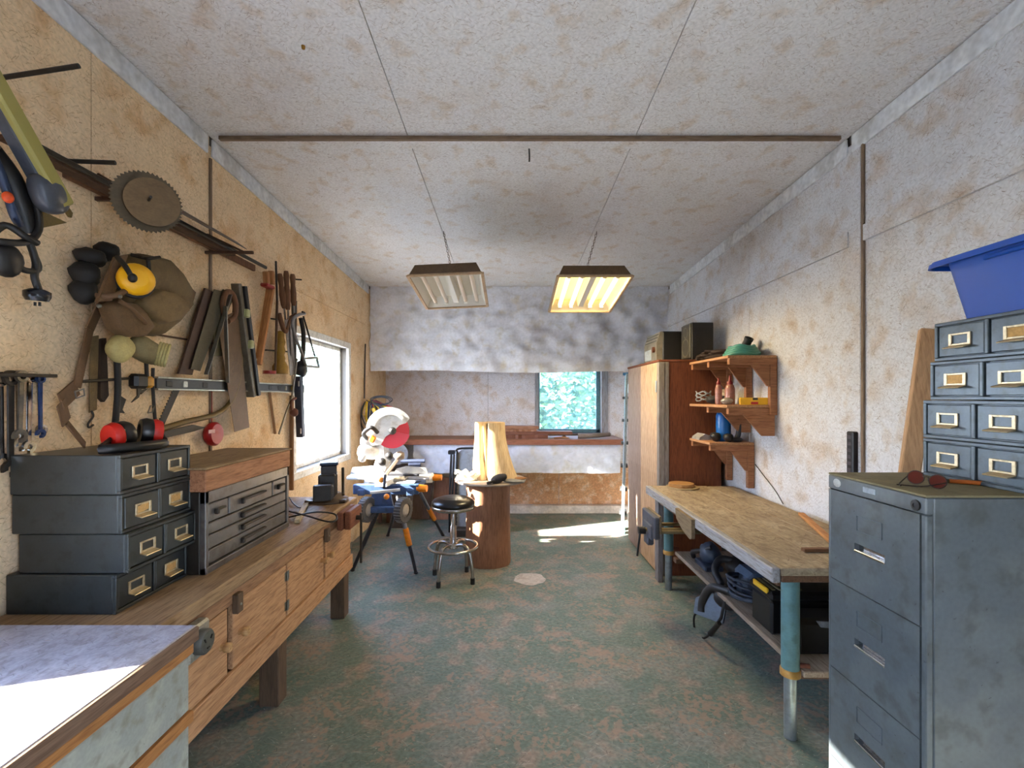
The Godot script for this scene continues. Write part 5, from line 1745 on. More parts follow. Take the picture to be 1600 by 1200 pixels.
	# yellow ear defender
	t = thing("ear_defender", "round yellow ear defender hanging in front of the tool bag", "ear defender", Vector3(-1.440, 2.000, -1.822))
	s = sh()
	var en := Vector3(0.75, 0, 0.6)
	s.lathe([[0.0, 0.055], [0.03, 0.053], [0.052, 0.042], [0.06, 0.022], [0.058, 0.0], [0.0, 0.0]], 26, frame(Vector3(-1.425, 1.993, -1.799), en))
	placed(t, "cup", s, mat("ear_yellow", Color(0.90, 0.66, 0.03), 0.4))
	s = sh()
	s.lathe([[0.0, 0.0], [0.062, 0.0], [0.062, -0.022], [0.0, -0.022]], 22, frame(Vector3(-1.425, 1.988, -1.803), en))
	placed(t, "cushion", s, blackm)
	s = sh()
	s.tube(curve([Vector3(-1.460, 2.069, -1.762), Vector3(-1.400, 2.027, -1.721), Vector3(-1.380, 1.987, -1.728)], 5), 0.009, 8)
	s.ball(Vector3(-1.375, 1.983, -1.725), Vector3(0.015, 0.017, 0.015))
	s.tube(curve([Vector3(-1.460, 2.105, -1.909), Vector3(-1.460, 2.042, -1.916), Vector3(-1.460, 1.976, -1.909)], 4), 0.008, 8)
	placed(t, "headband", s, blackm)
	# respirator with two pads
	t = thing("dust_mask_pads", "pair of cream padded discs on black straps below the tool bag", "respirator", Vector3(-1.630, 1.718, -2.073))
	var cream := mat("cream_pad", Color(0.72, 0.66, 0.42), 0.7, 0.0, T.mottle, Vector3.ONE * 3.0)
	s = sh()
	s.ball(Vector3(-1.550, 1.741, -1.883), Vector3(0.055, 0.05, 0.035), lb * Basis(Vector3.BACK, 0.8), 18, 12, 0.08, 9.0, 11, 0.8)
	placed(t, "pad", s, cream)
	s = sh()
	s.ball(Vector3(-1.550, 1.746, -2.016), Vector3(0.085, 0.048, 0.045), lb * Basis(Vector3.BACK, -0.35), 20, 12, 0.12, 9.0, 12, 0.8)
	placed(t, "fabric_body", s, mat("khaki", Color(0.50, 0.45, 0.31), 0.85, 0.0, T.mottle, Vector3.ONE * 3.0))
	for k in 4:
		s = sh()
		s.lathe([[0.0, 0.0], [0.052, 0.0], [0.054, 0.006], [0.05, 0.010], [0.0, 0.010]], 20, frame(Vector3(-1.530, 1.737, -2.070), Vector3(0.55, -0.15, -0.4)) * Transform3D(Basis.IDENTITY, Vector3(0, -0.012 + 0.011 * k, 0)))
		placed(t, "filter_ring", s, cream)
	for q in [[Vector3(-1.600, 1.701, -1.928), Vector3(-1.610, 1.576, -1.944), Vector3(-1.610, 1.440, -1.931), 0.012], [Vector3(-1.600, 1.719, -2.081), Vector3(-1.610, 1.663, -2.098), Vector3(-1.610, 1.607, -2.101), 0.008], [Vector3(-1.600, 1.679, -2.122), Vector3(-1.610, 1.579, -2.135), Vector3(-1.610, 1.419, -2.151), 0.007]]:
		s = sh()
		s.tube(curve([q[0], q[1], q[2]], 4), q[3], 8)
		placed(t, "strap", s, plain("strap_black", Color(0.13, 0.12, 0.11), 0.7))
	s = sh()
	s.tube([Vector3(-1.600, 1.479, -2.092), Vector3(-1.600, 1.510, -2.107), Vector3(-1.600, 1.510, -2.129), Vector3(-1.600, 1.481, -2.118), Vector3(-1.600, 1.479, -2.092)], 0.003, 6)
	placed(t, "buckle", s, steel)
	s = sh()
	s.prism([Vector2(1.947, 1.558), Vector2(1.982, 1.539), Vector2(1.963, 1.497), Vector2(1.976, 1.481), Vector2(1.953, 1.484), Vector2(1.940, 1.524)], 0.004, on_left(0.07))
	placed(t, "loose_end", s, plain("strap_black", Color(0.13, 0.12, 0.11), 0.7))
	# rod through the row, tape measure
	s = sh()
	s.rod(Vector3(-1.620, 1.608, -1.792), Vector3(-1.620, 1.634, -2.078), 0.006, 8)
	one("hanging_rod", s, iron, "thin dark rod running left from the aluminium level", "rod")
	t = thing("tape_measure", "small yellow and black tape measure at the level's left end", "tape measure", Vector3(-1.610, 1.605, -2.047))
	s = sh()
	s.box(Vector3(-1.610, 1.617, -2.051), Vector3(0.045, 0.065, 0.075), Basis.IDENTITY, 0.012)
	placed(t, "case", s, blackm)
	s = sh()
	s.box(Vector3(-1.605, 1.615, -2.098), Vector3(0.046, 0.05, 0.035), Basis.IDENTITY, 0.01)
	placed(t, "yellow_band", s, mat("tape_yellow", Color(0.72, 0.50, 0.08), 0.5))
	s = sh()
	s.prism([Vector2(2.015, 1.585), Vector2(2.039, 1.586), Vector2(2.022, 1.547), Vector2(1.984, 1.526), Vector2(2.015, 1.555)], 0.006, on_left(0.09))
	s.prism([Vector2(2.029, 1.575), Vector2(2.071, 1.586), Vector2(2.036, 1.561)], 0.006, on_left(0.09))
	placed(t, "hook_tab", s, iron)
	# horizontal aluminium level
	t = thing("spirit_level", "long aluminium spirit level lying level along the left wall", "spirit level", Vector3(-1.620, 1.622, -2.682))
	var la: Vector3 = Vector3(-1.620, 1.620, -2.164)
	var lz: Vector3 = Vector3(-1.620, 1.665, -3.711)
	la.y = 1.612
	lz.y = 1.612
	s = sh()
	s.beam(la, lz, 0.014, 0.048, Vector3.UP, 0.002)
	placed(t, "web", s, plain("level_dark", Color(0.20, 0.20, 0.20), 0.4, 0.3))
	for y in [-0.027, 0.027]:
		s = sh()
		s.beam(la + Vector3(0, y, 0), lz + Vector3(0, y, 0), 0.026, 0.008, Vector3.UP, 0.001)
		placed(t, "flange", s, plain("level_alu", Color(0.66, 0.64, 0.58), 0.3, 0.8))
	for q in [[0.12, Color(0.82, 0.80, 0.74), 0.03], [0.36, Color(0.52, 0.48, 0.10), 0.05], [0.80, Color(0.60, 0.58, 0.52), 0.025], [0.87, Color(0.58, 0.52, 0.12), 0.04]]:
		s = sh()
		s.box(la.lerp(lz, q[0]) + Vector3(0.004, 0, 0), Vector3(0.018, 0.03, q[2]), Basis.IDENTITY, 0.003)
		placed(t, "vial", s, plain("vial_%d" % int(q[0] * 100), q[1], 0.3))
	for q in [0.05, 0.22, 0.47, 0.66, 0.74, 0.93]:
		s = sh()
		s.box(la.lerp(lz, q) + Vector3(0.004, 0, 0), Vector3(0.012, 0.03, 0.045), Basis.IDENTITY, 0.004)
		placed(t, "slot", s, blackm)
	s = sh()
	s.rod(Vector3(-1.660, 1.842, -2.205), Vector3(-1.660, 1.845, -2.452), 0.005, 6)
	s.rod(Vector3(-1.660, 1.840, -2.586), Vector3(-1.660, 1.852, -2.665), 0.005, 6)
	one("support_rail", s, rusty, "thin rusty rail on the left wall behind the squares", "rail")
	# hanging squares, saws and levels
	flat("maroon_board", [Vector2(2.518, 2.128), Vector2(2.594, 2.121), Vector2(2.412, 1.661), Vector2(2.315, 1.663)], 0.05, 0.012, plain("maroon_plank", Color(0.25, 0.16, 0.13), 0.6), "long dark maroon board leaning leftmost among the squares", "board")
	flat("carpenter_square", [Vector2(2.573, 2.134), Vector2(2.642, 2.139), Vector2(2.677, 2.093), Vector2(2.456, 1.683), Vector2(2.383, 1.692)], 0.07, 0.004, plain("square_grey", Color(0.33, 0.31, 0.25), 0.5, 0.4), "scratched grey steel square arm slanting left on the left wall", "square", "carpenter squares on the left wall")
	flat("carpenter_square", [Vector2(2.572, 2.071), Vector2(2.663, 2.155), Vector2(2.775, 2.142), Vector2(2.669, 1.983), Vector2(2.663, 1.780), Vector2(2.583, 1.773)], 0.064, 0.004, plain("square_olive", Color(0.38, 0.35, 0.25), 0.5, 0.4), "short olive-grey square hanging behind the hand saw", "square", "carpenter squares on the left wall")
	t = thing("hand_saw", "hand saw with a broad brown blade hanging handle up", "hand saw", Vector3(-1.600, 1.365, -2.741))
	s = sh()
	s.prism([Vector2(2.602, 1.902), Vector2(2.619, 1.985), Vector2(2.734, 2.038), Vector2(2.786, 2.002), Vector2(2.902, 1.362), Vector2(2.747, 1.346)], 0.003, on_left(0.08))
	placed(t, "blade", s, plain("saw_brown", Color(0.38, 0.29, 0.20), 0.45, 0.5))
	s = sh()
	var hp := [Vector3(-1.595, 1.991, -2.652), Vector3(-1.595, 2.065, -2.629), Vector3(-1.595, 2.132, -2.658), Vector3(-1.595, 2.144, -2.713), Vector3(-1.595, 2.089, -2.751), Vector3(-1.595, 2.013, -2.739), Vector3(-1.595, 1.977, -2.676)]
	s.tube(curve(hp, 4), 0.016, 8)
	placed(t, "handle", s, brown)
	s = sh()
	s.beam(Vector3(-1.580, 2.128, -2.676), Vector3(-1.580, 1.666, -2.461), 0.005, 0.022, Vector3(1, 0, 0), 0.001)
	one("steel_rule", s, steel, "narrow steel rule slanting across the hand saw", "ruler")
	s = sh()
	s.beam(Vector3(-1.570, 2.051, -2.611), Vector3(-1.570, 1.628, -2.634), 0.006, 0.022, Vector3(1, 0, 0.1), 0.001)
	one("steel_strip", s, steel, "slim steel strip hanging straight down beside the rule", "strip")
	t = thing("spirit_level", "black and grey spirit level hanging upright on the left wall", "spirit level", Vector3(-1.590, 1.550, -2.934))
	s = sh()
	s.beam(Vector3(-1.600, 2.212, -2.766), Vector3(-1.600, 1.550, -2.931), 0.05, 0.034, Vector3(0, 0, 1), 0.004)
	placed(t, "body", s, plain("level_grey", Color(0.46, 0.43, 0.37), 0.4, 0.4))
	s = sh()
	s.beam(Vector3(-1.580, 2.205, -2.804), Vector3(-1.580, 1.558, -2.960), 0.035, 0.03, Vector3(0, 0, 1), 0.003)
	placed(t, "face", s, plain("level_face", Color(0.08, 0.085, 0.10), 0.4))
	for f in [0.24, 0.52]:
		s = sh()
		s.box((Vector3(-1.568, 2.201, -2.783)).lerp(Vector3(-1.568, 1.558, -2.938), f), Vector3(0.03, 0.05, 0.034), Basis.IDENTITY, 0.006)
		placed(t, "vial", s, mat("vial_lime", Color(0.66, 0.66, 0.46), 0.3))
	# pruning saw and bow saw below the level
	s = sh()
	var prune := [Vector2(2.347, 1.604), Vector2(2.306, 1.603)]
	var p0 := Vector2(2.298, 1.593)
	var p1 := Vector2(2.193, 1.426)
	for k in 13:
		var c := p0.lerp(p1, k / 12.0)
		prune.append(c)
		prune.append(c + Vector2(-0.012, -0.004))
	prune.append(Vector2(2.221, 1.406))
	s.prism(prune, 0.003, on_left(0.05))
	one("pruning_saw", s, plain("prune_dark", Color(0.15, 0.13, 0.12), 0.5, 0.3), "dark toothed pruning saw slanting below the long level", "saw")
	t = thing("bow_saw", "bent bow saw frame curving below the long level", "bow saw", Vector3(-1.620, 1.417, -2.462))
	s = sh()
	s.tube(curve([Vector3(-1.610, 1.400, -2.178), Vector3(-1.610, 1.426, -2.350), Vector3(-1.610, 1.452, -2.579), Vector3(-1.610, 1.513, -2.720), Vector3(-1.610, 1.626, -2.797), Vector3(-1.610, 1.760, -2.830), Vector3(-1.610, 1.834, -2.803)], 5), 0.014, 9)
	placed(t, "frame", s, plain("bow_olive", Color(0.40, 0.32, 0.14), 0.5, 0.3))
	s = sh()
	s.prism([Vector2(2.192, 1.387), Vector2(2.412, 1.407), Vector2(2.503, 1.388), Vector2(2.412, 1.374), Vector2(2.216, 1.358)], 0.012, on_left(0.06))
	placed(t, "grip", s, plain("bow_dark", Color(0.20, 0.17, 0.12), 0.6))
	# red chalk reel
	t = thing("chalk_reel", "red chalk line reel hanging above the tool chest", "chalk reel", Vector3(-1.640, 1.306, -2.582))
	s = sh()
	s.lathe([[0.0, 0.0], [0.055, 0.0], [0.066, 0.014], [0.066, 0.034], [0.055, 0.046], [0.0, 0.048]], 28, frame(Vector3(-1.660, 1.345, -2.614), Vector3.RIGHT))
	placed(t, "case", s, mat("reel_red", Color(0.60, 0.05, 0.08), 0.4))
	s = sh()
	s.box(Vector3(-1.611, 1.363, -2.558), Vector3(0.002, 0.02, 0.055), Basis.IDENTITY, 0)
	placed(t, "label", s, plain("reel_label", Color(0.80, 0.60, 0.58), 0.6))
	s = sh()
	s.rod(Vector3(-1.665, 1.596, -2.644), Vector3(-1.665, 1.407, -2.644), 0.002, 6)
	placed(t, "line", s, mat("reel_line", Color(0.60, 0.10, 0.08), 0.7))
	# clamps, chisels and files near the window
	t = thing("bar_clamp", "tan wooden clamp bars with a red pad near the window", "clamp", Vector3(-1.620, 1.760, -3.114))
	for q in [[Vector3(-1.600, 2.292, -3.191), Vector3(-1.600, 1.754, -3.020)], [Vector3(-1.630, 2.285, -3.199), Vector3(-1.630, 1.798, -3.061)]]:
		s = sh()
		s.beam(q[0], q[1], 0.022, 0.028, Vector3(1, 0, 0), 0.003)
		placed(t, "bar", s, tan_w)
	s = sh()
	s.box(Vector3(-1.600, 2.280, -3.124), Vector3(0.05, 0.022, 0.10), Basis.IDENTITY, 0.006)
	placed(t, "red_pad", s, mat("pad_red", Color(0.55, 0.10, 0.07), 0.5))
	s = sh()
	s.box(Vector3(-1.600, 2.331, -3.108), Vector3(0.035, 0.08, 0.028), Basis(Vector3.RIGHT, 0.15), 0.004)
	s.box(Vector3(-1.600, 2.348, -3.174), Vector3(0.035, 0.09, 0.028), Basis(Vector3.RIGHT, 0.15), 0.004)
	placed(t, "handle", s, tan_w)
	for q in [[Vector3(-1.580, 2.465, -3.195), Vector3(-1.580, 2.201, -3.212), 0.007, iron, "thin steel rod standing above the clamps"], [Vector3(-1.570, 2.197, -3.192), Vector3(-1.570, 1.708, -3.166), 0.008, rusty, "rusty rod hanging beside the clamp bars"]]:
		s = sh()
		s.rod(q[0], q[1], q[2], 8)
		one("steel_rod", s, q[3], q[4], "rod")
	s = sh()
	s.beam(Vector3(-1.620, 1.860, -3.138), Vector3(-1.590, 1.878, -3.471), 0.014, 0.010, Vector3.UP, 0.002)
	s.beam(Vector3(-1.620, 2.080, -3.214), Vector3(-1.560, 2.067, -3.163), 0.014, 0.010, Vector3.UP, 0.002)
	s.rod(Vector3(-1.630, 2.427, -3.527), Vector3(-1.540, 2.414, -3.496), 0.006, 6)
	one("tool_rail", s, iron, "dark rail holding the files and chisels near the window", "rail")
	var handles := [[437, 427, 446, 480, "leftmost wooden tool handle near the window"], [447, 423, 451, 482, "second wooden tool handle near the window"], [457, 428, 458, 476, "rightmost wooden tool handle near the window"]]
	var ends := [[Vector3(-1.580, 2.397, -3.248), Vector3(-1.580, 2.168, -3.312)], [Vector3(-1.560, 2.428, -3.298), Vector3(-1.560, 2.161, -3.327)], [Vector3(-1.570, 2.437, -3.417), Vector3(-1.570, 2.210, -3.437)]]
	for i in 3:
		t = thing("file_tool", handles[i][4], "file", ends[i][1], 0.0, "wooden-handled files near the window")
		s = sh()
		var a: Vector3 = ends[i][0]
		var b: Vector3 = ends[i][1]
		var hl := a.distance_to(b)
		s.lathe([[0.0, 0.0], [0.014, 0.002], [0.020, hl * 0.12], [0.016, hl * 0.35], [0.022, hl * 0.6], [0.019, hl * 0.9], [0.012, hl], [0.0, hl]], 14, frame(a, b - a))
		placed(t, "handle", s, brown)
		s = sh()
		s.beam(b, b + (b - a) * 1.2, 0.02, 0.006, Vector3(1, 0, 0), 0.001)
		placed(t, "blade", s, steel)
	t = thing("scalloped_saw", "yellow scalloped tool body hanging among the files", "tool", Vector3(-1.600, 1.706, -3.298))
	s = sh()
	s.lathe([[0.0, 0.0], [0.05, 0.0], [0.052, 0.05], [0.03, 0.09], [0.034, 0.11], [0.026, 0.13], [0.034, 0.16], [0.026, 0.19], [0.034, 0.22], [0.026, 0.25], [0.028, 0.29], [0.0, 0.30]], 16, Transform3D(Basis.IDENTITY, Vector3(-1.590, 1.709, -3.277)))
	placed(t, "body", s, plain("dull_yellow", Color(0.58, 0.44, 0.12), 0.6))
	s = sh()
	s.lathe([[0.0, 0.0], [0.04, 0.0], [0.04, 0.02], [0.0, 0.022]], 14, Transform3D(Basis.IDENTITY, Vector3(-1.590, 1.702, -3.129)))
	placed(t, "red_cap", s, mat("pad_red", Color(0.55, 0.10, 0.07), 0.5))
	t = thing("pistol_saw", "brown pistol-grip saw with a bright narrow blade near the window", "saw", Vector3(-1.580, 1.687, -3.389))
	s = sh()
	s.tube(curve([Vector3(-1.560, 2.112, -3.198), Vector3(-1.560, 2.053, -3.234), Vector3(-1.560, 2.003, -3.289), Vector3(-1.560, 2.093, -3.346), Vector3(-1.560, 2.146, -3.446)], 4), 0.016, 8)
	placed(t, "grip", s, brown)
	s = sh()
	s.prism([Vector2(3.270, 2.080), Vector2(3.366, 2.105), Vector2(3.446, 1.713), Vector2(3.356, 1.700)], 0.003, on_left(0.12))
	placed(t, "blade", s, plain("blade_bright", Color(0.62, 0.58, 0.55), 0.3, 0.7))
	flat("dark_file", [Vector2(3.440, 2.247), Vector2(3.523, 2.264), Vector2(3.502, 1.716), Vector2(3.471, 1.714)], 0.09, 0.006, iron, "tapered dark file hanging behind the pistol-grip saw", "file")
	# hacksaw
	t = thing("hacksaw", "bent grey tubular hacksaw hanging in front of the window frame", "hacksaw", Vector3(-1.540, 1.769, -3.595))
	s = sh()
	s.tube(curve([Vector3(-1.520, 2.166, -3.504), Vector3(-1.520, 2.138, -3.398), Vector3(-1.520, 2.078, -3.308), Vector3(-1.520, 1.980, -3.348), Vector3(-1.520, 1.885, -3.440), Vector3(-1.520, 1.779, -3.526)], 5), 0.011, 9)
	placed(t, "frame", s, plain("hack_grey", Color(0.55, 0.54, 0.54), 0.35, 0.5))
	s = sh()
	s.tube([Vector3(-1.520, 1.778, -3.515), Vector3(-1.520, 1.784, -3.762), Vector3(-1.520, 1.857, -3.725), Vector3(-1.520, 1.837, -3.537), Vector3(-1.520, 1.828, -3.482)], 0.010, 8)
	placed(t, "handle", s, plain("hack_pale", Color(0.60, 0.60, 0.58), 0.35, 0.4))
	s = sh()
	s.beam(Vector3(-1.510, 2.139, -3.459), Vector3(-1.510, 1.862, -3.664), 0.003, 0.012, Vector3(1, 0, 0), 0.0)
	s.box(Vector3(-1.510, 2.167, -3.459), Vector3(0.012, 0.014, 0.04), Basis.IDENTITY, 0.003)
	placed(t, "blade", s, iron)
	s = sh()
	s.tube(curve([Vector3(-1.550, 2.133, -3.508), Vector3(-1.550, 2.030, -3.551), Vector3(-1.550, 1.910, -3.551), Vector3(-1.550, 1.812, -3.529)], 4), 0.016, 8)
	one("dark_bar", s, plain("dark_bar", Color(0.16, 0.15, 0.15), 0.5, 0.3), "curved dark bar hanging just behind the hacksaw", "bar")
	t = thing("caulking_gun", "blue-black channel tool hanging at the window's near edge", "tool", Vector3(-1.560, 1.266, -3.509))
	s = sh()
	s.beam(Vector3(-1.580, 1.703, -3.532), Vector3(-1.580, 1.246, -3.576), 0.05, 0.05, Vector3(1, 0, 0), 0.005)
	placed(t, "channel", s, plain("channel_blue", Color(0.19, 0.22, 0.29), 0.4, 0.3))
	s = sh()
	s.ball(Vector3(-1.560, 1.760, -3.530), Vector3(0.05, 0.06, 0.045), lb, 12, 8, 0.3, 14.0)
	placed(t, "head", s, plain("channel_dark", Color(0.14, 0.15, 0.18), 0.4, 0.3))
	for f in [0.12, 0.9]:
		s = sh()
		s.box((Vector3(-1.552, 1.700, -3.470)).lerp(Vector3(-1.552, 1.251, -3.512), f), Vector3(0.008, 0.04, 0.014), Basis.IDENTITY, 0.002)
		placed(t, "slot", s, steel)
	t = thing("wire_puller", "grey rod with a rusty clamp hanging below the long level", "tool", Vector3(-1.580, 1.413, -3.369))
	s = sh()
	s.tube(curve([Vector3(-1.540, 1.827, -3.422), Vector3(-1.560, 1.642, -3.415), Vector3(-1.570, 1.550, -3.407), Vector3(-1.570, 1.438, -3.319), Vector3(-1.570, 1.298, -3.218)], 5), 0.007, 8)
	placed(t, "rod", s, steel)
	s = sh()
	s.ball(Vector3(-1.560, 1.439, -3.415), Vector3(0.035, 0.03, 0.03), lb, 10, 8, 0.3, 16.0)
	s.tube(curve([Vector3(-1.560, 1.459, -3.385), Vector3(-1.560, 1.514, -3.375), Vector3(-1.560, 1.541, -3.446)], 4), 0.010, 7)
	placed(t, "clamp", s, plain("clamp_rust", Color(0.40, 0.22, 0.16), 0.6, 0.2))
	# long stick by the window and a batten shadow strip
	s = sh()
	s.beam(Vector3(LEFT + 0.02, 1.56, -3.60), Vector3(LEFT + 0.02, 0.84, -3.60), 0.02, 0.028, Vector3(1, 0, 0), 0.002)
	one("window_stick", s, wood("stick_brown", Color(0.52, 0.38, 0.24), 1), "upright brown stick along the near edge of the left window", "stick")
	s = sh()
	s.beam(Vector3(-1.665, 1.616, -3.268), Vector3(-1.665, 1.287, -3.357), 0.010, 0.018, Vector3(1, 0, 0), 0.002)
	one("thin_stick", s, wood("stick_pale", Color(0.62, 0.48, 0.34), 1), "thin pale stick hanging below the right end of the long level", "stick")

# ---------------------------------------------------------------- small things
func build_small_things():
	var s: Shape
	var t: Node3D
	var blackm := plain("black", Color(0.05, 0.05, 0.055), 0.5)
	var iron := plain("old_iron", Color(0.22, 0.20, 0.18), 0.5, 0.5)
	var steel := plain("tool_steel", Color(0.52, 0.50, 0.46), 0.38, 0.7)
	# red ear muffs on the left drawer units
	t = thing("ear_muffs", "red and black ear muffs lying on the left drawer stack", "ear muffs", Vector3(-1.36, 1.358, -1.72))
	var band := []
	for q in [Vector3(-1.360, 1.393, -1.568), Vector3(-1.330, 1.370, -1.590), Vector3(-1.300, 1.360, -1.673), Vector3(-1.290, 1.375, -1.752), Vector3(-1.300, 1.389, -1.778)]: band.append(Vector3(q.x, 1.376, q.z))
	s = sh()
	s.tube(curve(band, 5), 0.017, 10)
	placed(t, "headband", s, plain("band_black", Color(0.06, 0.07, 0.08), 0.4))
	for q in [[band[0], Vector3(-1.40, 1.41, -1.70)], [band[4], Vector3(-1.34, 1.40, -1.80)]]:
		s = sh()
		s.tube([q[0], q[1]], 0.007, 8)
		s.tube([q[0] + Vector3(0, 0.012, -0.01), q[1] + Vector3(0, 0.02, -0.01)], 0.007, 8)
		placed(t, "wire_arm", s, blackm)
	for q in [[Vector3(-1.38, 1.412, -1.665), Vector3(0.35, 0.05, -1.0), 1.0], [Vector3(-1.345, 1.418, -1.775), Vector3(-0.65, 0.1, 0.75), -1.0]]:
		s = sh()
		s.lathe([[0.0, 0.0], [0.046, 0.0], [0.050, -0.012], [0.042, -0.03], [0.0, -0.034]], 22, frame(q[0], q[1]))
		var cup := placed(t, "cup", s, mat("muff_red", Color(0.72, 0.09, 0.03), 0.45))
		s = sh()
		s.lathe([[0.024, 0.03], [0.030, 0.038], [0.046, 0.036], [0.052, 0.02], [0.048, 0.0]], 24, frame(q[0], q[1]))
		part(cup, "cushion", s, plain("muff_black", Color(0.06, 0.06, 0.065), 0.35))
		s = sh()
		s.lathe([[0.0, 0.014], [0.026, 0.014], [0.026, 0.010], [0.0, 0.010]], 18, frame(q[0], q[1]))
		part(cup, "foam", s, plain("muff_foam", Color(0.55, 0.34, 0.16), 0.9))
	# iron vise on the left bench
	t = thing("bench_vise", "heavy iron bench vise bolted to the far end of the left bench", "vise", Vector3(-1.24, 0.83, -3.18))
	var vm := plain("vise_iron", Color(0.24, 0.23, 0.23), 0.45, 0.5)
	s = sh()
	s.lathe([[0.0, 0.0], [0.125, 0.0], [0.125, 0.018], [0.09, 0.03], [0.085, 0.05], [0.065, 0.06], [0.0, 0.06]], 26, Transform3D(Basis.IDENTITY, Vector3(-1.25, 0.83, -3.27)))
	for a in 3: s.box(Vector3(-1.25 + cos(a * 2.1 + 0.4) * 0.12, 0.842, -3.27 + sin(a * 2.1 + 0.4) * 0.12), Vector3(0.06, 0.02, 0.06), Basis(Vector3.UP, a), 0.006)
	placed(t, "base", s, plain("vise_rust", Color(0.30, 0.24, 0.19), 0.6, 0.3))
	var vb := Basis(Vector3.UP, 0.35)
	var vo := Vector3(-1.25, 0.885, -3.27)
	s = sh()
	s.box(vo + Vector3(0, 0.07, 0), Vector3(0.11, 0.16, 0.16), vb, 0.015)
	s.prism([Vector2(-0.10, 0.11), Vector2(0.10, 0.11), Vector2(0.085, 0.19), Vector2(-0.06, 0.20), Vector2(-0.075, 0.15)], 0.10, Transform3D(Basis(vb.z, Vector3.UP, -vb.x), vo + vb.x * 0.05))
	placed(t, "fixed_jaw", s, vm)
	s = sh()
	s.box(vo + vb * Vector3(-0.01, 0.075, 0.125), Vector3(0.11, 0.15, 0.055), vb, 0.01)
	s.box(vo + vb * Vector3(-0.02, 0.05, 0.20), Vector3(0.10, 0.09, 0.11), vb, 0.008)
	placed(t, "moving_jaw", s, vm)
	s = sh()
	s.box(vo + vb * Vector3(-0.0, 0.205, -0.02), Vector3(0.12, 0.022, 0.13), vb, 0.008)
	placed(t, "anvil", s, plain("vise_top", Color(0.25, 0.30, 0.38), 0.3, 0.6))
	s = sh()
	s.box(vo + vb * Vector3(-0.035, 0.055, 0.275), Vector3(0.11, 0.10, 0.05), vb, 0.006)
	placed(t, "screw_block", s, plain("vise_block", Color(0.20, 0.19, 0.18), 0.6, 0.3))
	s = sh()
	s.rod(vo + vb * Vector3(0.09, 0.02, 0.2), vo + vb * Vector3(0.09, 0.17, 0.02), 0.010, 8)
	placed(t, "handle", s, iron)
	# wooden front vise at the bench end
	t = thing("wooden_vise", "rust-stained wooden jaw of the front vise at the left bench end", "vise", Vector3(-1.03, 0.7, -3.3))
	s = sh()
	s.span(Vector3(-1.098, 0.70, -3.25), Vector3(-1.062, 0.815, -3.0), 0.006)
	placed(t, "inner_jaw", s, wood("jaw_rust", Color(0.48, 0.27, 0.16), 2))
	s = sh()
	s.span(Vector3(-1.058, 0.70, -3.25), Vector3(-1.018, 0.815, -3.02), 0.006)
	placed(t, "outer_jaw", s, wood("jaw_rust", Color(0.48, 0.27, 0.16), 2))
	s = sh()
	s.rod(Vector3(-1.10, 0.75, -3.14), Vector3(-0.98, 0.75, -3.14), 0.016, 10)
	s.rod(Vector3(-0.988, 0.78, -3.14), Vector3(-0.988, 0.45, -3.14), 0.008, 8)
	placed(t, "screw_and_bar", s, iron)
	# cable and pale stick by the tool chest
	s = sh()
	s.tube(curve([Vector3(-1.303, 0.840, -2.795), Vector3(-1.223, 0.862, -2.767), Vector3(-1.147, 0.862, -2.828), Vector3(-1.067, 0.840, -2.871), Vector3(-1.005, 0.838, -2.744), Vector3(-1.041, 0.838, -2.702), Vector3(-1.173, 0.862, -2.737), Vector3(-1.326, 0.862, -2.844)], 5), 0.005, 7)
	s.tube(curve([Vector3(-1.516, 0.860, -3.252), Vector3(-1.450, 0.840, -3.165), Vector3(-1.358, 0.836, -3.054), Vector3(-1.340, 0.836, -3.108)], 5), 0.004, 7)
	one("black_cable", s, blackm, "looped black cable lying on the left bench beside the tool chest", "cable")
	s = sh()
	s.beam(Vector3(-1.342, 0.843, -3.114), Vector3(-1.207, 0.843, -2.683), 0.03, 0.022, Vector3.UP, 0.003)
	one("wood_offcut", s, wood("offcut_pale", Color(0.80, 0.74, 0.58), 2), "short pale offcut lying on the left bench under the cable", "offcut")
	s = sh()
	s.prism([Vector2(-1.66, 0.83), Vector2(-1.56, 0.83), Vector2(-1.60, 0.95), Vector2(-1.66, 0.97)], 0.25, Transform3D(Basis.IDENTITY, Vector3(0, 0, -3.05)))
	one("rag", s, plain("rag_dark", Color(0.20, 0.19, 0.19), 0.8), "dark wedge shaped block behind the tool chest", "block")
	# radio and speaker on the tall cabinet
	t = thing("stereo_radio", "silver and black stereo radio on top of the tall cabinet", "radio", Vector3(1.38, 1.872, -4.55))
	s = sh()
	s.span(Vector3(1.405, 1.8725, -4.78), Vector3(1.60, 2.155, -4.36), 0.01)
	placed(t, "body", s, plain("radio_black", Color(0.09, 0.085, 0.08), 0.5))
	s = sh()
	s.prism([Vector2(1.352, 1.885), Vector2(1.41, 1.875), Vector2(1.41, 2.155), Vector2(1.385, 2.15), Vector2(1.352, 2.05)], 0.40, Transform3D(Basis.IDENTITY, Vector3(0, 0, -4.77)))
	placed(t, "face", s, dusty("radio_face", Color(0.58, 0.56, 0.50), 0.4, 0.3))
	s = sh()
	s.lathe([[0.0, 0.0], [0.028, 0.0], [0.026, 0.02], [0.0, 0.022]], 18, frame(Vector3(1.352, 1.99, -4.44), Vector3.LEFT))
	placed(t, "dial", s, plain("radio_dial", Color(0.40, 0.24, 0.16), 0.4))
	s = sh()
	s.span(Vector3(1.348, 1.90, -4.74), Vector3(1.354, 2.0, -4.53), 0.002)
	placed(t, "display", s, plain("radio_display", Color(0.72, 0.76, 0.78), 0.3))
	s = sh()
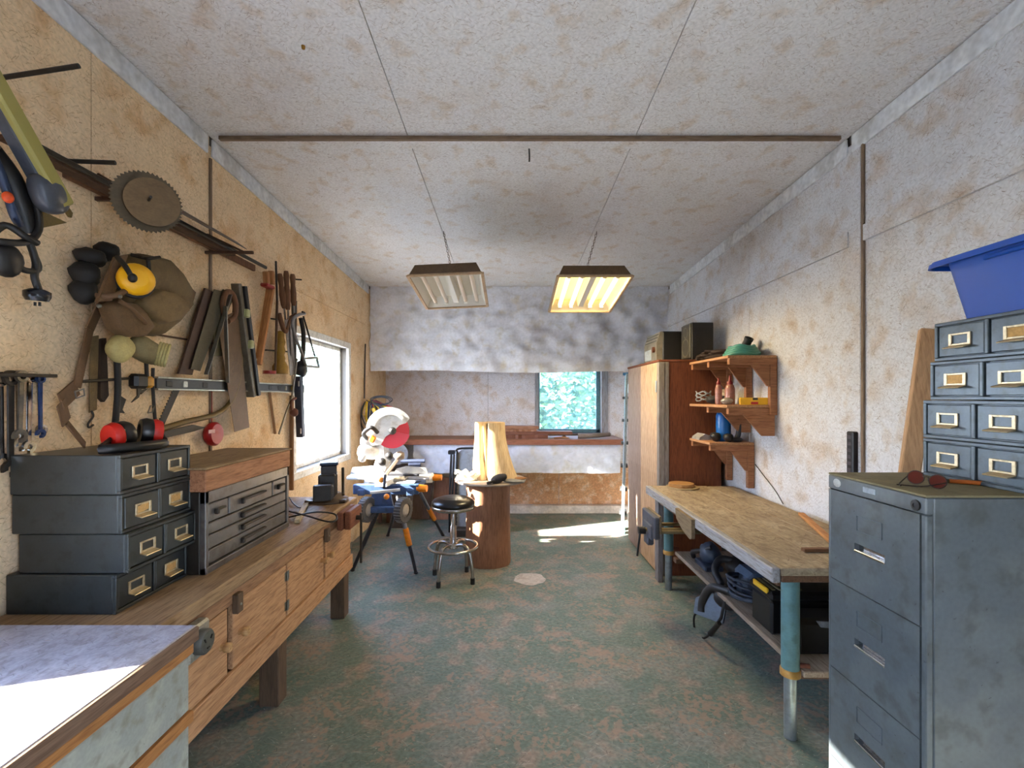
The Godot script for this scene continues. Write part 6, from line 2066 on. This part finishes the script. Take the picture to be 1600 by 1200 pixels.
	for k in 3: s.beam(Vector3(1.36 + k * 0.01, 2.07 + k * 0.03, -4.75), Vector3(1.36 + k * 0.01, 2.07 + k * 0.03, -4.39), 0.012, 0.008, Vector3.UP, 0.001)
	placed(t, "trim_line", s, plain("radio_trim", Color(0.30, 0.29, 0.26), 0.5))
	t = thing("speaker", "black bookshelf speaker beside the radio on the tall cabinet", "speaker", Vector3(1.65, 1.872, -4.25))
	s = sh()
	s.span(Vector3(1.585, 1.8725, -4.36), Vector3(1.775, 2.20, -4.13), 0.006)
	placed(t, "cabinet", s, plain("speaker_dark", Color(0.11, 0.10, 0.09), 0.55))
	for q in [[2.12, 0.048, 0.03], [1.985, 0.085, 0.05]]:
		s = sh()
		s.lathe([[0.0, 0.004], [q[2] * 0.5, 0.012], [q[2], 0.004], [q[1] * 0.85, 0.012], [q[1], 0.014], [q[1] * 1.05, 0.0]], 26, frame(Vector3(1.584, q[0], -4.245), Vector3.LEFT))
		placed(t, "driver", s, plain("speaker_ring", Color(0.50, 0.48, 0.42), 0.35, 0.5))
	s = sh()
	s.span(Vector3(1.572, 1.89, -4.35), Vector3(1.586, 2.19, -4.14), 0.005)
	placed(t, "baffle", s, plain("speaker_baffle", Color(0.34, 0.33, 0.30), 0.45, 0.3))
	# heap of dark rags, hose and coil on the top shelf
	var y := 1.846
	s = sh()
	var r := RandomNumberGenerator.new()
	r.seed = 31
	for k in 9:
		var z0 := -4.04 + 0.014 * k
		var pts := []
		for i in 6: pts.append(Vector3(1.58 + 0.012 * k + 0.045 * i, y + 0.03 + 0.013 * (k % 5) + r.randf_range(-0.01, 0.016), z0 + 0.034 * i + r.randf_range(-0.02, 0.02)))
		s.tube(curve(pts, 3), 0.014, 7)
	one("bark_strips", s, wood("dark_strips", Color(0.20, 0.13, 0.09), 2), "heap of dark twisted strips on the top shelf beside the speaker", "strips")
	s = sh()
	for k in 4:
		var pts := []
		for i in 21: pts.append(Vector3(1.74 + cos(TAU * i / 20) * (0.115 - 0.012 * k), y + 0.018 + 0.018 * k + 0.008 * sin(i * 1.1), -3.56 + sin(TAU * i / 20) * (0.12 - 0.010 * k)))
		s.tube(pts, 0.016, 8)
	one("green_hose", s, mat("hose_green", Color(0.22, 0.50, 0.44), 0.5), "coiled green hose on the top shelf's near end", "hose")
	s = sh()
	s.lathe([[0.018, 0.0], [0.032, 0.0], [0.034, 0.03], [0.030, 0.09], [0.034, 0.10], [0.034, 0.115], [0.024, 0.116], [0.022, 0.02]], 18, frame(Vector3(1.80, y + 0.055, -3.66), Vector3(0.15, 0.8, 0.5)))
	one("hose_fitting", s, plain("fitting_dark", Color(0.13, 0.13, 0.12), 0.5), "dark round hose end standing out of the green coil", "fitting")
	# middle shelf
	y = 1.491
	t = thing("glue_bottle", "clear glue bottle with a red tip on the middle shelf", "bottle", Vector3(1.68, y, -3.62), 0.0, "glue bottles on the middle shelf")
	var clear := plain("bottle_pink", Color(0.66, 0.46, 0.40), 0.25)
	var red := mat("tip_red", Color(0.45, 0.05, 0.07), 0.4)
	for i in 2:
		var b := t
		if i == 1: b = thing("glue_bottle", "slimmer glue bottle standing left of the larger one on the middle shelf", "bottle", Vector3(1.62, y, -3.68), 0.0, "glue bottles on the middle shelf")
		var k := 1.0 if i == 0 else 0.72
		s = sh()
		s.lathe([[0.0, 0.0], [0.034 * k, 0.0], [0.036 * k, 0.01], [0.036 * k, 0.12], [0.026 * k, 0.15], [0.014 * k, 0.158], [0.0, 0.158]], 18)
		part(b, "bottle", s, clear)
		s = sh()
		s.lathe([[0.0, 0.15], [0.022 * k, 0.15], [0.022 * k, 0.172], [0.010 * k, 0.182], [0.005, 0.222 * (0.94 if i else 1.0)], [0.0, 0.223 * (0.94 if i else 1.0)]], 14)
		part(b, "tip", s, red)
	s = sh()
	s.ball(Vector3(1.60, y + 0.028, -3.50), Vector3(0.045, 0.027, 0.045), Basis.IDENTITY, 14, 9, 0.2, 12.0)
	one("glass_lump", s, plain("lump_grey", Color(0.60, 0.56, 0.50), 0.2, 0.3), "shiny grey lidded jar in front of the glue bottles", "jar")
	t = thing("torpedo_level", "yellow torpedo level lying on the middle shelf", "spirit level", Vector3(1.78, y, -3.44))
	s = sh()
	s.beam(Vector3(1.665, y + 0.027, -3.44), Vector3(1.885, y + 0.027, -3.40), 0.022, 0.052, Vector3.UP, 0.004)
	placed(t, "body", s, mat("level_yellow", Color(0.88, 0.66, 0.04), 0.4))
	s = sh()
	s.lathe([[0.0, 0.0], [0.014, 0.0], [0.014, 0.004], [0.0, 0.004]], 16, frame(Vector3(1.865, y + 0.027, -3.391), Vector3.BACK))
	s.box(Vector3(1.765, y + 0.044, -3.409), Vector3(0.035, 0.016, 0.006), Basis.IDENTITY, 0.001)
	placed(t, "vial", s, plain("level_black", Color(0.12, 0.12, 0.08), 0.3))
	s = sh()
	s.box(Vector3(1.765, y + 0.014, -3.4085), Vector3(0.06, 0.016, 0.003), Basis.IDENTITY, 0.0)
	placed(t, "red_label", s, mat("label_red", Color(0.70, 0.10, 0.06), 0.5))
	s = sh()
	for k in 5:
		var pts := []
		for i in 13: pts.append(Vector3(1.60 + cos(TAU * i / 12 + k) * 0.055, y + 0.03 + 0.016 * k + 0.012 * sin(i * 2.0 + k), -3.92 + sin(TAU * i / 12 + k) * 0.07))
		s.tube(pts, 0.005, 6)
	one("wire_tangle", s, plain("wire_pale", Color(0.58, 0.60, 0.62), 0.4), "tangle of pale wire on the far end of the middle shelf", "wire")
	s = sh()
	s.ball(Vector3(1.66, y + 0.034, -3.80), Vector3(0.08, 0.036, 0.075), Basis.IDENTITY, 14, 9, 0.4, 14.0, 15)
	one("dark_rag", s, plain("rag_black", Color(0.12, 0.11, 0.11), 0.8), "dark crumpled rag between the wire and the glue bottles", "rag")
	s = sh()
	s.ball(Vector3(1.78, y + 0.06, -3.90), Vector3(0.07, 0.06, 0.08), Basis.IDENTITY, 12, 8, 0.3, 11.0, 18)
	one("plastic_bag", s, plain("bag_clear", Color(0.62, 0.55, 0.50), 0.4), "crumpled plastic bag at the back of the middle shelf", "bag")
	# lowest shelf
	y = 1.196
	t = thing("blue_canister", "bright blue gas canister standing on the lowest shelf", "canister", Vector3(1.72, y, -3.82))
	s = sh()
	s.lathe([[0.0, 0.0], [0.052, 0.0], [0.056, 0.008], [0.056, 0.20], [0.045, 0.23], [0.02, 0.245], [0.0, 0.246]], 24)
	part(t, "cylinder", s, mat("canister_blue", Color(0.03, 0.35, 0.62), 0.35))
	s = sh()
	s.rod(Vector3(0, 0.245, 0), Vector3(0, 0.265, 0), 0.012, 10)
	part(t, "valve", s, steel)
	t = thing("torch_head", "dark curved tool standing beside the blue canister", "tool", Vector3(1.80, y, -3.74))
	s = sh()
	s.tube(curve([Vector3(1.78, y + 0.02, -3.73), Vector3(1.80, y + 0.06, -3.735), Vector3(1.81, y + 0.14, -3.74), Vector3(1.79, y + 0.18, -3.74)], 5), 0.02, 9)
	s.ball(Vector3(1.78, y + 0.018, -3.72), Vector3(0.05, 0.018, 0.035))
	placed(t, "body", s, plain("tool_dark", Color(0.12, 0.12, 0.13), 0.5))
	t = thing("battery_pack", "pair of black round tool parts on the lowest shelf", "tool part", Vector3(1.66, y, -3.75))
	for q in [[Vector3(1.63, y + 0.036, -3.76), 0.035], [Vector3(1.71, y + 0.033, -3.71), 0.033]]:
		s = sh()
		s.ball(q[0], Vector3(q[1] * 1.2, q[1], q[1] * 1.3), Basis.IDENTITY, 12, 8, 0.3, 20.0, 21)
		placed(t, "housing", s, plain("tool_dark", Color(0.12, 0.12, 0.13), 0.5))
	s = sh()
	s.prism([Vector2(1.55, y), Vector2(1.66, y), Vector2(1.655, y + 0.03), Vector2(1.60, y + 0.05), Vector2(1.555, y + 0.02)], 0.16, Transform3D(Basis.IDENTITY, Vector3(0, 0, -4.04)))
	one("paper_roll", s, plain("paper_grey", Color(0.58, 0.56, 0.54), 0.8), "folded grey paper at the far end of the lowest shelf", "paper")
	# thin wire trailing down the wall
	s = sh()
	s.tube(curve([Vector3(1.893, 1.03, -3.66), Vector3(1.893, 0.97, -3.55), Vector3(1.893, 0.88, -3.38), Vector3(1.885, 0.81, -3.27)], 5), 0.003, 5)
	one("thin_wire", s, iron, "thin dark wire trailing down the right wall to the bench", "wire")
	# on the right bench
	y = 0.801
	for q in [[Vector3(1.42, y, -3.90), 0.13, 0.012, wood("disc_board", Color(0.62, 0.54, 0.40), 0), "wide thin round board under a smaller disc on the right bench"], [Vector3(1.41, y + 0.013, -3.90), 0.10, 0.026, wood("disc_slice", Color(0.66, 0.49, 0.28), 0), "round slice of wood lying on the far end of the right bench"]]:
		s = sh()
		s.lathe([[0.0, 0.0], [q[1], 0.0], [q[1] * 1.01, q[2] * 0.5], [q[1] * 0.99, q[2]], [0.0, q[2]]], 32, Transform3D(Basis.IDENTITY, q[0]))
		one("wood_disc", s, q[3], q[4], "wood disc", "round boards on the right bench")
	s = sh()
	s.beam(Vector3(1.835, 0.812, -2.984), Vector3(1.643, 0.812, -2.416), 0.035, 0.02, Vector3.UP, 0.003)
	one("wood_strip", s, wood("strip_orange", Color(0.72, 0.50, 0.28), 2), "orange wooden strip lying slantwise near the wall on the right bench", "strip")
	s = sh()
	s.beam(Vector3(1.415, 0.810, -2.291), Vector3(1.588, 0.810, -2.291), 0.03, 0.016, Vector3.UP, 0.002)
	one("short_batten", s, wood("batten_short", Color(0.42, 0.28, 0.16), 0), "short dark batten lying across the near end of the right bench", "batten")
	# power tools on the lower shelf
	y = 0.319
	t = thing("angle_grinder", "blue-grey power sander at the far end of the lower shelf", "power tool", Vector3(1.42, y, -3.45))
	s = sh()
	s.ball(Vector3(1.44, y + 0.10, -3.42), Vector3(0.07, 0.08, 0.09), Basis.IDENTITY, 14, 10, 0.2, 12.0, 22)
	s.span(Vector3(1.37, y, -3.52), Vector3(1.50, y + 0.04, -3.32), 0.008)
	placed(t, "body", s, plain("tool_slate", Color(0.20, 0.24, 0.30), 0.45))
	s = sh()
	s.tube(curve([Vector3(1.38, y + 0.03, -3.56), Vector3(1.36, y + 0.08, -3.52), Vector3(1.39, y + 0.12, -3.42), Vector3(1.43, y + 0.16, -3.36)], 5), 0.018, 9)
	placed(t, "handle", s, plain("tool_dark", Color(0.12, 0.12, 0.13), 0.5))
	t = thing("jigsaw", "black power saw with a loop handle on the lower shelf", "power tool", Vector3(1.42, y, -3.15))
	s = sh()
	s.tube(curve([Vector3(1.36, y + 0.02, -3.05), Vector3(1.35, y + 0.09, -3.12), Vector3(1.40, y + 0.15, -3.15), Vector3(1.47, y + 0.15, -3.12)], 5), 0.024, 10)
	s.ball(Vector3(1.52, y + 0.11, -3.12), Vector3(0.10, 0.07, 0.10), Basis.IDENTITY, 16, 10, 0.15, 9.0, 23)
	placed(t, "body", s, plain("tool_dark", Color(0.12, 0.12, 0.13), 0.5))
	s = sh()
	s.span(Vector3(1.39, y, -3.20), Vector3(1.62, y + 0.012, -3.02), 0.003)
	placed(t, "base_plate", s, steel)
	t = thing("belt_sander", "grey-blue sander wrapped in its own cable on the lower shelf", "power tool", Vector3(1.45, y, -2.85))
	s = sh()
	s.span(Vector3(1.40, y + 0.06, -2.98), Vector3(1.55, y + 0.19, -2.76), 0.03)
	s.lathe([[0.0, 0.0], [0.055, 0.0], [0.06, 0.03], [0.06, 0.06], [0.0, 0.07]], 18, frame(Vector3(1.39, y + 0.062, -2.90), Vector3.RIGHT))
	placed(t, "body", s, plain("sander_blue", Color(0.30, 0.36, 0.44), 0.45))
	s = sh()
	for k in 6:
		var pts := []
		for i in 17: pts.append(Vector3(1.42 + cos(TAU * i / 16) * (0.10 + 0.006 * k), y + 0.05 + 0.02 * k + 0.02 * sin(TAU * i / 16 + k), -2.80 + sin(TAU * i / 16) * (0.13 - 0.006 * k)))
		s.tube(pts, 0.009, 7)
	placed(t, "cable", s, plain("cable_slate", Color(0.17, 0.20, 0.25), 0.5))
	t = thing("circular_saw", "dark handled power saw hanging over the lower shelf's front edge", "power tool", Vector3(1.38, y, -2.65))
	s = sh()
	s.tube(curve([Vector3(1.360, 0.348, -2.917), Vector3(1.300, 0.320, -3.054), Vector3(1.270, 0.208, -3.122), Vector3(1.260, 0.138, -3.118)], 5), 0.026, 10)
	s.ball(Vector3(1.400, 0.264, -3.020), Vector3(0.10, 0.07, 0.09), Basis.IDENTITY, 16, 10, 0.15, 9.0, 25)
	placed(t, "body", s, plain("saw_umber", Color(0.17, 0.155, 0.14), 0.5))
	s = sh()
	s.prism([Vector2(-0.10, -0.07), Vector2(0.08, -0.09), Vector2(0.10, 0.04), Vector2(0.0, 0.09), Vector2(-0.09, 0.03)], 0.05, facing(Vector3(1.330, 0.178, -3.124), Vector3(-0.6, 0.2, 0.8)))
	placed(t, "guard", s, dusty("guard_steel", Color(0.46, 0.50, 0.54), 0.35, 0.5))
	s = sh()
	s.tube(curve([Vector3(1.260, 0.138, -3.118), Vector3(1.240, 0.077, -3.186), Vector3(1.240, -0.016, -3.175), Vector3(1.240, -0.003, -3.049), Vector3(1.240, 0.084, -2.932), Vector3(1.250, 0.156, -2.882)], 5), 0.007, 7)
	s.tube([Vector3(1.250, 0.156, -2.882), Vector3(1.260, 0.233, -2.825), Vector3(1.280, 0.327, -2.827)], 0.009, 7)
	placed(t, "cord", s, blackm)
	s = sh()
	s.rod(Vector3(1.240, 0.084, -2.932), Vector3(1.250, 0.197, -2.829), 0.018, 10, 0.013)
	placed(t, "plug", s, blackm)
	# black tool boxes
	t = thing("tool_box", "black plastic toolbox with yellow latches under the right bench", "toolbox", Vector3(1.55, y, -2.55))
	var bp := plain("box_black", Color(0.045, 0.047, 0.06), 0.42)
	s = sh()
	s.span(Vector3(1.345, y, -2.64), Vector3(1.74, y + 0.175, -2.44), 0.012)
	placed(t, "body", s, bp)
	s = sh()
	s.span(Vector3(1.335, y + 0.177, -2.65), Vector3(1.75, y + 0.225, -2.43), 0.014)
	placed(t, "lid", s, bp)
	s = sh()
	s.span(Vector3(1.332, y + 0.205, -2.60), Vector3(1.345, y + 0.235, -2.46), 0.004)
	placed(t, "latch", s, mat("latch_yellow", Color(0.82, 0.64, 0.10), 0.45))
	s = sh()
	for k in 5: s.span(Vector3(1.36 + k * 0.035, y + 0.224, -2.62), Vector3(1.378 + k * 0.035, y + 0.231, -2.46), 0.002)
	placed(t, "lid_rib", s, plain("rib_tan", Color(0.40, 0.36, 0.24), 0.5))
	t = thing("power_tool_case", "dark grey tool case standing in front of the black toolbox", "tool case", Vector3(1.55, y, -2.3))
	s = sh()
	s.span(Vector3(1.36, y, -2.40), Vector3(1.74, y + 0.17, -2.245), 0.022)
	placed(t, "body", s, plain("case_grey", Color(0.10, 0.095, 0.09), 0.55))
	s = sh()
	s.prism([Vector2(1.47, y + 0.14), Vector2(1.53, y + 0.135), Vector2(1.52, y + 0.165), Vector2(1.45, y + 0.169)], 0.006, Transform3D(Basis.IDENTITY, Vector3(0, 0, -2.246)))
	placed(t, "tag", s, plain("tag_grey", Color(0.45, 0.47, 0.50), 0.5))
	s = sh()
	s.box(Vector3(1.585, y + 0.055, -2.243), Vector3(0.012, 0.012, 0.004), Basis.IDENTITY, 0.001)
	placed(t, "badge", s, plain("badge", Color(0.55, 0.52, 0.46), 0.4))
	# power strip and leaning board on the right wall
	t = thing("power_strip", "black multi-socket power strip upright on the right wall", "power strip", Vector3(1.9, 1.15, -2.6))
	s = sh()
	s.span(Vector3(1.862, 1.10, -2.625), Vector3(1.899, 1.36, -2.575), 0.006)
	placed(t, "housing", s, plain("strip_black", Color(0.10, 0.09, 0.10), 0.45))
	for k in 6:
		s = sh()
		s.span(Vector3(1.860, 1.14 + k * 0.036, -2.612), Vector3(1.863, 1.158 + k * 0.036, -2.588), 0.001)
		placed(t, "socket", s, plain("strip_socket", Color(0.26, 0.24, 0.26), 0.4))
	s = sh()
	s.beam(Vector3(1.695, 1.168, -2.020), Vector3(1.841, 1.845, -2.080), 0.036, 0.07, Vector3(1, 0, 0.4), 0.004)
	one("leaning_board", s, wood("leaning", Color(0.76, 0.60, 0.44), 1), "tan board leaning on the right wall behind the drawer units", "board")
	s = sh()
	s.prism([Vector2(2.02, 1.575), Vector2(2.13, 1.585), Vector2(2.25, 1.575), Vector2(2.16, 1.565), Vector2(2.14, 1.555)], 0.004, Transform3D(Basis(Vector3(0, 0, -1), Vector3.UP, Vector3(1, 0, 0)), Vector3(1.894, 0, 0)))
	one("metal_hook", s, iron, "small dark metal hook on the right wall by the leaning board", "hook")
	# glasses and knife on the filing cabinet
	t = thing("reading_glasses", "folded reading glasses with dark red lenses on the filing cabinet", "glasses", Vector3(1.18, 1.29, -1.35))
	var lens := mat("lens_red", Color(0.30, 0.09, 0.07), 0.12)
	var gc := [Vector3(1.195, 1.313, -1.395), Vector3(1.215, 1.309, -1.345)]
	for c in gc:
		s = sh()
		s.lathe([[0.0, 0.0], [0.018, 0.0], [0.018, 0.002], [0.0, 0.002]], 20, frame(c, Vector3(-0.75, 0.25, 0.6)))
		placed(t, "lens", s, lens)
		s = sh()
		var pts := []
		var xf := frame(c, Vector3(-0.75, 0.25, 0.6))
		for i in 21: pts.append(xf * Vector3(cos(TAU * i / 20) * 0.019, 0.001, sin(TAU * i / 20) * 0.019))
		s.tube(pts, 0.0016, 6)
		placed(t, "rim", s, plain("rim_dark", Color(0.13, 0.08, 0.07), 0.4, 0.3))
	s = sh()
	s.tube(curve([gc[0] + Vector3(0.006, 0.006, 0.016), Vector3(1.206, 1.319, -1.37), gc[1] + Vector3(-0.002, 0.006, -0.016)], 4), 0.0015, 6)
	placed(t, "bridge", s, plain("rim_dark", Color(0.13, 0.08, 0.07), 0.4, 0.3))
	for q in [[gc[0] + Vector3(-0.012, 0.002, -0.014), Vector3(1.15, 1.293, -1.40), Vector3(1.13, 1.293, -1.37)], [gc[1] + Vector3(0.012, 0.0, 0.016), Vector3(1.18, 1.294, -1.355), Vector3(1.13, 1.294, -1.385)]]:
		s = sh()
		s.tube(curve(q, 5), 0.0018, 6)
		placed(t, "temple", s, plain("rim_dark", Color(0.13, 0.08, 0.07), 0.4, 0.3))
	t = thing("chisel", "chisel with an orange wooden handle on the filing cabinet", "chisel", Vector3(1.3, 1.291, -1.37))
	var ca := Vector3(1.277, 1.297, -1.451)
	var cb := Vector3(1.381, 1.297, -1.387)
	s = sh()
	s.rod(ca.lerp(cb, 0.42), cb, 0.0065, 10)
	placed(t, "handle", s, mat("chisel_orange", Color(0.72, 0.38, 0.12), 0.5))
	s = sh()
	s.rod(ca.lerp(cb, 0.02), ca.lerp(cb, 0.45), 0.0055, 8)
	placed(t, "ferrule", s, plain("ferrule", Color(0.28, 0.25, 0.18), 0.4, 0.4))
	# pull cord at the ceiling
	t = thing("pull_chain", "small brass pull chain hanging from the ceiling at the top edge", "pull chain", Vector3(-0.873, 3.031, -2.000))
	s = sh()
	s.rod(Vector3(-0.873, 3.047, -2.000), Vector3(-0.873, 3.172, -2.000), 0.002, 6)
	placed(t, "cord", s, plain("pull_cord", Color(0.55, 0.45, 0.28), 0.6))
	s = sh()
	s.lathe([[0.0, 0.0], [0.007, 0.004], [0.009, 0.018], [0.005, 0.032], [0.0, 0.034]], 12, Transform3D(Basis.IDENTITY, Vector3(-0.873, 3.015, -2.000)))
	placed(t, "knob", s, plain("pull_brass", Color(0.66, 0.48, 0.16), 0.35, 0.6))
	s = sh()
	s.tube(curve([Vector3(0.11, ceiling_y(-2.75) - 0.001, -2.75), Vector3(0.112, ceiling_y(-2.75) - 0.05, -2.75), Vector3(0.112, ceiling_y(-2.75) - 0.075, -2.765)], 4), 0.005, 7)
	one("ceiling_hook", s, iron, "small dark hook in the ceiling just behind the batten", "hook")
	# paint spot on the floor
	s = sh()
	var poly := []
	for i in 36:
		var a := TAU * i / 36
		poly.append(Vector2(cos(a), sin(a)) * (0.133 + 0.006 * sin(a * 5.0) + 0.004 * cos(a * 9.0)))
	s.prism(poly, 0.0015, Transform3D(Basis(Vector3.RIGHT, Vector3.BACK, Vector3.UP), Vector3(0.168, 0.0005, -4.03)))
	one("paint_spot", s, plain("paint_grey", Color(0.72, 0.70, 0.70), 0.7), "round patch of dried pale paint on the floor", "paint spot")
